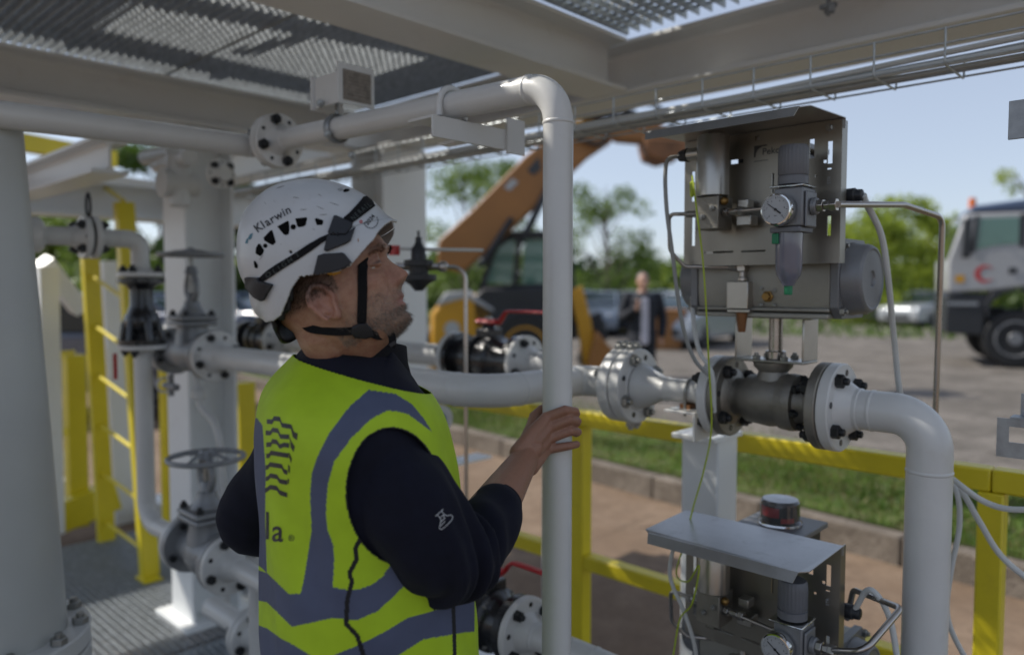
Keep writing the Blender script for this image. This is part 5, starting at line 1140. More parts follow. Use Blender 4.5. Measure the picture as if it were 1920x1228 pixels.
def shellmesh(scale, cut, na=420, nt_=260, W_=.108, bump=True):
    vs = np.zeros((na+1, nt_+1, 3)); al = np.linspace(a_lo, a_lo+2*math.pi, na+1)
    Tt = np.linspace(-math.pi/2+.001, math.pi/2-.001, nt_+1)
    rr = np.array([hrad(a) for a in al])*scale
    for i, a in enumerate(al):
        c, s = np.cos(Tt), np.sin(Tt); pr = np.abs(c)**.80; rad_ = rr[i]*pr; yy = np.sign(s)*np.abs(s)**.86*W_*scale
        vs[i, :, 0] = C0[0]+math.cos(a)*rad_; vs[i, :, 2] = C0[1]+math.sin(a)*rad_; vs[i, :, 1] = yy
    V = vs.reshape(-1, 3)
    if bump:     # raised ridge above the vents, groove under the strap
        pass
    keep = ~(inpoly(V[:, 0], V[:, 2], cut) | ((V[:, 1] > .004) & (V[:, 0] > C0[0]) & inpoly(V[:, 0]-.004, V[:, 2]-.024*np.clip(V[:, 1]/.03, 0, 1), cut)))
    n1 = nt_+1; I, J = np.meshgrid(np.arange(na), np.arange(nt_), indexing='ij'); a_ = (I*n1+J).ravel(); q = np.stack([a_, a_+1, a_+n1+1, a_+n1], 1)
    q = q[keep[q].all(1)]; used = np.unique(q); mp = -np.ones(len(V), int); mp[used] = np.arange(len(used))
    P = V[used] @ np.array(HM).T + np.array(HC); return P, mp[q]
def mesh_from(P, F, name):
    me = bpy.data.meshes.new(name); me.from_pydata([tuple(p) for p in P], [], [tuple(map(int, f)) for f in F]); return me
P, F = shellmesh(1., CUT)
# straighten the cut edge onto the rim line is not needed at this density
BVH_ = BVHTree.FromPolygons([tuple(p) for p in P], [tuple(map(int, f)) for f in F])
me = mesh_from(P, F, 'helmet'); HEL = link(me, 'helmet', 'shell', W1, OFF)
bm = bmesh.new(); bm.from_mesh(me); bmesh.ops.recalc_face_normals(bm, faces=bm.faces)
for v in bm.verts: pass
for _ in range(3): bmesh.ops.smooth_vert(bm, verts=[v for v in bm.verts if v.is_boundary], factor=.5, use_axis_x=True, use_axis_y=True, use_axis_z=True)
bm.to_mesh(me); bm.free()
sm = HEL.modifiers.new('thick', 'SOLIDIFY'); sm.thickness = .004; sm.offset = -1; sm.use_even_offset = False
CUT2 = [sidepx(*p, .075) for p in [(770, 360), (700, 425), (660, 468), (600, 498), (566, 512), (558, 545), (553, 580), (532, 603), (508, 598)]]+[(-.25, -.3), (.35, -.3), (.35, .2)]
P2_, F2 = shellmesh(.93, CUT2, 120, 80, .104); me = mesh_from(P2_, F2, 'helmet_lining'); LI = link(me, 'lining', 'hblack', HEL, OFF); LI.modifiers.new('t', 'SOLIDIFY').thickness = .006
BVA = None
def hitp(px, py, bvh):
    r = ray(px, py).normalized(); h = bvh.ray_cast(CO, r); return h
def stick(poly, bvh, name, m, parent, off=.0006, th=.0, step=3., verts=None, faces=None, bevel=0.):
    """a patch lying on the surface; poly in picture coordinates"""
    if verts is None:
        bm = bmesh.new(); f = bm.faces.new([bm.verts.new((a, b, 0)) for a, b in poly]); xs = [p[0] for p in poly]; ys = [p[1] for p in poly]
    else:
        bm = bmesh.new(); V_ = [bm.verts.new((a, b, 0)) for a, b in verts]
        for q in faces:
            try: bm.faces.new([V_[i] for i in q])
            except ValueError: pass
        xs = [p[0] for p in verts]; ys = [p[1] for p in verts]
    for k in np.arange(math.floor(min(xs))+step/2, max(xs), step): bmesh.ops.bisect_plane(bm, geom=bm.verts[:]+bm.edges[:]+bm.faces[:], plane_co=(k, 0, 0), plane_no=(1, 0, 0))
    for k in np.arange(math.floor(min(ys))+step/2, max(ys), step): bmesh.ops.bisect_plane(bm, geom=bm.verts[:]+bm.edges[:]+bm.faces[:], plane_co=(0, k, 0), plane_no=(0, 1, 0))
    bmesh.ops.triangulate(bm, faces=bm.faces[:])
    bad = []
    for v in bm.verts:
        h = hitp(v.co.x, v.co.y, bvh)
        if h[0] is None: bad.append(v); continue
        n = h[1]; d = (h[0]-CO).normalized()
        if n.dot(d) > 0: n = -n
        v.co = h[0]+n*(off+th)-OFF
    bmesh.ops.delete(bm, geom=bad, context='VERTS')
    me = bpy.data.meshes.new(name); bm.normal_update()
    s = sum((f.normal.dot(f.calc_center_median()+OFF-CO)) for f in bm.faces)
    if s > 0: bmesh.ops.reverse_faces(bm, faces=bm.faces)
    bm.to_mesh(me); bm.free(); me.materials.append(M[m] if isinstance(m, str) else m); me.polygons.foreach_set('use_smooth', [True]*len(me.polygons))
    o = bpy.data.objects.new(name, me); COL.objects.link(o); o.parent = parent
    if th: s_ = o.modifiers.new('t', 'SOLIDIFY'); s_.thickness = th; s_.offset = -1
    return o
Z3 = 3.61
def rp(l): return [(430+a/Z3, 320+b/Z3) for a, b in l]
for pl in ([(165, 612), (178, 612), (195, 640), (193, 662), (172, 658)], [(180, 525), (195, 497), (210, 495), (236, 540), (230, 560), (212, 580), (178, 562)], [(232, 455), (278, 405), (292, 404), (316, 485), (296, 505), (282, 500), (238, 475)], [(325, 378), (395, 340), (404, 345), (408, 395), (403, 430), (385, 438), (368, 432)], [(446, 325), (520, 316), (528, 322), (517, 370), (500, 380), (472, 384), (460, 376)], [(578, 328), (590, 322), (634, 336), (637, 345), (630, 368), (592, 370)], [(768, 138), (785, 124), (808, 126), (816, 136), (800, 145), (775, 148)]):
    stick(rp(pl), BVH_, 'vent', 'ventblack', HEL, .0004)  # dark patches painted for the shade inside the vent holes
def circ(cx, cy, r, n=20): return [(cx+r*math.cos(2*math.pi*i/n), cy+r*math.sin(2*math.pi*i/n)) for i in range(n)]
for c in ((244, 509, 15), (433, 382, 19)): stick(rp(circ(*c)), BVH_, 'vent', 'ventblack', HEL, .0004)
ST = stick(rp([(205, 728), (255, 680), (320, 635), (400, 588), (520, 510), (620, 452), (672, 432), (680, 455), (640, 482), (560, 540), (470, 600), (380, 655), (290, 715), (220, 757)]), BVH_, 'headlamp_strap', 'strap', HEL, .0006, .0016)
SF = stick(rp([(772, 322), (812, 288), (870, 225), (905, 182), (925, 178), (960, 205), (983, 243), (950, 268), (880, 322), (822, 362), (800, 345)]), BVH_, 'headlamp_strap', 'strap', HEL, .0006, .0016)
stick(rp([(705, 315), (722, 313), (835, 368), (832, 380), (792, 436), (680, 436), (670, 425)]), BVH_, 'strap_clip', 'hblack', HEL, .0008, .005)
stick(rp([(666, 442), (790, 440), (835, 402), (852, 390), (822, 478), (790, 497), (662, 548), (644, 540)]), BVH_, 'strap_clip', 'hblack', HEL, .0008, .004)
CL = stick(rp([(606, 575), (640, 564), (765, 556), (780, 562), (838, 632), (836, 648), (780, 668), (690, 690), (600, 706), (574, 704), (590, 640)]), BVH_, 'accessory_clip', 'hblack', HEL, .0008, .005)
stick(rp([(122, 720), (205, 722), (212, 745), (296, 768), (300, 778), (242, 876), (225, 874), (180, 850), (130, 788)]), BVH_, 'strap_clip', 'hblack', HEL, .0008, .005)
mb = MB(); e0, e1 = h2c((.0, 0, 0)), None
yl = [(660, 690), (755, 684), (752, 698), (735, 698), (733, 706), (718, 702), (712, 712), (698, 704), (690, 712), (678, 704), (668, 704)]
BCL = BVHTree.FromPolygons([tuple(v.co+OFF) for v in CL.data.vertices], [tuple(p.vertices) for p in CL.data.polygons])
stick(rp(yl), BVB, 'yellow_tab', 'amber', HEL, .004, .001)
def ptext(txt, px, py, size, rot, bvh, name, m, parent, bold=False, off=.0008, sp=1., skew=0., sx_=1., step=4.):
    vs, fs = textmesh(txt, size, bold, sp); c, s = math.cos(rot), math.sin(rot)
    V_ = [(px+(a*sx_+b*skew)*c-(-b)*s*1.0, py+(a*sx_+b*skew)*s+(-b)*c) for a, b in vs]
    return stick(None, bvh, name, m, parent, off, verts=V_, faces=fs, step=step)
cx = [(0, 'K'), (1, 'l'), (2, 'a'), (3, 'r'), (4, 'w'), (5, 'i'), (6, 'n')]
kp = [(199, 392), (230, 372), (259, 354), (291, 335), (333, 311), (369, 290), (398, 274)]
for (k, ch), (a, b) in zip(cx, kp):
    ang_ = R(-36+k*2.2); ptext(ch, 430+a/Z3, 320+b/Z3-1, 22, ang_, BVH_, 'lettering', 'ink', HEL, True, off=.0009)
ptext('2024', 430+952/Z3, 320+336/Z3, 11, R(-50), BVH_, 'lettering', 'ink', HEL, True, off=.0009, step=2)
for i in range(14):
    a0_ = R(-35+i*15); cxx, cyy = 958, 345; r0, r1 = 44, 50
    stick(rp([(cxx+r_*math.cos(a), cyy+r_*math.sin(a)) for r_, a in ((r0, a0_), (r1, a0_), (r1, a0_+R(10)), (r0, a0_+R(10)))]), BVH_, 'badge_ring', 'ink', HEL, .0009, step=2)
rg = circ(890, 348, 11, 14); ri = circ(890, 348, 5, 14)
stick(None, BVH_, 'red_mark', 'red', HEL, .0009, verts=rp(rg+ri), faces=[(i, (i+1) % 14, 14+(i+1) % 14, 14+i) for i in range(14)], step=2)
M['bluemark'] = mat('blue_marker', (.10, .25, .32), .6, var=.3, scale=200)
for pl in ([(108, 492), (118, 462), (130, 458), (126, 494)], [(128, 455), (140, 432), (162, 422), (150, 462), (136, 470)]): stick(rp(pl), BVH_, 'blue_scribble', 'bluemark', HEL, .0006)
BST = BVHTree.FromPolygons([tuple(v.co+OFF) for v in ST.data.vertices], [tuple(p.vertices) for p in ST.data.polygons]); BSF = BVHTree.FromPolygons([tuple(v.co+OFF) for v in SF.data.vertices], [tuple(p.vertices) for p in SF.data.polygons])
for ch, (a, b), r_ in zip('OLIGHT', [(265, 705), (308, 680), (338, 660), (372, 636), (412, 608), (462, 572)], (-36, -34, -33, -33, -35, -36)): ptext(ch, 430+a/Z3, 320+b/Z3, 14, R(r_), BST, 'lettering', 'strapgrey', ST, True, off=.0006, skew=.1)
for ch, (a, b) in zip('NERAIL', [(840, 322), (862, 302), (884, 280), (906, 262), (926, 246), (946, 234)]): ptext(ch, 430+a/Z3, 320+b/Z3, 14, R(-42), BSF, 'lettering', 'strapgrey', SF, True, off=.0006, sx_=.7)
sc = [((235, 215), (250, 225)), ((300, 195), (312, 215)), ((430, 180), (470, 186)), ((590, 240), (640, 262)), ((600, 160), (622, 172)), ((680, 215), (740, 235)), ((320, 120), (370, 104)), ((560, 390), (580, 400)), ((345, 490), (352, 500)), ((205, 600), (230, 570)), ((730, 130), (765, 118)), ((740, 138), (768, 128)), ((610, 300), (660, 296)), ((480, 265), (520, 262))]
M['scuff'] = mat('scuff_mark', (.16, .15, .13), .7, var=.4, scale=400)
for (a, b) in sc:
    w = 1.6; stick(rp([a, (b[0], b[1]), (b[0]+w, b[1]+2.5), ((a[0]+b[0])/2, (a[1]+b[1])/2+4), (a[0]+w, a[1]+2.2)]), BVH_, 'scuff', 'scuff', HEL, .0005)
stick(rp([(868, 466), (874, 458), (876, 480), (870, 486)]), BVH_, 'scuff', 'orange', HEL, .0005)
# chin strap
CS = stick(rp([(868, 640), (932, 585), (932, 800), (926, 1035), (864, 1030), (868, 830)]), BVB, 'chin_strap', 'strap', W1, .0015, .0016)
def cpath(name, pts, w, th, parent, m='strap'):
    P = smoothpath(pts, 6); mb = MB(); vs = []; fs = []
    for i, p in enumerate(P):
        t = (P[min(i+1, len(P)-1)]-P[max(i-1, 0)]).normalized(); vdir = (p-CO).normalized(); s_ = t.cross(vdir).normalized()
        vs += [p-s_*w, p+s_*w, p+s_*w+vdir*th, p-s_*w+vdir*th]
    for i in range(len(P)-1):
        for k in range(4): fs.append((4*i+k, 4*i+(k+1) % 4, 4*i+4+(k+1) % 4, 4*i+4+k))
    fs += [(0, 1, 2, 3), (4*len(P)-4, 4*len(P)-3, 4*len(P)-2, 4*len(P)-1)]; mb.add(vs, fs); return linkmb(mb, name, m, parent, bevel=.0004)
def q_(a, b, d): return c3(430+a/Z3, 320+b/Z3, d)
def onb(a, b, off=.0035, dflt=1.15):
    h = hitp(430+a/Z3, 320+b/Z3, BVB); 
    return h[0]-(h[0]-CO).normalized()*off if h[0] is not None and h[3] < 1.6 else q_(a, b, dflt)
cpath('nape_strap', [q_(395, 965, 1.20), q_(470, 1010, 1.185), onb(540, 1066), onb(620, 1082), onb(720, 1090), onb(840, 1086)], .0062, .0015, CS)
stick(rp([(832, 1050), (880, 1030), (925, 1030), (960, 1060), (975, 1105), (925, 1125), (850, 1118), (828, 1090)]), BVB, 'buckle', 'hblack', CS, .002, .006)
cpath('chin_band', [onb(925, 1085, .005), onb(975, 1110, .005), q_(1020, 1122, 1.175), q_(1060, 1110, 1.20), q_(1080, 1090, 1.225)], .0058, .0015, CS)
cpath('strap_tail', [q_(1080, 1092, 1.19), q_(1100, 1120, 1.18), q_(1105, 1160, 1.18), q_(1096, 1196, 1.18)], .0058, .0015, CS)
cpath('tail_end', [q_(1085, 1185, 1.178), q_(1128, 1160, 1.178)], .0032, .002, CS, 'hblack')
# ---- sweatshirt
S2 = MB(); vs, fs = torso(S2, .80, 1.512, 60, 72, .004, .985); fs += [tuple(reversed(range(72))), tuple(60*72+i for i in range(72))]; S2.add(vs, fs)
def sleeve(pts, rs):
    P = smoothpath(pts, 6); m = len(P); r = [float(np.interp(i/(m-1)*(len(rs)-1), range(len(rs)), rs)) for i in range(m)]
    S2.sweep(P, r, 28); S2.ball(P[0], r[0], 16)
cuff0, cuff1 = c3(922, 968, 1.265), c3(950, 925, 1.325)
sleeve([c3(728, 882, 1.155), c3(748, 915, 1.12), c3(776, 968, 1.11), c3(812, 1024, 1.12), c3(854, 1046, 1.145), c3(893, 1015, 1.20), c3(926, 962, 1.27), c3(936, 947, 1.295)], [.064, .072, .075, .073, .066, .056, .046, .038]); S2.ball(c3(718, 884, 1.18), .062, 20)
sleeve([SHL, SHL.lerp(ELL, .5)+Vector((-.012, 0, 0)), ELL+Vector((-.01, 0, -.005)), ELL.lerp(WRL, .3)+Vector((0, 0, -.01)), ELL.lerp(WRL, .85)], [.072, .068, .062, .055, .042])
sw = remesh(S2, .0038, 4, .5)
co2, no2 = mesh_np(sw)
# folds at the elbow and cuff, soft drape
axp = np.array(ELR); dd_ = np.linalg.norm(co2-axp, axis=1); fw = np.exp(-((dd_-.02)/.10)**2)
fd = np.array((WRR-SHR).normalized()); perp = np.array((ELR-(SHR+WRR)/2).normalized()); u_ = (co2-axp) @ perp; v_ = (co2-axp) @ fd; angf = np.arctan2(v_, -(u_-.16)); w_ = (co2-axp) @ np.array([.3, .9, .2])
near = (co2[:, 1] < 1.40) & (co2[:, 0] > -.30)
disp = fw*near*(.0090*np.sin(angf*15+w_*30+2*np.sin(w_*40))+.0055*np.sin(angf*27+w_*18+1.3))
from mathutils import noise as _ns
ln = np.array([_ns.noise(Vector(p)*9)+.5*_ns.noise(Vector(p)*22) for p in co2]); tor = np.abs((co2-np.array([-.27, TC, 0])) @ np.array(TL_)) < .17; disp = np.where(tor & ~(near & (co2[:, 0] > -.20)), 0, disp+.0070*ln)
co2n = co2+no2*disp[:, None]; sw.vertices.foreach_set('co', co2n.astype('f').ravel()); sw.update()
BVS = BVHTree.FromPolygons([tuple(v) for v in co2n], [tuple(p.vertices) for p in sw.polygons])
SWO = link(sw, 'sweatshirt', 'sweat', W1, OFF)
mb = MB(); ax_ = (WRR-c3(893, 1015, 1.20)).normalized(); c0_ = c3(935, 948, 1.295)
vs = []; fs = []; n = 96; X1, Y1, Z1_ = frame(ax_)
prof = [(-.038, .041), (-.030, .0425), (-.02, .0415), (.006, .0395), (.013, .0385), (.015, .0370), (.013, .0355), (-.02, .036)]
for t_, r_ in prof:
    for i in range(n): a = 2*math.pi*i/n; rr = r_*(1+(.012*math.sin(i*math.pi) if False else (.010 if i % 2 else -.004))); vs.append(c0_+ax_*t_+X1*rr*math.cos(a)+Y1*rr*math.sin(a))
for j in range(len(prof)-1):
    for i in range(n): fs.append((j*n+i, j*n+(i+1) % n, (j+1)*n+(i+1) % n, (j+1)*n+i))
mb.add(vs, fs); linkmb(mb, 'cuff', 'cuff', SWO, smooth=80)
# collar
mb = MB(); vs = []; fs = []; n = 80
def colr(i, lay, ins):
    a = 2*math.pi*i/n; c, s = math.cos(a), math.sin(a)
    zt = np.interp(c, [-1, 0, 1], [1.560, 1.538, 1.500]); zb = np.interp(c, [-1, 0, 1], [1.468, 1.455, 1.432]); cxx = np.interp(c, [-1, 1], [0, .0])
    A0 = .076; B0 = .077
    f = [0, .25, .6, 1, 1.03][lay]; z_ = zb+(zt-zb)*f; fl = [.012, .006, .0, -.002, -.004][lay]+.005*c-ins
    return Vector((-.268+.0, TC-.02, 0))+TF*(c*(A0+fl+(.014*max(0, c)**8)))+TL_*(s*(B0+fl))+Vector((0, 0, z_))
for lay in range(5):
    for i in range(n): vs.append(colr(i, lay, 0))
for lay in (3, 1, 0):
    for i in range(n): vs.append(colr(i, lay, .006))
for j in range(7):
    for i in range(n): fs.append((j*n+i, j*n+(i+1) % n, (j+1)*n+(i+1) % n, (j+1)*n+i))
mb.add(vs, fs); linkmb(mb, 'collar', 'collar', SWO, smooth=80)
# flask emblem on the sleeve
def rq(l): return [(640+a/2.869, 800+b/2.869) for a, b in l]
def stroke(pts, w, bvh, name, m, parent, off=.001, conv=rq, step=3.):
    P = [Vector((a, b)) for a, b in conv(pts)]
    for a, b in zip(P[:-1], P[1:]):
        d = (b-a); L_ = d.length; d.normalize(); n_ = Vector((-d.y, d.x))*w/2; a2 = a-d*w*.4; b2 = b+d*w*.4; stick([tuple(a2-n_), tuple(b2-n_), tuple(b2+n_), tuple(a2+n_)], bvh, name, m, parent, off, step=step)
for pl in ([(507, 480), (545, 444)], [(518, 474), (536, 498), (527, 545), (538, 551), (565, 530), (592, 500), (597, 484), (588, 474), (566, 478), (550, 470), (538, 452)], [(530, 487), (548, 474)], [(534, 510), (556, 490)], [(535, 530), (556, 508)], [(549, 478), (553, 490)]): stroke(pl, 1.5, BVS, 'emblem', 'dial', SWO)
# ---- vest
def vestmesh():
    nz, nth = 450, 720; z0, z1 = .80, 1.500; zs_l = np.linspace(z0, z1, nz+1); V_ = []
    for j, z_ in enumerate(zs_l):
        for i in range(nth): V_.append(tpt(float(z_), 2*math.pi*i/nth, .0115 if z_ < 1.42 else .0115-.003*(z_-1.42)/.08))
    V_ = np.array([tuple(v) for v in V_]); th_ = np.tile(np.arange(nth)*2*math.pi/nth, nz+1); zz = np.repeat(zs_l, nth)
    # drape: vertical soft folds low down, diagonal creases near the waist
    nl = np.array([_ns.noise(Vector((math.cos(t)*1.1, math.sin(t)*1.1, z_*2.2))*2.2) for t, z_ in zip(th_, zz)]); nl2 = np.array([_ns.noise(Vector((math.cos(t)*2.6, math.sin(t)*2.6, z_*9+3))) for t, z_ in zip(th_, zz)])
    low = np.clip((1.40-zz)/.35, 0, 1); r_ = .016*nl*low+.007*nl2*np.clip((1.46-zz)/.1, 0, 1)
    r_ += .005*low*np.sin(th_*9+zz*22+3*nl)*np.clip(nl2+.35, 0, 1)
    r_ += .012*np.clip((1.05-zz)/.25, 0, 1)
    cen = np.array([[smooth_ring(float(z_))[0], TC, 0] for z_ in zs_l]); cen = np.repeat(cen, nth, 0); rad_ = V_-cen; rad_[:, 2] = 0; rad_ /= np.linalg.norm(rad_, axis=1)[:, None]
    V_ = V_+rad_*r_[:, None]
    rel = V_-cen; u = rel @ np.array(TF); v = rel @ np.array(TL_)
    arm = ((u-.030)/.070)**2+((zz-1.30)/.096)**2 < 1
    arm &= np.abs(v) > .09
    neck = zz > 1.487-.28*(u+.08)
    keep = ~(arm | neck); global ARM_
    ARM_ = (((u-.030)/.074)**2+((zz-1.30)/.100)**2 < 1) & (np.abs(v) > .09)
    J, I = np.meshgrid(np.arange(nz), np.arange(nth), indexing='ij'); a_ = (J*nth+I).ravel(); b_ = (J*nth+(I+1) % nth).ravel(); q = np.stack([a_, b_, b_+nth, a_+nth], 1); q = q[keep[q].all(1)]
    used = np.unique(q); mp = -np.ones(len(V_), int); mp[used] = np.arange(len(used)); ARM_ = ARM_[used]; return V_[used], mp[q], u[used], v[used], zz[used], th_[used]
VP, VF, vu, vv, vz, vth = vestmesh()
me = mesh_from(VP, VF, 'vest'); me.update(); cov, nov = mesh_np(me)
# outward normals
ctr = np.stack([np.interp(vz, RZ, [r[1] for r in RINGS]), np.full(len(vz), TC), vz], 1); sgn = np.sign(np.einsum('ij,ij->i', nov, cov-ctr)); 
if np.median(sgn) < 0: nov = -nov; me.flip_normals()
xc, yc, zc_ = VP[:, 0], VP[:, 1], VP[:, 2]-CAMZ; ff = yc*math.cos(PITCH)-zc_*math.sin(PITCH); uu = yc*math.sin(PITCH)+zc_*math.cos(PITCH); PX = 960+FPX*xc/ff; PY = 614-FPX*uu/ff
vis = np.einsum('ij,ij->i', nov, VP-np.array(CO)) < .0
Z6 = 2.0875
def rv(l): return [(430+a/Z6, 640+b/Z6) for a, b in l]
GREY = np.array([.078, .092, .150]); LIME = np.array([.39, .56, .018]); BLK = np.array([.012, .012, .014])
S1 = rv([(545, 190), (650, 205), (715, 245), (760, 300), (795, 355), (700, 285), (650, 272), (615, 272), (560, 300), (480, 375), (410, 470), (385, 560), (378, 650), (382, 730), (408, 800), (410, 870), (404, 965), (340, 1000), (276, 1000), (292, 930), (305, 850), (322, 740), (316, 600), (322, 520), (345, 450), (390, 360), (470, 255)])
BD1 = rv([(100, 890), (147, 905), (232, 988), (278, 986), (404, 962), (455, 970), (500, 972), (560, 950), (600, 920), (640, 860), (760, 840), (750, 915), (690, 950), (640, 1000), (580, 1055), (500, 1090), (400, 1082), (320, 1100), (245, 1116), (147, 1020), (100, 1010)])
BD2 = rv([(100, 1105), (147, 1122), (200, 1160), (255, 1190), (330, 1235), (405, 1228), (500, 1190), (600, 1140), (700, 1080), (915, 1020), (960, 1015), (960, 1135), (922, 1138), (760, 1165), (640, 1240), (560, 1290), (400, 1310), (260, 1300), (147, 1235), (100, 1225)])
LS = rv([(60, 300), (110, 300), (130, 330), (142, 500), (140, 700), (147, 905), (120, 880), (60, 860)])
def linew(pts, w):
    P = np.array(rv(pts)); d = np.full(len(PX), 1e9)
    for a, b in zip(P[:-1], P[1:]):
        ab = b-a; t = np.clip(((PX-a[0])*ab[0]+(PY-a[1])*ab[1])/(ab @ ab), 0, 1); d = np.minimum(d, np.hypot(PX-a[0]-t*ab[0], PY-a[1]-t*ab[1]))
    return d < w
near_side = vis
g_ = np.zeros(len(PX), bool)
for pl in (S1, BD1, BD2, LS): g_ |= inpoly(PX, PY, pl)
# unseen side
zb1 = 1.075+.0*vu; fb = (np.abs(vz-1.055) < .026) | (np.abs(vz-.955) < .026) | ((np.abs(np.abs(vv)-.105) < .026) & (vz > 1.05) & (np.abs(vu) > .05))
g_ = np.where(near_side, g_, fb)
bl = (linew([(522, 755), (495, 805), (500, 850), (470, 905), (480, 940), (462, 1010), (457, 1105), (500, 1150), (528, 1235)], 4.4) | linew([(875, 1005), (880, 1120), (884, 1300)], 3.6)) & near_side
cols = np.tile(LIME, (len(PX), 1)); cols[g_] = GREY; cols[bl | ARM_] = BLK
fold = 1.0; colattr(me, cols)
bm = bmesh.new(); bm.from_mesh(me)
for _ in range(6): bmesh.ops.smooth_vert(bm, verts=[v for v in bm.verts if v.is_boundary], factor=.5, use_axis_x=True, use_axis_y=True, use_axis_z=True)
bm.to_mesh(me); bm.free()
VO = link(me, 'vest', 'vest', W1, OFF); s_ = VO.modifiers.new('t', 'SOLIDIFY'); s_.thickness = .0018; s_.offset = -1
BVV = BVHTree.FromPolygons([tuple(v) for v in VP], [tuple(map(int, f)) for f in VF])
def rl(l): return [(480+a/4.55, 760+b/4.55) for a, b in l]
def ribbon(pts, w, name, m):
    P = [Vector(p) for p in rl(pts)]; up_ = []; dn = []
    for i, p in enumerate(P): up_.append((p.x, p.y-w/2)); dn.append((p.x, p.y+w/2))
    stick(up_+dn[::-1], BVV, name, m, VO, .0006, step=4.)
for pl in ([(95, 137), (140, 140), (155, 112), (205, 117), (222, 168), (300, 182)], [(85, 233), (125, 236), (145, 208), (190, 217), (210, 265), (285, 268)], [(90, 335), (130, 332), (140, 305), (180, 312), (205, 350), (240, 335), (285, 342)], [(90, 430), (115, 428), (130, 403), (280, 428)], [(85, 530), (108, 522), (120, 502), (222, 518), (240, 560), (270, 572)], [(85, 627), (108, 617), (125, 597), (180, 607), (205, 645), (268, 657)], [(80, 727), (108, 708), (125, 695), (178, 704), (205, 742), (268, 763)]): ribbon(pl, 8.8, 'printed_wave', 'ink')
M['inkbrown'] = mat('brown_print', (.04, .035, .018), .6)
for pl in ([(290, 160), (305, 165), (325, 225), (358, 240), (350, 298), (315, 270)], [(287, 262), (300, 300), (333, 350), (322, 398), (298, 360)], [(280, 400), (290, 410), (308, 455), (300, 495), (285, 440)], [(275, 500), (292, 520), (290, 580), (276, 560)], [(272, 622), (285, 625), (282, 668), (272, 665)]): stick(rl(pl), BVV, 'printed_wave', 'inkbrown', VO, .0006, step=4.)
stick(rl([(88, 905), (112, 908), (112, 1142), (86, 1138)]), BVV, 'lettering', 'ink', VO, .0006)
ptext('a', 480+188/4.55, 760+1075/4.55, 60, R(3), BVV, 'lettering', 'ink', VO, True, off=.0006, sx_=.86)
ptext('®', 480+303/4.55, 760+1133/4.55, 17, R(3), BVV, 'lettering', 'ink', VO, False, off=.0006, sx_=.9)
# ---- trousers and boots
T2 = MB(); vs, fs = torso(T2, .80, .92, 12, 48, .004, .93); fs += [tuple(reversed(range(48))), tuple(12*48+i for i in range(48))]; T2.add(vs, fs)
for a, k, n_ in ((HPR, KNR, ANR), (HPL, KNL, ANL)):
    P = smoothpath([a, a.lerp(k, .5), k, k.lerp(n_, .5), n_+Vector((0, 0, .0))], 5); T2.sweep(P, [float(np.interp(i/(len(P)-1)*4, range(5), [.104, .096, .08, .074, .070])) for i in range(len(P))], 24); T2.ball(P[0], .104, 16)
tr = remesh(T2, .007, 4); TR = link(tr, 'trousers', 'trousers', W1, OFF)
for n_ in (ANR, ANL):
    mb = MB(); f0 = n_+Vector((0, 0, -.09)); pr = [(-.09, .0), (.20, .0), (.205, .03), (.19, .06), (.10, .085), (.06, .14), (-.075, .14), (-.085, .05)]
    mb.prism(pr, f0-TL_*.045, TF, Vector((0, 0, 1)), TL_, .09); linkmb(mb, 'boot', 'boot', W1, bevel=.02, seg=3)
# ---------------------------------------------------------------- man in the yard
d_ = 10.4; p = D(1205, 540, d_); WY = Vector((p.x, p.y, ZG))
W2_ = thing('person', 'distant man in dark jacket and pale shirt standing in the yard, one hand raised', 'person', (p.x, p.y, ZG), YAW)
def b2(x, y, z): return Vector((x, y, z))
Q = MB()
Q.lathe((0, 0, .86), (0, 0, 1), [(0, .15), (.15, .145), (.35, .17), (.52, .175), (.60, .11), (.66, .06), (.72, .055)], 24)
limb(Q, [b2(-.09, 0, .9), b2(-.11, 0, .48), b2(-.12, .02, .08)], [.09, .06, .045]); limb(Q, [b2(.09, 0, .9), b2(.10, -.02, .48), b2(.11, 0, .08)], [.09, .06, .045])
for s in (-1, 1): limb(Q, [b2(s*.115, 0, .05), b2(s*.12, -.14, .035)], [.04, .035])
limb(Q, [b2(.2, 0, 1.42), b2(.27, .02, 1.15), b2(.25, -.06, .90)], [.055, .045, .03]); limb(Q, [b2(-.2, 0, 1.42), b2(-.27, -.02, 1.15), b2(-.12, -.22, 1.27)], [.055, .045, .03])
for sx2_, hx_, hz_ in ((1, .25, .86), (-1, -.10, 1.30)):
    for k in range(4): limb(Q, [b2(hx_+sx2_*0, -.07 if sx2_ > 0 else -.23, hz_), b2(hx_+.008*(k-1.5), (-.09 if sx2_ > 0 else -.25), hz_-.06*sx2_), b2(hx_+.015*(k-1.5), (-.10 if sx2_ > 0 else -.23), hz_-.09*sx2_)], [.022, .010, .008], 8)
    limb(Q, [b2(hx_, -.09 if sx2_ > 0 else -.24, hz_), b2(hx_-.04, -.12 if sx2_ > 0 else -.24, hz_-.03*sx2_)], [.016, .009], 8)
Q.ball((0, -.02, 1.64), .1, 24, sc=(.78, .95, 1.15)); Q.ball((0, -.125, 1.625), .018, 10, sc=(.7, 1, 1.2)); Q.ball((0, -.08, 1.57), .045, 12)
for s in (-1, 1): Q.ball((s*.08, 0, 1.63), .022, 10, sc=(.4, .8, 1.3))
b_ = remesh(Q, .009, 3); cq, nq = mesh_np(b_); cc = np.tile(np.array([.42, .24, .17]), (len(cq), 1)); colattr(b_, cc)
b_.materials.append(M['skin']); b_.polygons.foreach_set('use_smooth', [True]*len(b_.polygons)); o = bpy.data.objects.new('body', b_); COL.objects.link(o); o.parent = W2_
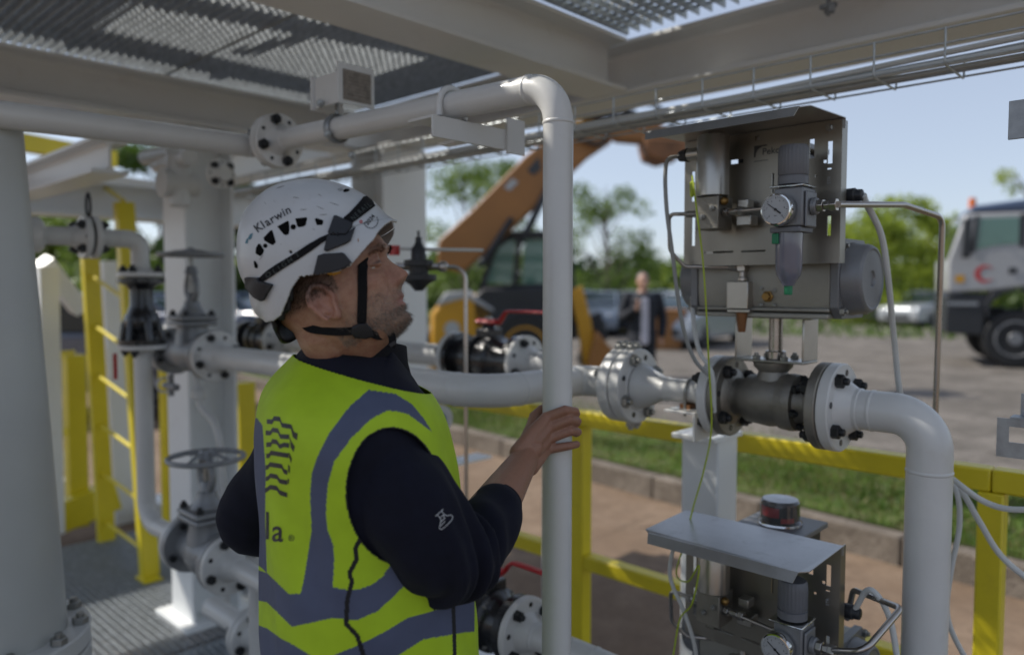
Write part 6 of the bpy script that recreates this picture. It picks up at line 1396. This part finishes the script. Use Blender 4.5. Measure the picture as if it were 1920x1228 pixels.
def part2(mb, name, m, vox=.01, parent=None):
    me_ = remesh(mb, vox, 3); me_.materials.append(M[m] if isinstance(m, str) else m); me_.polygons.foreach_set('use_smooth', [True]*len(me_.polygons)); o = bpy.data.objects.new(name, me_); COL.objects.link(o); o.parent = parent or W2_; return o
Q = MB(); Q.lathe((0, 0, .80), (0, 0, 1), [(0, .20), (.25, .185), (.45, .20), (.60, .20), (.66, .12), (.70, .075)], 28)
limb(Q, [b2(.2, 0, 1.42), b2(.28, .02, 1.15), b2(.26, -.05, .92)], [.08, .066, .055]); limb(Q, [b2(-.2, 0, 1.42), b2(-.28, -.02, 1.15), b2(-.15, -.19, 1.26)], [.08, .066, .052]); part2(Q, 'jacket', mat('dark_jacket', (.012, .014, .022), .8))
Q = MB(); 
for i in range(9): Q.ball((.0+.005*i*0, -.188+.0*i, .84+.065*i), .055, 12, sc=(1.1, .35, 1.2))
part2(Q, 'shirt', mat('pale_shirt', (.55, .53, .60), .8), .008)
Q = MB(); limb(Q, [b2(-.09, 0, .86), b2(-.11, 0, .48), b2(-.12, .02, .1)], [.105, .085, .075]); limb(Q, [b2(.09, 0, .86), b2(.10, -.02, .48), b2(.11, 0, .1)], [.105, .085, .075]); part2(Q, 'trousers', 'trousers')
Q = MB(); Q.ball((0, .01, 1.675), .1, 20, sc=(.84, .95, 1.0)); vsq = []; part2(Q, 'hair', mat('grey_hair', (.16, .14, .13), .7), .008).scale = (1, .96, 1)
for s in (-1, 1):
    mb = MB(); mb.bb(s*.115-.045, s*.115+.045, -.19, .09, 0, .09); o = mb.build('shoe', 'boot', None, bevel=.02); o.parent = W2_
# ---------------------------------------------------------------- yard beyond the fence
ZGR = ZG
def loc(px, d): p = D(px, 540, d); return Vector((p.x, p.y, 0))
def PRISM(mb, poly, y0, y1, mi=None, ins=0):
    """poly in local x,z; extruded along local y"""
    mb.prism(poly, (0, y0, 0), (1, 0, 0), (0, 0, 1), (0, 1, 0), y1-y0, mi)
class Sub:
    """parts built in a root's local frame"""
    def __init__(s, root): s.r = root
    def __call__(s, name, mb, m, parent=None, **k):
        o = mb.build(name, m, None, **k); o.parent = parent or s.r; return o
def wheel(S_, x, y, z, r, w, rim='alu', parent=None):
    mb = MB(); mb.lathe((x, y-w/2, z), (0, 1, 0), [(0, r*.6), (0, r*.9), (w*.12, r*.98), (w*.3, r), (w*.7, r), (w*.88, r*.98), (w, r*.9), (w, r*.6)], 32); t = S_('wheel', mb, 'rubber')
    mb = MB(); mb.lathe((x, y-w/2-.012, z), (0, 1, 0), [(0, r*.2), (.03, r*.25), (.05, r*.5), (-.005, r*.58), (.0, r*.62), (.12, r*.62)], 24); S_('rim', mb, rim, t)
CARM = {}
def car(label, px, d, col, L=4.4, H=1.45, rz=0., kind=0):
    p = loc(px, d); root = thing('parked_car', label, 'car', (p.x, p.y, ZGR), YAW+rz, 'cars parked across the yard'); S_ = Sub(root)
    key = tuple(col)
    if key not in CARM: CARM[key] = mat('car_paint', col, .25, var=.05, coat=.8, metal=.2)
    h = H; l = L/2; W2 = .86
    body = [(-l, .28), (-l+.05, .22), (l-.05, .22), (l, .30), (l, .62), (l-.1, .82), (l-.9, .95), (-l+.5 if kind else -l+.8, 1.0), (-l+.06, .92), (-l, .6)]
    mb = MB(); PRISM(mb, body, -W2, W2); S_('body', mb, CARM[key], bevel=.07, seg=3)
    cab = [(l-1.25, .93), (l-1.95, h-.06), (-l+1.3 if not kind else -l+.6, h-.05), (-l+.45 if not kind else -l+.12, .98)]
    mb = MB(); PRISM(mb, cab, -W2+.1, W2-.1); S_('windows', mb, 'glass', bevel=.05)
    mb = MB(); rf = [(l-1.9, h-.07), (l-1.98, h-.02), (-l+1.32 if not kind else -l+.62, h), (-l+1.2 if not kind else -l+.55, h-.06)]; PRISM(mb, rf, -W2+.11, W2-.11); S_('roof', mb, CARM[key], bevel=.025)
    for s_ in (-1, 1):
        for (x0, x1) in ((l-1.27, l-1.97), (-.12, -.12), (-l+.5 if not kind else -l+.15, -l+1.33 if not kind else -l+.62)):
            mb = MB(); mb.sweep([(x0, s_*(W2-.09), .95), (x1, s_*(W2-.12), h-.05)], .028, 6); S_('pillar', mb, CARM[key])
        for x in (l-.85, -l+.8): wheel(S_, x, s_*(W2-.1), .32, .32, .2)
        mb = MB(); mb.ball((l-.10, s_*.62, .70), .12, sc=(.9, 1.3, .6)); S_('headlight', mb, 'chrome')
        mb = MB(); mb.ball((l-1.5, s_*(W2+.09), 1.0), .09, sc=(.6, 1, .7)); S_('mirror', mb, CARM[key])
    mb = MB(); mb.bb(l-.05, l+.02, -.5, .5, .36, .52); S_('grille', mb, 'plblack', bevel=.01)
    return root
car('silver car behind the man in the dark jacket, nearer than the others', 1300, 21, (.30, .33, .37), rz=R(-125))
car('blue-grey car beyond the excavator, left of the man', 1115, 26, (.20, .24, .30), rz=R(-100))
car('pale silver car left of the man and behind the excavator', 1160, 31, (.34, .36, .39), rz=R(-95))
car('dark car between the man and the silver car', 1245, 32, (.06, .08, .12), rz=R(-100))
car('white saloon car with its nose to the left, beside the truck', 1745, 31, (.36, .38, .40), rz=R(-150))
car('grey car behind the actuator end cap', 1625, 34, (.30, .33, .36), rz=R(160))
car('white car at the far left, seen between the cream posts', 110, 15, (.36, .39, .43), rz=R(-70), kind=1)
car('dark blue car at far left behind the grey gate valve', 470, 20, (.03, .05, .10), rz=R(-30))
car('dark car behind the black neck valve at left', 590, 24, (.04, .05, .07), rz=R(10))
car('dark blue car behind the left downpipe', 300, 19, (.05, .07, .13), rz=R(-20))
car('grey car lowest at the far left between vessel and ladder', 125, 10.5, (.12, .13, .16), rz=R(10))
car('silver hatchback behind the excavator cab', 1050, 30, (.4, .42, .45), rz=R(-90), kind=1)
car('dark grey car right behind the man in the dark jacket', 1195, 27, (.10, .11, .13), rz=R(-110))
car('light grey car in the far row above the orange container', 1262, 37, (.33, .35, .37), rz=R(-90))
car('dark estate car far behind the upright pipe', 1085, 36, (.05, .06, .08), rz=R(-85), kind=1)
# ---- truck
p = loc(1775, 15.0); root = thing('truck', 'white and black heavy truck with blue roof and orange beacon, cut by the right edge', 'truck', (p.x, p.y, ZGR), YAW-R(24)); S_ = Sub(root)
M['truckwhite'] = mat('truck_paint', (.36, .36, .365), .35, var=.04, coat=.5); M['truckblue'] = mat('truck_blue', (.05, .08, .15), .4, var=.06, coat=.5)
K = 15/1420.
def tx(px): return (px-1775)*K*.86
def tz(py): return CAMZ-ZGR+(540-py)*K
mb = MB(); PRISM(mb, [(tx(1778), tz(548)), (tx(1776), tz(490)), (tx(1806), tz(403)), (tx(2000), tz(403)), (tx(2000), tz(535)), (tx(1940), tz(535)), (tx(1858), tz(545))], 0, 2.4); S_('cab', mb, 'truckwhite', bevel=.04)
mb = MB(); PRISM(mb, [(tx(1806), tz(402)), (tx(1822), tz(388)), (tx(2000), tz(372)), (tx(2000), tz(402))], .04, 2.36); S_('roof', mb, 'truckblue', bevel=.06)
mb = MB(); PRISM(mb, [(tx(1828), tz(470)), (tx(1833), tz(412)), (tx(1905), tz(412)), (tx(1905), tz(460)), (tx(1860), tz(463))], -.012, .02); w_ = S_('door_window', mb, 'greenglass', bevel=.008)
mb = MB(); PRISM(mb, [(tx(1816), tz(476)), (tx(1826), tz(406)), (tx(1831), tz(406)), (tx(1826), tz(474))], -.02, .02); PRISM(mb, [(tx(1906), tz(466)), (tx(1906), tz(406)), (tx(1916), tz(406)), (tx(1916), tz(466))], -.021, .02); S_('window_frame', mb, 'plblack')
mb = MB(); mb.prism([(tx(1779), tz(485)), (tx(1804), tz(412)), (tx(1806), tz(412)), (tx(1782), tz(485))], (-.03, .2, 0), (1, 0, 0), (0, 0, 1), (0, 1, 0), 2.0); S_('windscreen', mb, 'glass')
for y_ in (-.28, 2.55):
    mb = MB(); mb.box((tx(1806), y_, tz(450)), (.14, .2, .75)); S_('mirror', mb, 'plblack', bevel=.03)
    mb = MB(); mb.sweep([(tx(1806), y_, tz(418)), (tx(1825), y_*.2+.0 if y_ < 0 else 2.35, tz(414))], .02, 8); S_('mirror_arm', mb, 'plblack')
mb = MB(); PRISM(mb, [(tx(1776), tz(625)), (tx(1775), tz(552)), (tx(1856), tz(549)), (tx(1850), tz(575)), (tx(1846), tz(628))], .02, 2.38); S_('bumper', mb, 'plblack', bevel=.03)
mb = MB(); mb.bb(tx(1778), tx(1835), .0, .03, tz(572), tz(566)); S_('step', mb, 'galv')
mb = MB(); PRISM(mb, [(tx(1852), tz(600)), (tx(1857), tz(570)), (tx(1878), tz(550)), (tx(1915), tz(545)), (tx(1960), tz(560)), (tx(1960), tz(538)), (tx(1860), tz(545)), (tx(1846), tz(570))], -.03, .5); S_('wheel_arch', mb, 'plblack', bevel=.01)
mb = MB(); mb.bb(tx(1860), 7.5, .75, .95, .75, 1.0).bb(tx(1860), 7.5, 1.5, 1.7, .75, 1.0); S_('chassis', mb, 'darkbody')
mb = MB(); mb.bb(tx(2010), 7.4, .05, 2.35, 1.05, 2.6); S_('body', mb, 'truckwhite', bevel=.03)
for x in (tx(1905), 4.9, 6.3):
    for y in (.2, 2.2): wheel(S_, x, y, .57, .57, .38, 'alu')
mb = MB(); mb.cyl((tx(1824), .4, tz(389)), (tx(1824), .4, tz(371)), .075, .06); S_('beacon', mb, mat('beacon_orange', (.75, .16, .01), .25))
mb = MB()
vs = []
for i in range(25):
    a = R(40+280*i/24); vs.append((.17*math.cos(a), .17*math.sin(a)))
for i in range(25):
    a = R(320-280*i/24); vs.append((.045+.125*math.cos(a), .125*math.sin(a)))
mb.prism(vs, (tx(1845), -.003, tz(514)), (1, 0, 0), (0, 0, 1), (0, -1, 0), .004); S_('emblem', mb, 'red')
mb = MB(); mb.bb(tx(1791), tx(1808), -.008, -.002, tz(530), tz(516)); S_('yellow_badge', mb, 'amber')
mb = MB(); mb.bb(tx(1888), tx(1903), -.02, -.002, tz(514), tz(503)); S_('door_handle', mb, 'plblack', bevel=.01)
# ---- excavator / backhoe
d0 = 12.; K2 = d0/1420.
p = loc(960, d0); root = thing('excavator', 'orange and black excavator with raised boom standing behind the upright pipe', 'excavator', (p.x, p.y, ZGR), YAW); S_ = Sub(root)
def ex_(px): return (px-960)*K2
def ez_(py): return CAMZ-ZGR+(540-py)*K2
def P2(l): return [(ex_(a), ez_(b)) for a, b in l]
mb = MB(); PRISM(mb, P2([(818, 500), (822, 450), (880, 398), (985, 293), (1060, 235), (1120, 222), (1155, 236), (1150, 262), (1105, 292), (1060, 335), (985, 405), (920, 465), (862, 512)]), .1, .55); S_('boom', mb, 'orange', bevel=.03)
mb = MB(); PRISM(mb, P2([(1120, 240), (1160, 225), (1240, 232), (1290, 262), (1290, 285), (1235, 268), (1160, 262)]), .15, .5); S_('dipper_arm', mb, 'orange', bevel=.03)
mb = MB(); PRISM(mb, P2([(1205, 262), (1290, 268), (1275, 296), (1240, 304), (1213, 294)]), 0, .7); S_('bucket', mb, mat('rusty_bucket', (.30, .13, .05), .6, var=.4, scale=3), bevel=.03)
for (a, b, r_) in (((985, 440), (1040, 330), .06), ((1090, 225), (1190, 215), .05), ((900, 500), (960, 410), .05)):
    mb = MB(); mb.cyl((ex_(a[0]), .05, ez_(a[1])), (ex_(b[0]), .05, ez_(b[1])), r_); S_('hydraulic_ram', mb, 'darkbody')
mb = MB(); mb.sweep(smoothpath([(ex_(1150), .0, ez_(230)), (ex_(1185), -.05, ez_(204)), (ex_(1230), 0, ez_(206)), (ex_(1262), 0, ez_(245))], 6), .035, 8); S_('hose', mb, 'rubber')
mb = MB(); mb.sweep(smoothpath([(ex_(1080), .0, ez_(262)), (ex_(1120), -.05, ez_(276)), (ex_(1140), 0, ez_(255))], 6), .035, 8); S_('hose', mb, 'rubber')
mb = MB(); PRISM(mb, P2([(1058, 244), (1062, 232), (1110, 222), (1112, 234)]), .05, .09); S_('marking', mb, 'amber')
mb = MB(); PRISM(mb, P2([(945, 352), (960, 335), (972, 342), (956, 358)]), .085, .098); S_('decal', mb, 'dial')
mb = MB(); PRISM(mb, P2([(988, 320), (1010, 295), (1015, 318), (1000, 330)]), .085, .098); S_('warning_plate', mb, 'inkgrey')
# cab
mb = MB()
F = P2([(890, 610), (892, 545), (925, 462), (950, 437), (1070, 437), (1080, 610)])
def frame_bar(a, b, w=.09, y=(.2, .3)):
    mb.box(((ex_(a[0])+ex_(b[0]))/2, (y[0]+y[1])/2, (ez_(a[1])+ez_(b[1]))/2), (math.hypot(ex_(a[0])-ex_(b[0]), ez_(a[1])-ez_(b[1])), y[1]-y[0], w), ax=(Vector((ex_(b[0])-ex_(a[0]), 0, ez_(b[1])-ez_(a[1]))).normalized(), Vector((0, 1, 0)), Vector((ex_(b[0])-ex_(a[0]), 0, ez_(b[1])-ez_(a[1]))).normalized().cross(Vector((0, 1, 0)))))
for y in ((.6, .7), (1.7, 1.8)):
    for a, b in (((893, 560), (928, 455)), ((925, 460), (955, 440)), ((950, 440), (1074, 437)), ((1072, 437), (1082, 580)), ((975, 440), (965, 545)), ((893, 540), (1080, 535))): frame_bar(a, b, y=y)
S_('cab_frame', mb, 'darkbody')
mb = MB(); mb.bb(ex_(930), ex_(1080), .6, 1.8, ez_(436), ez_(428)); S_('cab_roof', mb, 'darkbody', bevel=.03)
mb = MB(); PRISM(mb, P2([(905, 530), (930, 462), (952, 445), (968, 445), (960, 532)]), .64, .655); PRISM(mb, P2([(980, 532), (985, 445), (1066, 443), (1074, 532)]), .64, .655); S_('cab_window', mb, 'greenglass')
mb = MB(); PRISM(mb, P2([(885, 640), (880, 560), (905, 540), (1080, 535), (1088, 640)]), .5, 1.9); S_('cab_base', mb, 'darkbody', bevel=.05)
mb = MB(); PRISM(mb, P2([(800, 700), (800, 590), (830, 552), (890, 552), (930, 590), (905, 640), (880, 700)]), .5, 1.8); S_('engine_cover', mb, 'amber', bevel=.08)
mb = MB(); PRISM(mb, P2([(812, 575), (830, 548), (870, 545), (925, 580), (925, 588), (870, 560)]), .48, 1.82); S_('hood_top', mb, 'dial', bevel=.04)
mb = MB(); mb.cyl((ex_(843), .5, ez_(620)), (ex_(843), .485, ez_(620)), .13); S_('round_sticker', mb, 'dial')
mb = MB(); mb.bb(ex_(860), ex_(1075), .55, 1.85, ez_(720), ez_(640)); S_('undercarriage', mb, 'darkbody', bevel=.05)
for x, y0_ in ((ex_(850), .95), (ex_(985), .35)):
    for y in (y0_, 2.0): wheel(S_, x, y, .58, .58, .42, 'amber')
mb = MB(); PRISM(mb, P2([(1072, 545), (1095, 535), (1112, 600), (1128, 690), (1100, 695), (1088, 620)]), .3, .5); S_('loader_arm', mb, 'amber', bevel=.02)
mb = MB(); PRISM(mb, P2([(1100, 700), (1120, 620), (1150, 655), (1168, 680), (1150, 712)]), .1, 1.9); S_('loader_bucket', mb, 'orange', bevel=.03)
mb = MB(); PRISM(mb, P2([(1100, 600), (1135, 585), (1150, 640), (1125, 650)]), .5, 1.5); S_('coupler', mb, 'darkbody', bevel=.03)
# orange skip
p = loc(1243, 19); root = thing('skip', 'small orange container standing behind the man in the dark jacket', 'skip', (p.x, p.y, ZGR), YAW); S_ = Sub(root)
mb = MB(); PRISM(mb, [(-.45, .0), (.45, 0), (.6, .95), (-.55, .95)], 0, 1.2); S_('tub', mb, 'orange', bevel=.02); mb = MB(); mb.bb(-.6, .65, -.03, 1.23, .951, 1.0); S_('rim', mb, 'orange')
# ---- trees
M['bark'] = mat('bark', (.12, .095, .07), .85, var=.35, scale=8, bump=.6, bscale=30)
M['l1'] = leafmat('spring_leaves', (.13, .20, .03)); M['l2'] = leafmat('mid_leaves', (.06, .11, .022)); M['l3'] = leafmat('dark_leaves', (.025, .055, .015)); M['l4'] = leafmat('yellow_green_leaves', (.27, .34, .04), .5)
def leaf_cloud(mb, cs, n, s, sq=.7):
    for _ in range(n):
        c, r_ = random.choice(cs); v = Vector((random.gauss(0, 1), random.gauss(0, 1), random.gauss(0, 1))).normalized()*r_*random.uniform(.35, 1.05)
        p = Vector(c)+Vector((v.x, v.y, v.z*sq)); a = Vector((random.gauss(0, 1), random.gauss(0, 1), random.gauss(0, 1))).normalized(); b = a.orthogonal().normalized(); w = s*random.uniform(.5, 1.3)
        mb.add([p-a*w, p+b*w*.6, p+a*w, p-b*w*.6], [(0, 1, 2, 3)])
def tree(name, label, px, d, h, cr, leaf='l1', n=2500, s=.12, dens=14, cat='tree', trunk=.3, low=.3, group='trees at the far edge of the yard', seed=0, thin=1.):
    random.seed(hash((px, d)) % 1000 if False else int(px*7+d*13)+seed); p = loc(px, d); root = thing(name, label, cat, (p.x, p.y, ZGR), 0, group); S_ = Sub(root)
    mb = MB(); mb.sweep(smoothpath([(0, 0, -.1), (.1, .05, h*.35), (-.05, .1, h*.65), (0, 0, h*.93)], 4), [trunk*.5*(1-.9*i/12) for i in range(13)], 8)
    cs = []
    for i in range(dens):
        a = random.uniform(0, 6.28); z = h*random.uniform(low, .95); t = (z/h-low)/(1-low); rr = cr*math.sqrt(max(.05, 1-(2*t-.9)**2))*random.uniform(.35, 1.0)
        q = Vector((rr*math.cos(a), rr*math.sin(a), z)); cs.append((q, cr*random.uniform(.22, .40)*thin)); mb.sweep([(0, 0, max(.3, z-rr*.9)), q*.5+Vector((0, 0, (z-rr*.3)*.5)), q], [trunk*.16, trunk*.1, trunk*.04], 5)
    S_('trunk', mb, 'bark')
    mb = MB(); leaf_cloud(mb, cs, n, s); S_('crown', mb, leaf)
    return root
tree('sparse_tree', 'thinly leaved tall tree right of the upright pipe above the parked cars', 1135, 30, 6.0, 2.2, 'l1', 4200, .075, 26, low=.25, trunk=.22, thin=.95)
tree('sparse_tree', 'thinly leaved tree behind the raised boom of the excavator', 870, 26, 5.8, 2.4, 'l1', 4200, .07, 28, low=.25, trunk=.16, thin=.95)
tree('sparse_tree', 'bare airy young tree between column and excavator boom', 940, 38, 8.2, 2.6, 'l1', 3600, .08, 26, low=.3, trunk=.18, thin=.9)
tree('sparse_tree', 'airy tree above the blue roof of the truck at the right edge', 1925, 24, 5.6, 1.6, 'l4', 1100, .06, 14, low=.3, trunk=.16, thin=.7)
tree('sparse_tree', 'thin light tree between the truck and the bushes', 1640, 45, 5.0, 2.4, 'l1', 2400, .08, 16, low=.2, trunk=.2, thin=.8)
tree('leafy_tree', 'dense dark green tree left of the white helmet', 430, 22, 5.4, 1.3, 'l2', 5000, .13, 26, low=.05)
tree('leafy_tree', 'tall green tree behind the cream column at left', 300, 32, 8, 3.2, 'l2', 4000, .17, 22, low=.15)
tree('leafy_tree', 'green tree behind the ladder at far left', 120, 30, 6.5, 3.0, 'l1', 3500, .16, 20, low=.1)
tree('leafy_tree', 'green tree seen past the H column above the black neck valve', 640, 36, 5.0, 3.2, 'l1', 3000, .17, 20, low=.1)
for i, (px, d, h, cr, lf, lab) in enumerate([(1610, 33, 4.9, 2.6, 'l4', 'yellow-green bush right behind the actuator end cap'), (1680, 35, 5.6, 2.8, 'l4', 'tallest yellow-green bush between cable and supply tube'), (1735, 36, 4.9, 2.5, 'l4', 'yellow-green bush above the white saloon car'), (1780, 38, 5.4, 2.7, 'l4', 'yellow-green bush touching the white truck cab'), (1560, 40, 4.6, 2.6, 'l1', 'green bush hidden partly by the instrument panel'), (1250, 42, 3.0, 2.2, 'l1', 'round green bush right of the man\'s head'), (1285, 48, 3.2, 2.4, 'l4', 'light green bush left of the actuator'), (440, 26, 2.6, 1.6, 'l4', 'bright lime bush below the dark tree left of the helmet'), (850, 34, 3.0, 2.2, 'l1', 'green bush behind the excavator boom foot'), (1180, 44, 2.6, 2.0, 'l2', 'low green bush above the parked cars left of the man'), (210, 24, 3.0, 2.2, 'l1', 'green bush behind the ladder foot'), (1850, 40, 3.6, 2.6, 'l1', 'green bush behind the truck cab')]):
    tree('bush', lab, px, d, h, cr, lf, 3600, .12, 26, cat='bush', low=.06, trunk=.12, group='bushes along the yard edge')
for i, (px, h) in enumerate([(1190, 4.4), (1205, 5.2), (1222, 4.2)]):
    tree('poplar', ['slim dark poplar left of the man\'s head', 'tallest slim dark poplar above the man\'s head', 'short slim dark poplar right above the man\'s head'][i], px, 60, h, .5, 'l3', 900, .2, 14, low=.05, trunk=.15, group='slim poplars')
# far wood as one mass
random.seed(5); mb = MB(); cs = []
for i in range(420):
    a = R(-48+96*i/420+random.uniform(-.2, .2)); dd = random.uniform(75, 110); x, y = G2(dd*math.sin(a), dd*math.cos(a)); r_ = random.uniform(1.6, 3.2); cs.append((Vector((x, y, random.uniform(.6, 3.6))), r_))
leaf_cloud(mb, cs, 26000, .5, sq=.9); o = mb.build('far_wood', 'l3'); tag(o, 'dark green far wood along the horizon behind the yard', 'wood', kind='stuff')
mb = MB(); cs = []
for i in range(240):
    a = R(-48+96*i/240); dd = random.uniform(50, 62); x, y = G2(dd*math.sin(a), dd*math.cos(a)); cs.append((Vector((x, y, random.uniform(.3, 1.3))), random.uniform(1.0, 1.7)))
leaf_cloud(mb, cs, 16000, .3, sq=.7); o = mb.build('hedge', 'l2'); tag(o, 'continuous mid green undergrowth behind the parked cars', 'undergrowth', kind='stuff')
mb = MB(); 
def fa():
    a = R(random.uniform(-46, 46)); dd = random.uniform(26, 60); x, y = G2(dd*math.sin(a), dd*math.cos(a)); return x, y, ZG
o = blades('grass', fa, 16000, .22, mats=[M['g1'], M['g2'], M['g1']], ww=.05); tag(o, 'far strip of grass growing beyond the gravel under the bushes', 'grass', kind='stuff')
